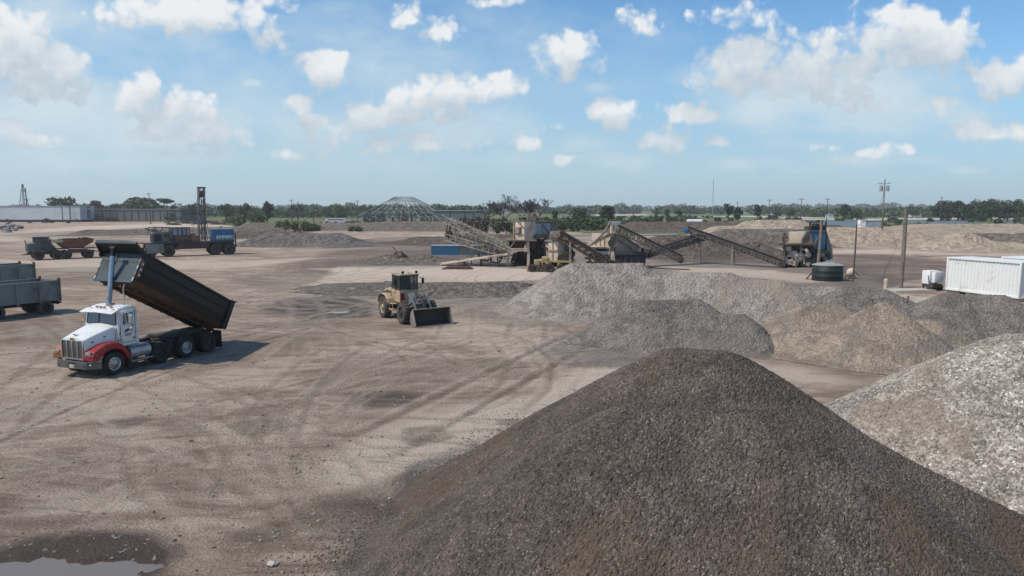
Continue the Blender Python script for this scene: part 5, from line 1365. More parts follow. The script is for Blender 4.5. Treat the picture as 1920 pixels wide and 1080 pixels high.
for x in (971.5, 989): PBAR(mb, (x, 413, Y0 + .3), (x, 400.5, Y0 + .3), .13); PBAR(mb, (x, 413, Y0 + 2.2), (x, 400.5, Y0 + 2.2), .13)
for yy in (400.8, 406): PBAR(mb, (971.5, yy, Y0 + .3), (989, yy, Y0 + .3), .13); PBAR(mb, (971.5, yy, Y0 + 2.2), (989, yy, Y0 + 2.2), .1)
PBAR(mb, (956, 452, Y0 + 1), (963, 438, Y0 + 1), .1); PBAR(mb, (952, 450, Y0), (954, 444, Y0), .08)
u.put(mb, 'handrail', M['lattice'])
mb = MB(); p = D(994, 407, Y0 + .6); mb.tube([p, p + Vector((0, .9, 0))], .5, 16); p = D(997, 403, Y0 + .6); mb.tube([p, p + Vector((.4, .3, .1))], .24, 12); u.put(mb, 'motor', M['plantgrey'])
mb = MB(); FS(mb, TR_, rect(986, 1046.5, 417, 441), TL_.d * 2.4, .25); gb_ = u.put(mb, 'grey_container', M['plantgrey'])
mb = MB(); FS(mb, TR_, rect(1001, 1018, 419, 440), TL_.d * .3, .2); FS(mb, TR_, rect(1020, 1034.5, 419, 438.5), TL_.d * .3, .2); u.put(mb, 'blue_panel', M['plantblue'], gb_)
mb = MB(); FS(mb, TR_, rect(984, 1047, 414.3, 417), TL_.d * 2.5, .1); FS(mb, TR_, rect(1044, 1047, 417, 441), TL_.d * .35, .1); FS(mb, TR_, rect(1035, 1041, 418, 434), TL_.d * .3, .2); mb.bar(TR_.p(1016, 419), TR_.p(1030, 437), .14); u.put(mb, 'container_rim', M['plantgrey'], gb_)
mb = MB(); PB(mb, 984, 991, 430, 449, Y0 + .35, .3); PB(mb, 995, 1030, 441, 446, Y0 + .6, 2); PB(mb, 992, 1006, 446, 470, Y0 + .8, 1.8); PB(mb, 1005, 1020, 449, 470, Y0 + 1.4, 1.5); PB(mb, 994, 1024, 470, 498, Y0 + 1.6, 1.6)
for _ in range(22):
    a = (random.uniform(992, 1026), random.uniform(446, 498), Y0 + random.uniform(.2, 1.2)); b_ = (a[0] + random.uniform(-12, 12), min(498, a[1] + random.uniform(-14, 16)), Y0 + random.uniform(.2, 1.2)); PBAR(mb, a, b_, random.uniform(.08, .25))
u.put(mb, 'side_machinery', M['plantdark'])
mb = MB()
for x in (1021, 1044): PBAR(mb, (x, 441, Y0 + 1.6), (x, 499, Y0 + 1.6), .22)
u.put(mb, 'container_leg', M['plantgrey'])

# crusher on wheels in front of the tower
Y1 = 79
u = U('crusher', 'cream upright crusher on a low yellow chassis, right of the tower', 'rock crusher', (D(1040, 508, Y1).x, Y1, 0))
CL_, CR_ = Face(1046, Y1, R(140)), Face(1046, Y1, R(30))
mb = MB(); FS(mb, CL_, rect(1028.5, 1046, 451, 489), CR_.d * .9); bx_ = u.put(mb, 'crusher_box', M['plantcream'], bevel=.03)
mb = MB(); FS(mb, CL_, rect(1023, 1047, 450, 452.5), CR_.d * 1.2, -.15); FS(mb, CL_, rect(1036.3, 1038, 453, 488), CR_.d * -.08); FS(mb, CL_, rect(1029, 1046.5, 468.5, 471.5), CR_.d * -.12); u.put(mb, 'box_rib', M['plantgrey'], bx_)
mb = MB(); a = [(1047, 455), (1064, 458), (1078, 470), (1078, 489), (1047, 489)]
FS(mb, CR_, a, CL_.d * 1.5, .15); bd = u.put(mb, 'crusher_body', M['plantgrey'], bevel=.03)
mb = MB(); p = D(1064, 480, Y1 - .2); mb.tube([p, p + Vector((0, .6, 0))], .62, 20); p = D(1052, 485, Y1); mb.tube([p, p + Vector((0, .4, 0))], .45, 16); p = D(1073, 476, Y1); mb.tube([p, p + Vector((0, .4, 0))], .36, 16)
u.put(mb, 'flywheel', M['plantdark'], bd)
mb = MB(); PB(mb, 1033, 1054, 435, 447.5, Y1 - .1, 1.8); p = D(1037, 442, Y1 - .3); mb.tube([p, p + Vector((0, .5, 0))], .35, 14); PBAR(mb, (1034, 435, Y1), (1055, 434, Y1), .2); u.put(mb, 'head_box', M['plantgrey'], bevel=.05)
mb = MB(); PB(mb, 1012, 1081, 489, 492.5, Y1 - .4, 3); u.put(mb, 'deck', M['yellow'])
mb = MB(); PB(mb, 988, 992, 495, 512, Y1 - .8, .5); PB(mb, 1002, 1012, 488, 500, Y1 - .6, 1.2); PB(mb, 1017, 1028, 482, 489, Y1 - .4, 1.2); PB(mb, 1014, 1018, 492, 499, Y1 - .5, .4); PB(mb, 1023, 1028, 492, 498, Y1 - .5, .8); PB(mb, 1045, 1050, 493, 500, Y1 - .4, .8)
u.put(mb, 'yellow_frame', M['yellow'], bevel=.03)
mb = MB(); PB(mb, 992, 1040, 499, 504, Y1 - .6, 2); PB(mb, 1030, 1070, 495, 500, Y1, 2); p = D(999, 506, Y1 - .8); 
for x, r_ in ((999, .42), (1010, .40), (1024, .40), (1036, .42), (1056, .45)): p = D(x, 0, Y1 - .8); mb.tube([(p.x, Y1 - .9, r_), (p.x, Y1 - .4, r_)], r_, 16)
for _ in range(26):
    a = (random.uniform(990, 1040), random.uniform(494, 510), Y1 - random.uniform(.2, 1.2)); PBAR(mb, a, (a[0] + random.uniform(-9, 9), min(511, a[1] + random.uniform(-8, 8)), a[2] + random.uniform(-.4, .4)), random.uniform(.08, .3))
u.put(mb, 'undercarriage', M['plantdark'])
conveyor('steep lattice conveyor rising left to the cream upright crusher', (1134, 491, 77.5), (1047, 440, 79.2), 1.1, .65, 16, 'rustdark', (.72,), 'plantgrey')

# cone-shaped hopper plant
Y2 = 83
u = U('hopper_plant', 'big dusty cream hopper with sloping sides and a curved pipe on top', 'hopper', (D(1160, 500, Y2).x, Y2, 0))
def poly_slab(mb, pts, Y, dep, mi=0):
    mb.loft([[tuple(D(x, y, Y) + Vector((0, dy, 0))) for x, y in pts] for dy in (0, dep)], mi)
HL_, HR_ = Face(1144, Y2, R(142)), Face(1144, Y2, R(20))
mb = MB(); FS(mb, HR_, [(1144.5, 438), (1162, 438), (1201, 464), (1201, 472.5), (1144.5, 473.5)], HL_.d * 2.6, .15); hp = u.put(mb, 'hopper_body', M['plantpale'], bevel=.03)
mb = MB(); FS(mb, HL_, [(1110.5, 456), (1143.8, 438), (1143.8, 462.5), (1112, 462.5)], HR_.d * .6); u.put(mb, 'hopper_wing', M['plantcream'], hp, bevel=.03)
mb = MB(); 
for a, b_, w_ in (((1110, 455.5), (1144, 437.3), .2), ((1118, 462), (1118, 452), .08), ((1126, 462), (1126, 448), .08), ((1134, 462), (1134, 444), .08)): mb.bar(HL_.p(*a) - HR_.d * .05, HL_.p(*b_) - HR_.d * .05, w_)
for a, b_, w_ in (((1162, 437.3), (1202, 464), .18), ((1160, 450), (1187, 467), .18), ((1154, 438), (1154, 472), .2)): mb.bar(HR_.p(*a) - HL_.d * -.1, HR_.p(*b_) - HL_.d * -.1, w_)
p = D(1149, 456, Y2 - .25); mb.tube([p, p + Vector((0, .3, 0))], .55, 14); p = D(1149, 448, Y2 - .2); mb.tube([p, p + Vector((0, .25, 0))], .3, 12)
u.put(mb, 'hopper_rib', M['plantgrey'], hp)
mb = MB(); PB(mb, 1109, 1144, 463, 466, Y2 - .4, 3.2); PB(mb, 1121, 1144, 471, 477.5, Y2 - .2, 2.5); PB(mb, 1141, 1144.5, 462, 478, Y2 - .3, .5); PB(mb, 1145, 1152, 472, 496, Y2 - .3, .8); PB(mb, 1112, 1116, 466, 492, Y2, .4); PB(mb, 1104, 1112, 462, 466, Y2 - .3, 1)
u.put(mb, 'support_frame', M['plantcream'], bevel=.03)
mb = MB(); PB(mb, 1154, 1213, 473.5, 477.5, Y2 - .3, 3.9); PB(mb, 1160, 1211, 477.5, 493, Y2, 3.2)
for x in (1172, 1184, 1196, 1208): PBAR(mb, (x, 478, Y2 - .1), (x, 498, Y2 - .1), .16)
PB(mb, 1204, 1208, 465, 473, Y2, 1); u.put(mb, 'lower_bin', M['dullsteel'])
mb = MB(); PB(mb, 1116, 1141, 466, 471, Y2 + .4, 2); PB(mb, 1118, 1142, 478, 490, Y2 + .4, 2)
for _ in range(20):
    a = (random.uniform(1104, 1160), random.uniform(480, 497), Y2 - random.uniform(0, 1)); PBAR(mb, a, (a[0] + random.uniform(-12, 12), min(498, a[1] + random.uniform(-10, 10)), a[2]), random.uniform(.1, .35))
for x in (1106, 1128, 1150): p = D(x, 490, Y2 - .8); mb.tube([(p.x, Y2 - .9, .5), (p.x, Y2 - .5, .5)], .5, 14)
u.put(mb, 'drive_machinery', M['plantdark'])
mb = MB(); PB(mb, 1146, 1152.5, 424, 438, Y2, 1.0); PB(mb, 1150, 1155, 424.5, 430, Y2 - .1, 1); u.put(mb, 'column', M['plantcream'])
mb = MB(); poly_slab(mb, [(1145, 415.5), (1164.5, 415.5), (1164, 424), (1149, 424.5)], Y2 - .3, 1.8); u.put(mb, 'top_bin', M['galv'], bevel=.03)
mb = MB(); pts = [(1145, 414.5), (1141, 423), (1134, 434), (1124, 445), (1113, 454), (1104, 461)]; mb.tube([D(x, y, Y2 - .6) for x, y in pts], .13, 8); mb.tube([D(1104, 461, Y2 - .6), D(1098, 457, Y2 - .6), D(1092, 459, Y2)], .08, 6); u.put(mb, 'curved_pipe', M['lattice'])

conveyor('lattice conveyor sloping right and down from the top of the cream hopper', (1276, 487, 81), (1156, 429, 83), 1.0, .6, 18, 'belt', (), 'plantgrey')
conveyor('lattice conveyor rising right from the lower bin to the blue-headed conveyor', (1212, 477, 85.5), (1313, 446, 90), 1.1, .65, 14, 'belt', (.95,), 'plantdark')
conveyor('longest conveyor, with a blue head drum, rising left from the rusty feeder', (1468, 496, 84), (1288, 431.5, 90), 1.0, .55, 26, 'belt', (.5,), 'blueworn')
# lattice stacker at the left of the plant
u = U('stacker_conveyor', 'tangled pale lattice stacker conveyor reaching left from the tower', 'stacker conveyor', (D(890, 490, 90).x, 90, 0))
mb = MB()
truss(mb, D(839, 413, 88), D(951, 462, 86.5), 1.6, .7, 13, .12); truss(mb, D(837, 444, 88.5), D(951, 475, 87), 1.8, .8, 11, .12); truss(mb, D(845, 428, 91), D(950, 468, 89), .9, .9, 12, .10)
for _ in range(16):
    a = random.uniform(0, 1); p = D(842 + 100 * a, 416 + 40 * a, 88); q = D(842 + 100 * min(1, a + random.uniform(-.1, .2)), 446 + 26 * a, 89); mb.bar(p, q, .09)
st_ = u.put(mb, 'lattice_frame', M['lattice'])
mb = MB(); a, b_ = D(840, 411, 88), D(950, 459, 86.5)
mb.bar(a, D(820, 404, 88), .07); mb.tube([D(842, 440, 88.2), D(842, 440, 89.8)], .5, 14); PB(mb, 836, 846, 434, 442, 88, 1.4); mb.bar(D(841, 412, 88), D(835, 444, 88.5), .12); mb.bar(D(846, 416, 88), D(842, 446, 88.5), .1); u.put(mb, 'head_drum', M['plantdark'])
mb = MB()
for x in (884, 904, 920, 936): PBAR(mb, (x, 470, 88), (x, 497, 88), .11)
for _ in range(14):
    a = (random.uniform(880, 945), random.uniform(464, 486), 88); PBAR(mb, a, (a[0] + random.uniform(-10, 10), a[1] + random.uniform(2, 12), 88.6), .08)
p = D(911, 475, 88.3); mb.lathe([(.95, 0), (1.05, .05), (.95, .1), (.85, .05)], 'y', p, 20, closed=True); p = D(930, 482, 88.3); mb.lathe([(.75, 0), (.85, .05), (.75, .1), (.65, .05)], 'y', p, 20, closed=True)
u.put(mb, 'support_leg', M['plantgrey'])
u = U('loading_ramp', 'pale flat ramp rising right to the foot of the tower frame', 'ramp', (D(890, 495, 87).x, 87, 0))
mb = MB(); a, b_ = D(827, 496.5, 87.5), D(952, 477.5, 85.5)
a.z = max(.1, a.z); mb.loft([[(p.x, p.y - .8, p.z), (p.x, p.y + .8, p.z), (p.x, p.y + .8, p.z + .18), (p.x, p.y - .8, p.z + .18)] for p in (a, b_)])
u.put(mb, 'ramp_deck', M['plantcream'])
for q in (.35, .6, .85):
    mb = MB(); p = a.lerp(b_, q); mb.bx(p.x - .07, p.x + .07, p.y - .75, p.y - .6, 0, p.z); mb.bx(p.x - .07, p.x + .07, p.y + .6, p.y + .75, 0, p.z); mb.bar((p.x, p.y - .7, p.z * .5), (p.x, p.y + .7, p.z * .5), .08); u.put(mb, 'ramp_leg', M['plantdark'])
for i, (x, lab) in enumerate(((862, 'left'), (872, 'right'))):
    mb = MB(); p = D(x, 497, 86.5)
    for dx in (-.25, 0, .25): mb.tube([(dx, 0, 0), (dx + .02, 0, .85)], .05, 6)
    mb.bar((-.3, 0, .5), (.3, 0, .5), .06); mb.bar((-.3, 0, .1), (.3, 0, .1), .06)
    o = mb.build('steel_stand', M['plantdark']); o.location = (p.x, p.y, 0); tag(o, f'{lab} of two small dark steel stands below the pale ramp', 'stand', 'small stands by the ramp')
mb = MB(); p = G(858, 504); mb.loft([[(-1.9, y, 0), (1.9, y, 0), (1.3, y, .28), (-1.2, y, .30)] for y in (-.9, .9)]); o = mb.build('steel_plate', M['rust'], None, .03); o.location = p; tag(o, 'low rusty brown steel plate lying on the pale ground left of the tower', 'steel plate')

# feeder with the blue machine
Y3 = 84
u = U('rock_feeder', 'rock feeder with a tan hopper above cluttered machinery, left of the blue machine', 'feeder', (D(1497, 502, Y3).x, Y3, 0))
FL_, FR_ = Face(1503, Y3, R(158)), Face(1503, Y3, R(35))
mb = MB(); FS(mb, FL_, [(1478, 434.5), (1511, 434), (1503, 448), (1502, 458), (1477, 457), (1480, 448)], FR_.d * 1.2); hp = u.put(mb, 'feed_hopper', M['plantcream'], bevel=.03)
mb = MB(); poly_slab(mb, [(1513, 434), (1521, 440), (1525, 457), (1503, 458), (1503, 448)], Y3 + .15, 2.8); u.put(mb, 'hopper_side', M['plantgrey'], hp)
mb = MB(); PB(mb, 1469, 1473, 458, 503, Y3 - .2, .3); PB(mb, 1460, 1527, 456.5, 459.5, Y3 - .4, .4); PB(mb, 1469, 1530, 459.5, 462, Y3, 3); PB(mb, 1500, 1504, 459, 467, Y3 - .3, .4); PB(mb, 1492, 1495, 487, 504, Y3 - .3, .3)
mb.bar(D(1466, 450, Y3), D(1471, 437, Y3), .15); mb.bar(D(1471, 437, Y3), D(1476, 448, Y3), .15); mb.bar(D(1466, 446, Y3), D(1477, 446, Y3), .2); PBAR(mb, (1469, 446, Y3), (1470, 458, Y3), .3)
u.put(mb, 'steel_frame', M['rustpale'])
mb = MB(); PB(mb, 1484, 1528, 461, 473, Y3 + .4, 2.4); PB(mb, 1474, 1524, 492, 502, Y3 + .6, 2); u.put(mb, 'rusty_beam', M['rustdark'], bevel=.03)
mb = MB()
for x0, x1, y0, y1 in ((1474, 1484, 462, 470), (1482, 1494, 470, 482), (1482, 1497, 489, 497), (1499, 1507, 475, 480), (1511, 1517, 494, 498), (1506, 1510, 483, 490)): PB(mb, x0, x1, y0, y1, Y3 + random.uniform(-.1, .3), 1)
for x, y, r_ in ((1481, 482, .35), (1498, 483, .5), (1480, 489, .5), (1490, 477, .4), (1516, 478, .35)): p = D(x, y, Y3); mb.tube([p, p + Vector((0, .6, 0))], r_, 14)
for _ in range(18):
    a = (random.uniform(1475, 1520), random.uniform(464, 498), Y3 + random.uniform(-.2, .4)); PBAR(mb, a, (a[0] + random.uniform(-9, 9), min(500, a[1] + random.uniform(-7, 7)), a[2] + random.uniform(-.2, .2)), random.uniform(.12, .4))
u.put(mb, 'pale_machinery', M['plantpale'], bevel=.02)
mb = MB(); PB(mb, 1477, 1530, 466, 503, Y3 + 1.6, 1.2)
for _ in range(12):
    a = (random.uniform(1474, 1530), random.uniform(466, 500), Y3 + .4); PBAR(mb, a, (a[0] + random.uniform(-14, 14), min(502, a[1] + random.uniform(-10, 10)), a[2]), random.uniform(.1, .25))
u.put(mb, 'dark_machinery', M['plantdark'])
u = U('blue_machine', 'tall blue machine with sloping right side and an open dark cage on top', 'machine', (D(1540, 503, Y3).x, Y3 + 2, 0))
mb = MB(); PB(mb, 1515, 1549, 433, 468, Y3 + .4, 3.4); bl = u.put(mb, 'blue_body', M['blueworn'], bevel=.03)
mb = MB(); poly_slab(mb, [(1549.5, 433), (1556, 452), (1561.5, 471), (1560, 484), (1555, 488), (1549.5, 473)], Y3 + .6, 3.2); u.put(mb, 'sloping_side', M['blueworn'], bl)
mb = MB()
for i in range(6): t_ = i / 5; PBAR(mb, (1550 + i * 1.9, 436 + i * 6, Y3 + .55), (1551 + i * 1.9, 474 + i * 2.4, Y3 + .55), .10)
PB(mb, 1514, 1551, 431.8, 434, Y3 + .3, 3.7); PB(mb, 1514, 1517, 434, 470, Y3 + .3, .2); PB(mb, 1522, 1524, 434, 466, Y3 + .3, .15)
PBAR(mb, (1526, 459, Y3 + .3), (1534, 447, Y3 + .3), .25); u.put(mb, 'rib', M['dullblue'], bl)
mb = MB(); PB(mb, 1524, 1548, 470, 503, Y3 + .6, 3); PB(mb, 1515, 1527, 457, 468, Y3 + .2, .6); PB(mb, 1536, 1556, 470, 478, Y3 + .4, 2.6)
u.put(mb, 'dark_chassis', M['frame'], bevel=.04)
for x in (1530, 1554, 1564):
    mb = MB(); p = D(x, 0, Y3 + .6); mb.tube([(p.x, Y3 + .2, .75), (p.x, Y3 + .75, .75)], .75, 20); u.put(mb, 'wheel', M['dirttyre'])
mb = MB(); PB(mb, 1542, 1546, 477, 487, Y3 + .3, .2); PB(mb, 1545, 1550, 484, 491, Y3 + .3, .4); u.put(mb, 'tank_part', M['galv'])
mb = MB()
for x in (1518.5, 1548):
    for dy in (.6, 2.8): PBAR(mb, (x, 433, Y3 + dy), (x + .5, 416, Y3 + dy), .16)
for dy in (.6, 2.8): PBAR(mb, (1519, 416.3, Y3 + dy), (1540, 416.3, Y3 + dy), .16); PBAR(mb, (1519, 424, Y3 + dy), (1549, 424, Y3 + dy), .12)
PB(mb, 1521, 1548, 425, 432, Y3 + .8, 2); PB(mb, 1528, 1536, 419, 425, Y3 + 1.2, 1); PB(mb, 1540, 1549, 422, 430, Y3 + .8, 1.6); u.put(mb, 'open_cage', M['frame'])

# ------------------------------------------------------------------ posts, poles
def post(label, base, top, Y, r0, r1, mat, zb=0., kind='wooden_post', cat='post', grp='bare wooden posts and poles near the blue machine'):
    a = D(base[0], base[1], Y); b_ = D(top[0], top[1], Y); t_ = (b_ - a); a = b_ - t_ * ((b_.z - zb) / t_.z)
    mb = MB(); o3 = Vector((a.x, a.y, zb)); mb.tube([a - o3 - Vector((0, 0, .3)), (a + t_ * .5) - o3 + Vector((r0 * .3, 0, 0)), b_ - o3], [r0, (r0 + r1) / 2, r1], 12)
    o = mb.build(kind, M[mat]); o.location = o3; tag(o, label, cat, grp); return o
post('leaning grey wooden post in front of the blue machine', (1531, 522), (1541, 412), 69, .17, .13, 'wood')
post('thin slightly crooked pole right of the dark green tank', (1599, 528), (1607, 410), 67, .09, .06, 'wooddark')
post('thick grey wooden post standing at the concrete retaining wall', (1688, 542), (1698.6, 392.5), 56.5, .18, .15, 'wood', .6)
mb = MB(); p = D(1528, 522, 69.5); mb.bar((-.9, 0, 0), (.1, .2, 1.1), .09); mb.bar((-.9, 0, .03), (.5, .1, .05), .08); o = mb.build('timber_prop', M['wooddark']); o.location = (p.x, p.y, 0); tag(o, 'short dark timber prop leaning at the foot of the grey post', 'timber')
def wire(mb, a, b_, sag, r_=.02, n=14):
    a, b_ = Vector(a), Vector(b_); mb.tube([a.lerp(b_, i / n) - Vector((0, 0, sag * 4 * (i / n) * (1 - i / n))) for i in range(n + 1)], r_, 5)
def utility(label, x, ytop, Y, r_=.16, arm=2.4, zb=0., mat='wooddark', grp='utility poles along the horizon'):
    tp = D(x, ytop, Y); t = thing('utility_pole', label, 'utility pole', (tp.x, Y, zb), 0, grp); h = tp.z - zb
    mb = MB(); mb.tube([(0, 0, -.3), (0, 0, h)], [r_, r_ * .7], 8); mb.build('pole', M[mat], t)
    if arm:
        mb = MB(); mb.bar((-arm / 2, 0, h - .7), (arm / 2, 0, h - .7), .12)
        for q in (-.48, -.25, .25, .48): mb.tube([(arm * q, 0, h - .65), (arm * q, 0, h - .4)], .06, 6)
        mb.build('cross_arm', M[mat], t)
    return t, tp
ut, tp = utility('tall utility pole with two grey transformers behind the sand heap', 1659.5, 335.5, 165, .20, 0, 0, 'wood')
h = tp.z
for s in (-1, 1):
    mb = MB(); mb.tube([(s * .75, 0, h - 2.9), (s * .75, 0, h - 1.6)], .38, 14); mb.tube([(s * .75, 0, h - 1.6), (s * .75, 0, h - 1.35)], .08, 6); mb.build('transformer', M['galv'], ut)
mb = MB(); mb.bar((-1.6, 0, h - 1.15), (1.4, 0, h - 1.05), .1)
for q in (-1.5, -.9, 1.0, 1.35): mb.tube([(q, 0, h - 1.1), (q, 0, h - .8)], .07, 6)
mb.build('cross_arm', M['wood'], ut)
gw = D(1607, 424, 67)
mb = MB(); o3 = Vector((tp.x, 165, 0)); wire(mb, Vector((0, 0, h - 3.6)), gw - o3, 1.0, .028); mb.build('service_wire', M['black'], ut)
for i, (x, yt, Y, lab) in enumerate([(1443, 373, 325, 'utility pole right of two round trees on the horizon'), (1503, 371, 297, 'utility pole behind the tan sand heap, left of the caged blue machine'),
    (1552, 371, 300, 'utility pole just right of the caged blue machine'), (1383, 378, 430, 'short far utility pole between two trees right of the radio mast'), (1766, 368.5, 400, 'utility pole before the dark woods at the right'),
    (279, 361, 330, 'utility pole in front of the long grey wall at the left'), (546, 373.5, 330, 'utility pole beside the small bare tree left of centre'), (587, 381, 340, 'short utility pole left of the parked cars'), (670, 375, 330, 'utility pole right of the parked cars')]):
    utility(lab, x, yt, Y, .22, 2.2)
for x, yt, Y, lab, w_ in ((42, 345, 520, 'pointed lattice transmission tower above the white building', 3.0), (47.5, 353, 540, 'slim dark mast beside the transmission tower', 0)):
    tp2 = D(x, yt, Y); mb = MB(); h = tp2.z
    if w_:
        for i in range(8):
            q, q2 = i / 8, (i + 1) / 8; a, b_ = w_ * (1 - q) + .2, w_ * (1 - q2) + .2
            for s, s2 in ((-1, -1), (1, -1), (1, 1), (-1, 1)):
                mb.bar((s * a, s2 * a, h * q), (s * b_, s2 * b_, h * q2), .3)
            mb.bar((-a, -a, h * q), (b_, -b_, h * q2), .2); mb.bar((a, a, h * q), (-b_, b_, h * q2), .2); mb.bar((-b_, -b_, h * q2), (b_, -b_, h * q2), .2)
    else: mb.tube([(0, 0, 0), (0, 0, h)], .45, 8); mb.bar((-3, 0, h * .62), (3, 0, h * .62), .3)
    o = mb.build('transmission_tower' if w_ else 'mast_pole', M['mast']); o.location = (tp2.x, Y, 0); tag(o, lab, 'tower' if w_ else 'mast')
tp2 = D(1338, 336, 820); mb = MB(); h = tp2.z
for s, s2 in ((-.35, 0), (.35, 0), (0, .5)): mb.bar((s, s2, 0), (s, s2, h), .14)
for i in range(40): mb.bar((-.35, 0, h * i / 40), (.35, 0, h * (i + 1) / 40), .1)
o = mb.build('radio_mast', M['galv']); o.location = (tp2.x, 820, 0); tag(o, 'very tall thin radio mast on the horizon right of centre', 'radio mast')

# ------------------------------------------------------------------ tank, wall, containers
p = G(1564, 529); rt = 1.43
t = thing('water_tank', 'round dark green water tank with a pale conical lid between two poles', 'water tank', (p.x, 68.5, 0))
mb = MB(); mb.lathe([(0, 0), (rt, 0), (rt, .5), (rt + .015, .52), (rt, .54), (rt, 1.0), (rt + .015, 1.02), (rt, 1.04), (rt, 1.52), (rt - .03, 1.56), (0, 1.56)], 'z', (0, 0, 0), 48); mb.build('tank_wall', M['tank'], t)
mb = MB(); mb.lathe([(rt + .05, 1.54), (rt + .05, 1.58), (.9, 1.76), (.25, 1.86), (0, 1.87)], 'z', (0, 0, 0), 32, sm=False); mb.box((.5, -.6, 1.80), (.25, .25, .12)); mb.tube([(0, 0, 1.86), (0, 0, 1.98)], .16, 12); mb.build('lid', M['tankroof'], t)
p = G(1660.5, 541, .6); mb = MB(); mb.tube([(0, 0, 0), (0, 0, .78)], .16, 16); mb.tube([(0, 0, .78), (0, 0, .85)], [.16, .12], 16); o = mb.build('bollard', M['bollard']); o.location = (p.x, p.y, .55); tag(o, 'short cream bollard at the left end of the retaining wall', 'bollard')
W0, W1, W2 = Vector((*gp(1665, 549.5, .66), 0)), Vector((*gp(1795, 565, .66), 0)), Vector((*gp(1990, 590, .66), 0))
t = thing('retaining_wall', 'low pale concrete retaining wall holding the container yard, grey heaps before it', 'retaining wall', (W0.x, W0.y, 0))
for a, b_ in ((W0, W1), (W1, W2)):
    d_ = b_ - a; L = d_.length; d_.normalize(); nrm = Vector((d_.y, -d_.x, 0)); n = int(L / 1.6)
    mb = MB()
    for i in range(n):
        p, q = a + d_ * (L * i / n), a + d_ * (L * (i + 1) / n - .03); o_ = -W0
        mb.bar(p + o_ + Vector((0, 0, .28)), q + o_ + Vector((0, 0, .28)), .22, .76)
    mb.build('wall_panel', M['conc'], t, .01)
    mb = MB()
    for i in range(0, n, 1): p = a + d_ * (L * i / n) - W0 - nrm * -.13; mb.box((p.x, p.y, .28), (.10, .10, .74), (0, 0, math.atan2(d_.y, d_.x)))
    mb.build('wall_post', M['rustpale'], t)
mb = MB(); mb.box((0, 0, .04), (3.4, 1.6, .16), (0, 0, .1)); p = G(1705, 545, .6); o = mb.build('concrete_slab', M['conc'], None, .02); o.location = (p.x, p.y, .6); tag(o, 'pale flat concrete slab at the foot of the thick wooden post', 'slab')
p0, p1 = Vector((*gp(1771.5, 543, .82), 0)), Vector((*gp(1910, 560.5, .82), 0)); ang = math.atan2(p1.y - p0.y, p1.x - p0.x); CL = (p1 - p0).length
def container(label, loc, rz, L, W=2.44, Hh=2.55, mats='contwhite'):
    t = thing('shipping_container', label, 'shipping container', loc, rz, 'white shipping containers at the right edge')
    mb = MB()
    def cor(y, s):
        n = int(L / .28); pts = []
        for i in range(n):
            x = .08 + (L - .16) * i / n; w_ = (L - .16) / n
            pts += [(x, y), (x + w_ * .25, y), (x + w_ * .4, y + s * .045), (x + w_ * .85, y + s * .045)]
        pts.append((L - .08, y)); return pts
    for y, s in ((.06, 1), (W - .06, -1)):
        pts = cor(y, s); mb.add([(a, b_, z) for a, b_ in pts for z in (.14, Hh - .12)], [(2 * i, 2 * i + 2, 2 * i + 3, 2 * i + 1) for i in range(len(pts) - 1)])
    for x, s in ((.06, 1), (L - .06, -1)):
        n = 8; pts = []
        for i in range(n):
            y = .08 + (W - .16) * i / n; w_ = (W - .16) / n; pts += [(x, y), (x, y + w_ * .25), (x + s * .04, y + w_ * .4), (x + s * .04, y + w_ * .85)]
        pts.append((x, W - .08)); mb.add([(a, b_, z) for a, b_ in pts for z in (.14, Hh - .12)], [(2 * i, 2 * i + 2, 2 * i + 3, 2 * i + 1) for i in range(len(pts) - 1)])
    mb.build('corrugated_side', M[mats], t)
    mb = MB()
    for x in (0, L - .12):
        for y in (0, W - .12): mb.bx(x, x + .12, y, y + .12, 0, Hh)
    for y in (.001, W - .101):
        mb.bx(.12, L - .12, y, y + .10, .001, .14); mb.bx(.12, L - .12, y, y + .1, Hh - .12, Hh - .001)
    for x in (.001, L - .101): mb.bx(x, x + .1, .12, W - .12, .002, .14); mb.bx(x, x + .1, .12, W - .12, Hh - .12, Hh - .002)
    mb.build('corner_frame', M[mats], t, .008)
    mb = MB(); n = 16; mb.add([(L * i / n, y, Hh - .02 + (.02 if i % 2 else 0)) for i in range(n + 1) for y in (.1, W - .1)], [(2 * i, 2 * i + 2, 2 * i + 3, 2 * i + 1) for i in range(n)]); mb.build('roof_sheet', M['controof'], t)
    return t
c1 = container('nearer white corrugated shipping container standing on timber blocks', (p0.x, p0.y, .82), ang, CL)
nrm = Vector((-math.sin(ang), math.cos(ang), 0)); dr = Vector((math.cos(ang), math.sin(ang), 0))
q = p0 + nrm * 2.75 + dr * 2.2
container('farther white shipping container, its roof showing behind the nearer one', (q.x, q.y, .95), ang + R(2), CL)
for i, x in enumerate((.35, 2.0, 3.7, CL - .5)):
    for y, w in ((.1, 'front'), (1.8, 'rear')):
        mb = MB(); mb.box((0, 0, .11), (1.1 if i < 3 else .5, .55, .22)); o = mb.build('timber_block', M['slab'], None, .015)
        b_ = p0 + dr * (x + .3) + nrm * (y + .25); o.location = (b_.x, b_.y, .595); o.rotation_euler = (0, 0, ang + random.uniform(-.06, .06))
        tag(o, f'{("leftmost", "second", "third", "rightmost")[i]} {w} timber block under the nearer white container', 'timber block', 'timber blocks under the container')
for i, x in enumerate((.3, 3.0, CL - .6)):
    mb = MB(); mb.box((0, 0, .17), (1.0, .6, .34)); o = mb.build('timber_block', M['slab'], None, .015)
    b_ = q + dr * (x + .3) + nrm * .5; o.location = (b_.x, b_.y, .6); o.rotation_euler = (0, 0, ang)
    tag(o, f'{("left", "middle", "right")[i]} hidden timber block under the farther container', 'timber block', 'timber blocks under the container')
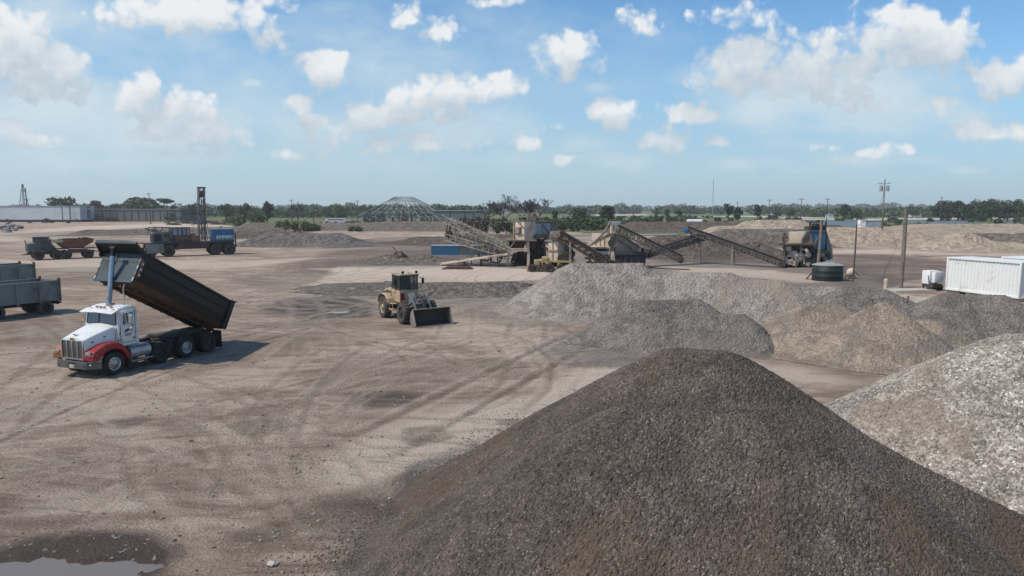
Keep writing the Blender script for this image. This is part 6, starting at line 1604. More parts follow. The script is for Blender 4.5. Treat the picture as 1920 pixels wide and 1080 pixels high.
p = G(1757, 546, .6); t = thing('generator_cart', 'small white box on a dark wheeled cart left of the nearer container', 'cart', (p.x, p.y + .6, .6), ang)
mb = MB(); mb.bx(-.62, .12, -.5, .5, .52, 1.58); mb.build('white_box', M['contwhite'], t, .05)
mb = MB(); mb.bx(.20, .52, -.4, .45, .66, 1.52); mb.build('end_box', M['contwhite'], t, .04)
mb = MB(); mb.bx(-.6, .5, -.45, .45, .28, .50); mb.bx(-.3, .2, -.3, .3, .1, .3); mb.bar((.15, -.52, .4), (.0, -.5, 1.2), .06); mb.bar((-.6, -.3, .3), (-.6, -.3, .02), .07); mb.build('cart_frame', M['plantdark'], t)
for s in (-1, 1): make_wheel(t, .2, s * .5, .26, .26, .16, 'dirttyre', 'frame', s)
p = G(1609, 524); t = thing('cement_mixer', 'small cream drum mixer on the ground right of the thin pole', 'mixer', (p.x - .4, p.y + .8, 0))
mb = MB(); mb.tube([(-.45, 0, .45), (-.2, 0, .55), (.15, 0, .75), (.38, 0, .95)], [.18, .42, .40, .22], 16); mb.build('drum', M['plantcream'], t)
mb = MB()
for a, b_ in (((-.4, -.4, 0), (0, -.3, .7)), ((.4, -.4, 0), (0, -.3, .7)), ((-.4, .4, 0), (0, .3, .7)), ((.4, .4, 0), (0, .3, .7)), ((.3, 0, .8), (.9, 0, .3))): mb.bar(a, b_, .06)
mb.build('stand', M['plantdark'], t)

# long blue and grey skip, scrap, rubble
Yb = 105.5; u = U('long_container', 'long low container, blue at the left end and faded grey beyond, behind the stacker', 'container', (D(870, 481, Yb).x, Yb, 0))
def corr(mb, x0, x1, y0, y1, Y, n):
    a, b_ = D(x0, y1, Y), D(x1, y0, Y); z0, z1 = max(0.02, a.z), b_.z; w_ = (b_.x - a.x) / n
    for i in range(n): mb.bx(a.x + i * w_, a.x + i * w_ + w_ * .55, Y - .06, Y, z0 + .1, z1 - .1)
mb = MB(); a, b_ = D(808, 481, Yb), D(861, 461.5, Yb); mb.bx(a.x, b_.x, Yb, Yb + 2.4, .02, b_.z); corr(mb, 809, 860, 461.5, 481, Yb, 22); bs = u.put(mb, 'blue_section', M['skipblue'])
mb = MB(); a2, b2 = D(861.3, 481, Yb), D(952, 461.5, Yb); mb.bx(a2.x, b2.x, Yb + .02, Yb + 2.38, .02, b_.z - .02); corr(mb, 862, 951, 461.5, 481, Yb + .02, 36); u.put(mb, 'grey_section', M['dullskip'])
mb = MB(); mb.bx(a.x - .05, b2.x + .05, Yb - .1, Yb + 2.5, b_.z, b_.z + .1); mb.bx(a.x - .05, b2.x + .05, Yb - .09, Yb, .0, .12); u.put(mb, 'rim', M['galv'])
M['dummy'] = M['galv']
u = U('scrap_metal', 'twisted rusty pipes and bars lying on a low dark heap left of the blue container', 'scrap metal', (D(757, 493, 92).x, 92, 0))
mb = MB()
for pts, r_ in (([(735, 463), (742, 468), (744, 472)], .06), ([(737, 485), (739, 476), (744, 472), (752, 472), (758, 478), (761, 496)], .14), ([(753, 473), (757, 486), (759, 495)], .10), ([(756, 476), (766, 484), (770, 485)], .12), ([(764, 484), (780, 488), (792, 493)], .08), ([(745, 474), (741, 494)], .08), ([(760, 480), (750, 494)], .07)):
    mb.tube([D(x, y, 92 + random.uniform(-.3, .3)) for x, y in pts], r_, 7)
u.put(mb, 'bent_pipe', M['rustpale'])
mb = MB()
for _ in range(10):
    a = D(random.uniform(742, 780), random.uniform(486, 494), 92); b_ = a + Vector((random.uniform(-1.6, 1.6), random.uniform(-.6, .6), random.uniform(-.2, .5))); mb.bar(a, b_, random.uniform(.04, .12))
u.put(mb, 'loose_bar', M['rust'])
pile('earth_heap', 'low dark heap of fines under the twisted scrap metal', M['gfar'], [(D(760, 493, 93.5).x, 94.0, 1.1, .22, 2.0, .2)], .25, .1, .2, 77, 1.2, .2)
def chunk(mb, c, s, rr):
    n = 10; vs = []
    for i in range(n):
        v = Vector((rr.gauss(0, 1), rr.gauss(0, 1), rr.gauss(0, 1))).normalized(); vs.append(v)
    bm = bmesh.new()
    for v in vs: bm.verts.new((v.x * s[0], v.y * s[1], v.z * s[2]))
    bmesh.ops.convex_hull(bm, input=bm.verts); bm.verts.ensure_lookup_table(); bm.verts.index_update()
    o = len(mb.v); c = Vector(c)
    mb.add([v.co + c for v in bm.verts], [[v.index for v in f.verts] for f in bm.faces]); bm.free()
rr = random.Random(8)
for i, (x, y, s, lab) in enumerate([(6, 432, 2.0, 'largest'), (20, 427, 1.7, 'flat-topped middle'), (35, 429, 1.5, 'right dark'), (14, 436, 1.3, 'front pale'), (27, 433, 1.1, 'front small'), (-8, 430, 2.2, 'left cut-off')]):
    mb = MB(); chunk(mb, (0, 0, s * .35), (s * 1.3, s, s * .75), rr); chunk(mb, (s * .6, -.3, s * .5), (s * .8, s * .5, s * .4), rr); chunk(mb, (-s * .5, .2, s * .9), (s * .7, s * .5, s * .3), rr)
    o = mb.build('rubble_block', M['concgrey']); p = G(x, y); o.location = (p.x, p.y, 0); tag(o, f'{lab} concrete rubble pile at the far left edge', 'rubble', 'concrete rubble at the far left')
for i, (x, y, s, lab) in enumerate([(350, 419.5, 2.4, 'dark scrap heap behind the drilling rig cab'), (330, 422, 1.8, 'low dark junk heap left of the rig mast'), (396, 419.5, 2.4, 'dark scrap heap just right of the rig mast'), (413, 420.5, 2.0, 'brown junk heap right of the rig mast'), (376, 421, 1.8, 'junk heap seen through the rig mast')]):
    mb = MB()
    for _ in range(16):
        a = Vector((rr.uniform(-s * 2, s * 2), rr.uniform(-1.5, 1.5), rr.uniform(0, s * .6))); mb.bar(a, a + Vector((rr.uniform(-3, 3), rr.uniform(-1, 1), rr.uniform(-.8, 1.0))), rr.uniform(.15, .5))
    for _ in range(5): chunk(mb, (rr.uniform(-s * 1.6, s * 1.6), rr.uniform(-1, 1), rr.uniform(.2, s * .4)), (rr.uniform(.8, 2), 1, rr.uniform(.4, .9)), rr)
    o = mb.build('junk_heap', M[('frame', 'rustdark')[i % 2]]); p = G(x, y); o.location = (p.x, p.y, 0); tag(o, lab, 'junk heap', 'junk heaps behind the drilling rig')
for x, y, s, lab in [(508, 1062, .09, 'small pale rock on the dirt at the bottom, left of the dark heap'), (358, 829, .05, 'tiny dark stone at the top end of a scratched line in the dirt')]:
    mb = MB(); chunk(mb, (0, 0, s * .4), (s * 1.5, s, s * .7), rr); chunk(mb, (s * .8, s * .6, s * .3), (s * .8, s * .6, s * .5), rr); o = mb.build('rock', M['conc' if s > .06 else 'frame']); p = G(x, y); o.location = (p.x, p.y, hgt(p.x, p.y)); tag(o, lab, 'rock')
M['stone'] = MAT('scattered_stone', (.26, .23, .20), (.13, .11, .10), .9, 0, 8)
mb = MB()
for _ in range(900):
    y = 10.5 + 26 * rr.random() ** 1.6; x = rr.uniform(-.78 * y, .3 * y)
    if x > -2.2 and y < 22: x -= 5
    s = rr.uniform(.012, .038) * (1 + y / 40); chunk(mb, (x, y, hgt(x, y) + s * .2), (s * 1.2, s, s * .7), rr)
tag(mb.build('scattered_stones', M['stone']), None, None, kind='stuff')
# stones spilled round the foot of the near dark heap
mb = MB()
for _ in range(2600):
    a = rr.random(); e0 = G(620 + 400 * a, 1075 - 300 * a); w_ = abs(rr.gauss(0, .35)); x, y = e0.x - w_ * .6 + rr.gauss(0, .5), e0.y + w_ * .6 + rr.gauss(0, .3)
    if y < 9.8: continue
    s = rr.uniform(.012, .032); chunk(mb, (x, y, hgt(x, y) + s * .3), (s * 1.2, s, s * .8), rr)
tag(mb.build('spilled_gravel', M['spill']), None, None, kind='stuff')

# ------------------------------------------------------------------ far buildings
def PBL(mb, x0, x1, y0, Y, depth, z0=0., mi=0, dz=0.):
    a, b_ = D(x0, y0, Y), D(x1, y0, Y); mb.bx(a.x, b_.x, Y, Y + depth, z0, b_.z + dz, mi)
u = U('white_building', 'long low white building on a dark base at the far left', 'building', (D(70, 415, 395).x, 395, 0))
mb = MB(); PBL(mb, -80, 149, 386.5, 395, 14, 1.3); wl = u.put(mb, 'wall', M['warehouse'])
mb = MB(); PBL(mb, -82, 150, 385.8, 394.7, 14.6, 9.0); u.put(mb, 'roof', M['galv'])
mb = MB(); PBL(mb, -80, 148, 411, 395.5, 13, 0); u.put(mb, 'base', M['frame'])
mb = MB(); a = D(130, 400, 394.9); b_ = D(137, 400, 394.9); mb.bx(a.x, a.x + .5, 394.85, 395, 1.3, 9); mb.bx(D(87, 0, 395).x, D(88, 0, 395).x, 394.85, 395, 1.3, 9); u.put(mb, 'wall_joint', M['shed'], wl)
mb = MB(); mb.bx(D(136, 0, 395).x, D(143, 0, 395).x, 394.8, 394.99, 2.0, 7.2); u.put(mb, 'door', M['cardark'], wl)
mb = MB(); mb.bx(D(136, 0, 395).x, D(143, 0, 395).x, 394.8, 394.99, 7.8, 8.6); u.put(mb, 'window', M['cardark'], wl)
u = U('grey_warehouse', 'long plain grey warehouse wall behind the utility pole at the left', 'building', (D(270, 415, 412).x, 412, 0))
mb = MB(); PBL(mb, 150, 338, 392.2, 412, 30); wl = u.put(mb, 'wall', M['shed'])
mb = MB(); PBL(mb, 148, 340, 391.6, 411.6, 31, 7.1); u.put(mb, 'roof_edge', M['galv'])
mb = MB()
for x in range(165, 336, 14): mb.bx(D(x, 0, 412).x, D(x, 0, 412).x + .25, 411.8, 411.99, 0, 7)
u.put(mb, 'wall_joint', M['frame'], wl)
u = U('grey_warehouse', 'grey warehouse behind the bare trees and the stacker, right of the trussed shed', 'building', (D(860, 416, 405).x, 405, 0))
mb = MB(); PBL(mb, 812, 908, 394.8, 405, 30); wl = u.put(mb, 'wall', M['shed'])
mb = MB(); PBL(mb, 810, 910, 394.2, 404.6, 31, 6.2); u.put(mb, 'roof_edge', M['galv'])
mb = MB()
for x in (839, 867, 884): mb.bx(D(x, 0, 405).x, D(x + 1, 0, 405).x, 404.8, 404.99, 0, 6)
u.put(mb, 'wall_joint', M['frame'], wl)
# trussed roof of an open shed, hipped
Yt = 400; A0, A1 = D(655, 415, Yt), D(846, 415, Yt); T0, T1 = D(728, 368.3, Yt), D(764, 368.3, Yt); dep = 44
u = U('trussed_shed', 'open steel shed frame with a bare hipped lattice roof rising above the trees', 'shed frame', ((A0.x + A1.x) / 2, Yt + dep / 2, 0))
zt = T0.z; yb0, yb1, yt_ = Yt, Yt + dep, Yt + dep / 2
mb = MB()
def hp_(q, s):   # point on the hip outline: q along x (0..1), s depth (-1, 1)
    pass
def surf(a, e, up_):   # a: 0..1 along the eave, e: which side (front -1 / back 1), up_: 0 eave .. 1 ridge
    ex = A0.x + (A1.x - A0.x) * a; rx = T0.x + (T1.x - T0.x) * a
    return Vector((ex + (rx - ex) * up_, yt_ + e * dep / 2 * (1 - up_), .8 + (zt - .8) * up_))
N = 10; Kk = 6
for e in (-1, 1):
    for i in range(N + 1):
        for j in range(Kk):
            mb.bar(surf(i / N, e, j / Kk), surf(i / N, e, (j + 1) / Kk), .18)
            if i < N: mb.bar(surf((i if j % 2 else i + 1) / N, e, j / Kk), surf((i + 1 if j % 2 else i) / N, e, (j + 1) / Kk), .15)
    for j in range(1, Kk + 1):
        mb.bar(surf(0, e, j / Kk), surf(1, e, j / Kk), .20)
for a in (0, 1):
    for j in range(1, Kk): mb.bar(surf(a, -1, j / Kk), surf(a, 1, j / Kk), .2)
    mb.bar(surf(a, -1, 0), surf(a, -1, 1), .35); mb.bar(surf(a, 1, 0), surf(a, 1, 1), .35)
mb.bar(surf(0, -1, 1), surf(1, -1, 1), .35)
u.put(mb, 'roof_truss', M['trussgrey'])
mb = MB()
for i in range(1, 12):
    for y in (Yt + 6, Yt + dep - 6): x = A0.x + (A1.x - A0.x) * (.12 + .76 * i / 12); mb.bar((x, y, 0), (x, y, 4.5), .3)
u.put(mb, 'shed_post', M['plantdark'])
rr = random.Random(21); mb = MB()
for i in range(26): x = rr.uniform(A0.x + 6, A1.x - 4); y = Yt + rr.uniform(2, 12); h = rr.uniform(1.5, 4.6); mb.bx(x, x + rr.uniform(1, 3), y, y + 2, 0, h)
u.put(mb, 'stored_goods', M['frame'])
# parked cars near the shed
def car(label, x, y, L, H_, mat, cat='car', rz=0., box=False):
    p = G(x, y); t = thing('parked_car' if not box else 'parked_bus', label, cat, (p.x, p.y, 0), rz, 'vehicles parked by the far road')
    mb = MB(); W = 1.9
    if box: pr_ = [(-L / 2, .5), (-L / 2, H_ - .2), (-L / 2 + .2, H_), (L / 2 - .3, H_), (L / 2, H_ - .4), (L / 2, .5)]
    else: pr_ = [(-L / 2, .4), (-L / 2, H_ * .62), (-L * .30, H_ * .66), (-L * .20, H_), (L * .18, H_), (L * .30, H_ * .64), (L / 2, H_ * .55), (L / 2, .4)]
    mb.prism(pr_, 'y', -W / 2, W / 2); bd = mb.build('body', M[mat], t, .06)
    mb = MB(); mb.bx(-L * (.42 if box else .20), L * (.42 if box else .22), -W / 2 - .01, W / 2 + .01, H_ * .68, H_ * .9); mb.build('window_band', M['glass'], bd)
    for xx in (-L * .32, L * .32):
        for s in (-1, 1): mb = MB(); mb.tube([(xx, s * (W / 2 - .2), .36), (xx, s * (W / 2 + .03), .36)], .36, 14); mb.build('wheel', M['tyre'], t)
    return t
car('white bus parked left of the trussed shed', 630, 420, 9.5, 2.7, 'carwhite', 'bus', 0, True)
car('white pickup parked in front of the white bus', 616, 420.5, 5.4, 1.8, 'carwhite')
car('small silver car behind the bus', 645, 419.5, 4.4, 1.5, 'carsilver')
car('small white car right of the bus', 655, 419.3, 4.4, 1.5, 'carwhite')
car('dark car near the pole right of the bus', 663, 419.3, 4.4, 1.5, 'cardark')
car('white truck far off on the pale road at the right', 1715, 408.5, 10, 3.0, 'carwhite', 'truck', 0, True)
u = U('white_trailer', 'low white rounded trailer on the brown earth behind the blue drum', 'trailer', (D(1304, 424, 285).x, 285, 0))
mb = MB(); a, b_ = D(1289, 420, 285), D(1318, 416, 285); mb.tube([(a.x, 286, 1.9), (a.x + .3, 286, 1.95), (b_.x - .3, 286, 1.95), (b_.x, 286, 1.9)], [.6, 1.15, 1.15, .7], 18); u.put(mb, 'tank_body', M['carwhite'])
mb = MB(); mb.bx(a.x + .8, b_.x - .3, 285.2, 286.8, .4, .9); u.put(mb, 'trailer_frame', M['galv'])
u = U('white_container', 'small white and grey box container at the foot of the transformer pole', 'container', (D(1632, 430, 200).x, 200, 0))
mb = MB(); a, b_ = D(1612.5, 430, 200), D(1624, 413.5, 200); c_ = D(1652, 414.5, 200); mb.bx(a.x, b_.x, 200, 202.6, .6, b_.z); u.put(mb, 'white_end', M['contwhite'], bevel=.03)
mb = MB(); mb.bx(b_.x, c_.x, 200.02, 202.58, .62, b_.z - .04); u.put(mb, 'grey_side', M['plantblue'])
mb = MB(); mb.bx(a.x, c_.x, 199.9, 202.7, b_.z, b_.z + .12); u.put(mb, 'roof', M['contwhite'])
mb = MB(); mb.bx(a.x + .4, c_.x + .8, 200.3, 202, 0.1, .6); u.put(mb, 'wheel_frame', M['frame'])
for x0, x1, yt, Y, lab, mt in ((1553, 1564, 402.5, 560, 'small white hut by the pale road', 'warehouse'), (1275, 1282, 400, 700, 'tiny pale house on the horizon before the fields', 'warehouse'), (1445, 1470, 403, 600, 'low tan shed left of the small white hut', 'conc')):
    a, b_ = D(x0, yt, Y), D(x1, yt, Y); t = thing('small_hut', lab, 'hut', ((a.x + b_.x) / 2, Y, 0)); hw = (b_.x - a.x) / 2; z = max(2.4, a.z)
    mb = MB(); mb.bx(-hw, hw, 0, 5, 0, z); mb.build('wall', M[mt], t)
    mb = MB(); mb.prism([(-hw - .3, z), (0, z + hw * .35), (hw + .3, z)], 'y', -.3, 5.3); mb.build('roof', M['galv'], t)
rr = random.Random(31)
for i, (x, y, s, lab) in enumerate([(1036, 411, 1.5, 'leftmost pale boulder'), (1046, 410.5, 2.0, 'large pale boulder'), (1057, 410, 2.2, 'largest pale boulder'), (1068, 410.5, 1.8, 'fourth pale boulder'), (1076, 410, 1.4, 'rightmost pale boulder')]):
    mb = MB(); chunk(mb, (0, 0, s * .3), (s * 1.6, s, s * .7), rr); o = mb.build('boulder', M['boulder']); p = G(x, y); o.location = (p.x, p.y, 0); tag(o, f'{lab} in the green scrub behind the tower container', 'boulder', 'pale boulders in the scrub')

# ------------------------------------------------------------------ trees and scrub
def leaves(centres, radii, n, size, seed, flat=.75, shell=.35):
    """n leaf clumps spread through lumpy volumes; returns verts, faces"""
    r_ = np.random.default_rng(seed); c = np.array(centres); q = np.array(radii)
    wgt = q[:, 0] ** 2; i = r_.choice(len(c), n, p=wgt / wgt.sum())
    d = r_.normal(size=(n, 3)); d /= np.linalg.norm(d, axis=1)[:, None]
    rad = (shell + (1 - shell) * r_.random(n)) ** .6
    p = c[i] + d * rad[:, None] * q[i]
    nn = d + r_.normal(size=(n, 3)) * .8; nn /= np.linalg.norm(nn, axis=1)[:, None]
    a = np.cross(nn, r_.normal(size=(n, 3))); a /= np.linalg.norm(a, axis=1)[:, None] + 1e-9; b_ = np.cross(nn, a)
    s = size * (.55 + .9 * r_.random(n))[:, None]; e = s * (.5 + .5 * r_.random(n))[:, None]
    v = np.stack([p - a * s - b_ * e * .3, p - b_ * e, p + a * s + b_ * e * .2, p + b_ * e], 1)
    return v.reshape(-1, 3)
def leafmesh(name, v, mat, parent=None):
    n = len(v) // 4; me = bpy.data.meshes.new(name)
    me.vertices.add(len(v)); me.vertices.foreach_set('co', v.astype(np.float32).ravel())
    me.loops.add(len(v)); me.loops.foreach_set('vertex_index', np.arange(len(v), dtype=np.int32))
    me.polygons.add(n); me.polygons.foreach_set('loop_start', np.arange(0, len(v), 4, dtype=np.int32)); me.update(calc_edges=True)
    me.materials.append(mat); o = bpy.data.objects.new(name, me); col.objects.link(o)
    if parent is not None: o.parent = parent
    return o
def tree(label, x, ytop, w, Y, kind='round', leaf='leafmid', seed=0, n=700, zb=0., grp='trees along the horizon', trunk=.35, size=None):
    top = D(x, ytop, Y); H_ = top.z - zb; W = w / 1300 * Y; rr = random.Random(seed)
    t = thing('tree', label, 'tree', (top.x, Y, zb), rr.uniform(0, 6), grp)
    cz0 = H_ * trunk; cen = []; rad = []
    if kind == 'flat':
        for _ in range(7): a = rr.uniform(0, 6.28); q = rr.uniform(.2, .8) * W / 2; cen.append((q * math.cos(a), q * math.sin(a), H_ * rr.uniform(.80, .92))); rad.append((W * .22, W * .22, H_ * .08))
    else:
        m = 10 if kind == 'round' else 14
        for i in range(m):
            a = rr.uniform(0, 6.28); f = rr.random(); z = cz0 + (H_ - cz0) * (.15 + .75 * f); q = W / 2 * math.sqrt(max(.05, 1 - (2 * f - .85) ** 2)) * rr.uniform(.35, .78)
            s = W * rr.uniform(.15, .27); cen.append((q * math.cos(a), q * math.sin(a), z)); rad.append((s, s, min(s * .85, (H_ - z) + .6)))
        cen.append((0, 0, cz0 + (H_ - cz0) * .5)); rad.append((W * .28, W * .28, (H_ - cz0) * .42))
    tb = MB(); tr = max(.12, H_ * .022)
    tb.tube([(0, 0, -.3), (rr.uniform(-.2, .2), 0, cz0 * .7), (rr.uniform(-.4, .4), rr.uniform(-.4, .4), H_ * .62)], [tr * 1.3, tr, tr * .5], 8)
    for c_ in cen[:7]: tb.tube([(0, 0, cz0 * rr.uniform(.6, 1.1)), tuple(Vector(c_) * .5 + Vector((0, 0, cz0 * .4))), c_], [tr * .5, tr * .35, tr * .12], 5)
    tb.build('trunk', M['bark'], t)
    leafmesh('crown', leaves(cen, rad, int(n * 1.7), size or max(.40, Y / 1300 * 1.1, W * .036), seed), M[leaf], t)
    return t
def bare_tree(label, x, ytop, w, Y, seed, zb=0.):
    top = D(x, ytop, Y); H_ = top.z - zb; W = w * 1.35 / 1300 * Y; rr = random.Random(seed)
    t = thing('bare_tree', label, 'bare tree', (top.x, Y, zb), 0, 'bare trees behind the crushing plant')
    tb = MB(); tw = MB()
    def grow(p, d, L, r_, k_):
        r_ = max(r_, .05)
        q = p + d * L; mid = p.lerp(q, .5) + Vector((rr.gauss(0, .05), rr.gauss(0, .05), 0)) * L
        (tb if k_ < 3 else tw).tube([p, mid, q], [r_, r_ * .85, r_ * .68], 6 if k_ < 3 else 4, caps=False)
        if k_ >= 7: return
        for j in range(3 if k_ < 3 or rr.random() < .3 else 2):
            a = rr.uniform(0, 6.28); sp = rr.uniform(.35, .85) * (W / H_ * 1.5 if k_ < 2 else 1)
            nd = (d + Vector((math.cos(a), math.sin(a), rr.uniform(-.15, .35))) * sp).normalized()
            grow(q, nd, L * rr.uniform(.66, .86), r_ * .66, k_ + 1)
    grow(Vector((0, 0, -.2)), Vector((rr.gauss(0, .05), 0, 1)).normalized(), H_ * .25, H_ * .030, 0)
    zs = max(v[2] for v in tb.v + tw.v); f = H_ / zs
    for mm in (tb, tw): mm.v = [(v[0] * f, v[1] * f, v[2] * f) for v in mm.v]
    tb.build('trunk', M['deadbark'], t); tw.build('twigs', M['deadbark'], t)
    return t
def bush(label, x, ybase, ytop, w, leaf, seed, n=500, name='bush', Y=None, grp='bushes at the edge of the yard', size=None):
    p = G(x, ybase) if Y is None else D(x, ybase, Y); Yy = p.y if Y is None else Y
    H_ = D(x, ytop, Yy).z; W = w / 1300 * Yy; rr = random.Random(seed)
    t = thing(name, label, 'bush', (p.x, Yy, 0), 0, grp); cen = []; rad = []
    for _ in range(12): cen.append((rr.uniform(-.4, .4) * W, rr.uniform(-.3, .3) * W, H_ * rr.uniform(.2, .62))); s = W * rr.uniform(.10, .2); rad.append((s, s, min(s, H_ * .38)))
    v = leaves(cen, rad, n, size or max(.3, Yy / 1300 * 1.0, W * .035), seed); v[:, 2] = np.maximum(v[:, 2], 0)
    leafmesh('foliage', v, M[leaf], t)
    tb = MB()
    for c_ in cen[:6]: tb.tube([(c_[0] * .4, c_[1] * .4, -.1), c_], [.08, .03], 5)
    tb.build('stem', M['bark'], t); return t
S = 100
for a in [('large round tree behind the white building at the far left', 118, 369.5, 62, 430, 'round', 'leaffar', 900), ('dark tree between the white building and the grey warehouse', 182, 377, 46, 440, 'round', 'leafdark', 700),
    ('dark tree left of the widest tree behind the grey warehouse', 216, 377.5, 26, 440, 'round', 'leafdark', 400), ('second dark tree behind the grey warehouse roof', 238, 375.5, 36, 442, 'round', 'leafdark', 500), ('widest leafy tree behind the grey warehouse', 262, 372.5, 80, 436, 'wide', 'leafmid', 1300),
    ('flat-topped tree with gaps right of the warehouse pole', 299, 371.5, 44, 428, 'flat', 'leafdark', 360), ('small tree at the right end of the grey warehouse', 325, 383, 20, 430, 'round', 'leafdark', 260), ('pale grey-green tree behind the rig mast', 367, 380.5, 28, 420, 'round', 'leaffar', 450),
    ('round tree right of the rig mast', 423, 381, 30, 400, 'round', 'leaffar', 500), ('dark round tree above the big yellow-green bush', 458, 380, 27, 395, 'round', 'leafdark', 450), ('round tree with a clear trunk left of the small bare tree', 501, 379.5, 26, 330, 'round', 'leaffar', 450),
    ('tree before the far wood left of the trussed shed', 633, 384, 24, 480, 'round', 'leafmid', 380), ('tree in the wood behind the bus', 612, 390, 30, 520, 'round', 'leafdark', 380), ('dark tree left edge of the trussed shed', 694, 386.5, 24, 470, 'round', 'leafdark', 360),
    ('tree seen through the left of the shed roof', 712, 387, 34, 490, 'round', 'leafdark', 420), ('tree seen through the right of the shed roof', 790, 388, 30, 490, 'round', 'leafdark', 400), ('tree right of the trussed shed roof', 828, 390, 26, 480, 'round', 'leafdark', 360),
    ('small square-topped tree right of the bare trees', 1040, 391, 15, 330, 'round', 'leafmid', 300), ('broad tree behind the pale boulders', 1088, 391.5, 44, 380, 'wide', 'leafdark', 600), ('dark round tree above the crusher hopper', 1137, 387.5, 36, 300, 'round', 'leafdark', 700),
    ('slim tree left of three trees on the plain', 1232, 389, 10, 480, 'round', 'leafmid', 220), ('middle tree of three on the plain', 1252, 392, 13, 480, 'round', 'leaffar', 220), ('right tree of three on the plain', 1273, 390.5, 16, 470, 'round', 'leafmid', 260),
    ('tall round-headed tree right of the radio mast', 1366, 377.5, 22, 360, 'round', 'leafdark', 520), ('smaller twin tree right of the round-headed tree', 1385, 388.5, 17, 350, 'round', 'leafdark', 320), ('lone round tree left of the transformer pole row', 1421, 383.5, 17, 420, 'round', 'leafdark', 340),
    ('grey-green tree between two utility poles', 1457, 391, 24, 520, 'round', 'leaffar', 320), ('second grey-green tree between two utility poles', 1482, 391, 20, 520, 'round', 'leaffar', 280), ('big tree left of the transformer pole', 1585, 381.5, 30, 430, 'round', 'leafdark', 620), ('low tree right of the big tree left of the transformer pole', 1608, 391, 26, 430, 'round', 'leafmid', 400),
    ('tree behind the transformer pole', 1640, 392, 34, 520, 'wide', 'leafmid', 400), ('tree right of the transformer pole', 1712, 388, 34, 560, 'round', 'leafdark', 380)]:
    tree(a[0], a[1], a[2], a[3], a[4], a[5], a[6], S, a[7], trunk=.26 if a[5] != 'wide' else .12); S += 1
rr = random.Random(5)
wl = ['leftmost', 'second', 'third', 'fourth', 'fifth', 'sixth', 'seventh', 'eighth', 'ninth', 'tenth', 'eleventh', 'rightmost']
for i in range(12):
    x = 1768 + i * 15.5; yt = [378, 375, 377, 384, 374, 378, 373.5, 376, 372.5, 375, 373, 374][i]
    tree(f'{wl[i]} tree of the dark wood at the right edge', x, yt, rr.uniform(32, 42), rr.uniform(395, 440), 'wide', ('leafdark', 'leafmid', 'leafdark')[i % 3], 300 + i, 850, trunk=.03, grp='trees of the wood at the right edge')
for i, a in enumerate([('leftmost smaller bare tree behind the stacker', 911, 375, 38, 255), ('tallest bare tree, second from the left', 947, 363, 54, 250), ('third bare tree, above the tower handrail', 984, 365.5, 46, 246), ('rightmost bare tree, leaning right over the tower container', 1010, 371.5, 38, 243), ('small bare tree left of centre beside a utility pole', 558, 377.5, 20, 330)]): bare_tree(*a, 40 + i)
for i, a in enumerate([('dark tall bush before the left end of the grey warehouse', 165, 415.5, 393, 34, 'leafdark'), ('grey-green bush before the grey warehouse, left part', 197, 415.5, 394, 30, 'leafbrown'), ('dark bush before the grey warehouse at its right end', 322, 416, 396, 34, 'leafdark'),
    ('dark bush at the left edge before the white building', 8, 416, 394, 30, 'leafdark'), ('small bush before the white building under the tower', 36, 416, 400, 20, 'leafbrown'), ('big yellow-green bush right of the rig, behind the yard', 462, 424, 396, 60, 'leafmid'), ('round yellow-green bush right of the big bush', 437, 421, 402, 30, 'leafpale'), ('dark low bush below the round trunked tree', 486, 419, 410, 20, 'leafdark'),
    ('bright yellow-green bush on the bank left of centre', 548, 434, 407, 64, 'leafpale'), ('darker bush at the right of the bright bush', 585, 433, 418, 40, 'leafmid'), ('low bush on the bank below the shed', 668, 434, 424, 30, 'leafmid'),
    ('grey-brown thicket below the leftmost bare tree', 890, 438, 398, 56, 'leafbrown'), ('grey-brown thicket below the tallest bare tree', 925, 440, 400, 50, 'leafbrown'), ('dark green hedge bush left of the tower', 948, 440, 408, 44, 'leafmid'), ('dark thicket behind the tower box', 985, 440, 404, 44, 'leafdark'),
    ('dark bush right of the tower container', 1075, 430, 400, 60, 'leafdark'), ('green bush behind the crusher head', 1062, 434, 408, 50, 'leafmid'), ('wide green bush left of the hopper bin', 1115, 432, 404, 56, 'leafmid'), 
    ('dark round bush right of the hopper bin', 1195, 419, 401, 34, 'leafdark'), ('leafy bush between two dark bushes on the plain', 1225, 419, 403, 36, 'leafmid'), ('dark bush at the right of the bush row', 1262, 418, 402, 32, 'leafdark'), ('small green bush right of the bush row', 1285, 417, 405, 20, 'leafmid'),
    ('reddish brown bush left of the long grey thicket', 1350, 428, 413, 30, 'leafbrown'), ('dark bush behind the white trailer', 1372, 430, 416, 24, 'leafmid'), ('grey thicket in the middle of the scrub', 1400, 428, 412, 34, 'leafbrown'), ('dark bush under the lone round tree', 1450, 410, 402, 18, 'leafdark'), ('green bush under the utility pole left of the blue machine', 1485, 412, 404, 24, 'leafmid'),
    ('brown bush right of the transformer pole', 1672, 418, 404, 22, 'leafbrown'), ('green bush right of the transformer pole', 1684, 418, 406, 16, 'leafmid'), ('reddish brush by the pale road at the right', 1812, 414, 405, 30, 'leafbrown'), ('dark green bush right of the reddish brush', 1840, 416, 402, 20, 'leafmid'), ('low green bush left of the transformer pole foot', 1600, 412, 400, 40, 'leafmid')]):
    bush(a[0], a[1], a[2], a[3], a[4], a[5], 500 + i, 900 if a[4] > 35 else 520)
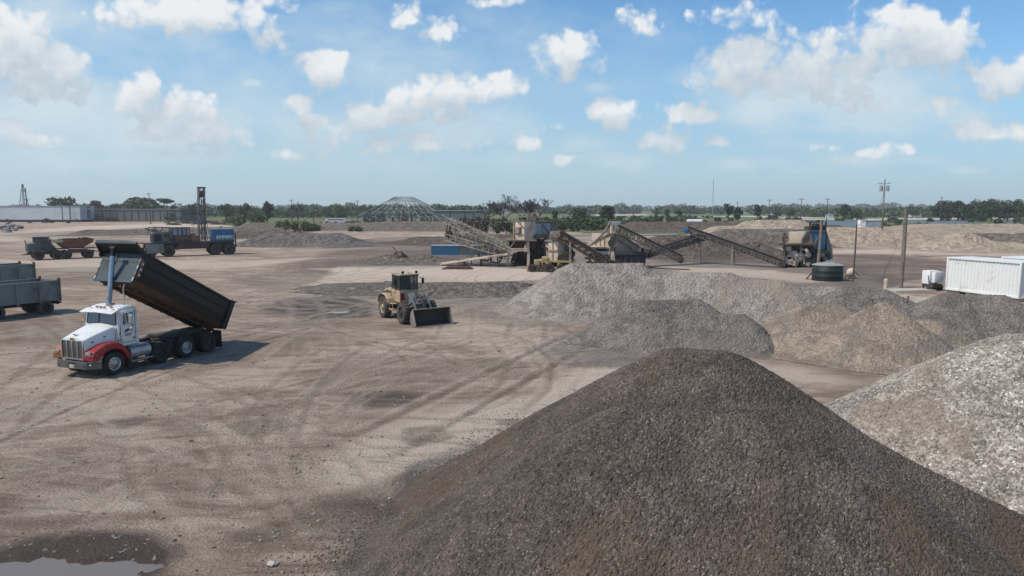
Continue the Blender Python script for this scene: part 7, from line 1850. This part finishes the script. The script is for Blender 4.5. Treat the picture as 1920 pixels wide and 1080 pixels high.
# far woods and scrub, each one mass
def band(name, Y0_, Y1_, x0, x1, h0, h1, n, leaf, seed, size, gap=.0, vmin=0.):
    r_ = np.random.default_rng(seed); m = max(8, int(n / 60)); Yc = r_.uniform(Y0_, Y1_, m); Xc = (r_.uniform(x0, x1, m) - 960) / 1300 * Yc
    if gap: k_ = vnoise(Xc * .008, Yc * .004, seed) > gap; Xc, Yc = Xc[k_], Yc[k_]
    hh = r_.uniform(h0, h1, len(Xc)) * (.7 + .6 * vnoise(Xc * .02, Yc * .01, seed + 1))
    cen = np.stack([Xc, Yc, hh * .5 + vmin], 1); rad = np.stack([hh * .9, hh * .7, hh * .5], 1)
    v = leaves(cen, rad, n, size, seed, shell=.5); v[:, 2] = np.maximum(v[:, 2], 0)
    tag(leafmesh(name, v, M[leaf]), None, None, kind='stuff')
band('far_wood', 1900, 2600, -300, 2300, 14, 24, 26000, 'leaffar', 1, 4.0)
band('far_wood', 950, 1300, -300, 2300, 8, 13, 26000, 'leaffar', 2, 2.2, .25)
band('far_wood', 560, 700, -400, 905, 7.5, 10.5, 24000, 'leafmid', 3, 1.3, .1)
band('far_wood', 620, 760, 1480, 2300, 7.0, 9.0, 12000, 'leafmid', 4, 1.4, .2)
band('scrub', 330, 640, 1020, 2100, .8, 2.2, 11000, 'leafmid', 5, .8, .35)
band('scrub', 232, 330, 480, 1300, .6, 1.8, 11000, 'leafmid', 6, .5, .35)
band('scrub', 236, 320, 1180, 2000, .4, 1.2, 8000, 'leafpale', 7, .45, .35)
band('scrub', 245, 300, 880, 1180, 1.5, 3.2, 9000, 'leafmid', 8, .6, .1)
band('scrub', 300, 420, -300, 500, .6, 1.6, 5000, 'leafbrown', 9, .6, .5)

# ------------------------------------------------------------------ the air
m = bpy.data.materials.new('haze'); m.use_nodes = True; nt = m.node_tree; nt.nodes.clear()
pv = nt.nodes.new('ShaderNodeVolumePrincipled'); mo = nt.nodes.new('ShaderNodeOutputMaterial'); nt.links.new(pv.outputs[0], mo.inputs['Volume'])
pv.inputs['Color'].default_value = HAZE_C; pv.inputs['Density'].default_value = HAZE_D; pv.inputs['Anisotropy'].default_value = 0.2
mb = MB(); mb.bx(-3700, 3700, -180, 5200, -3, 60); hz_ = mb.build('haze', m); tag(hz_, None, None, kind='stuff')
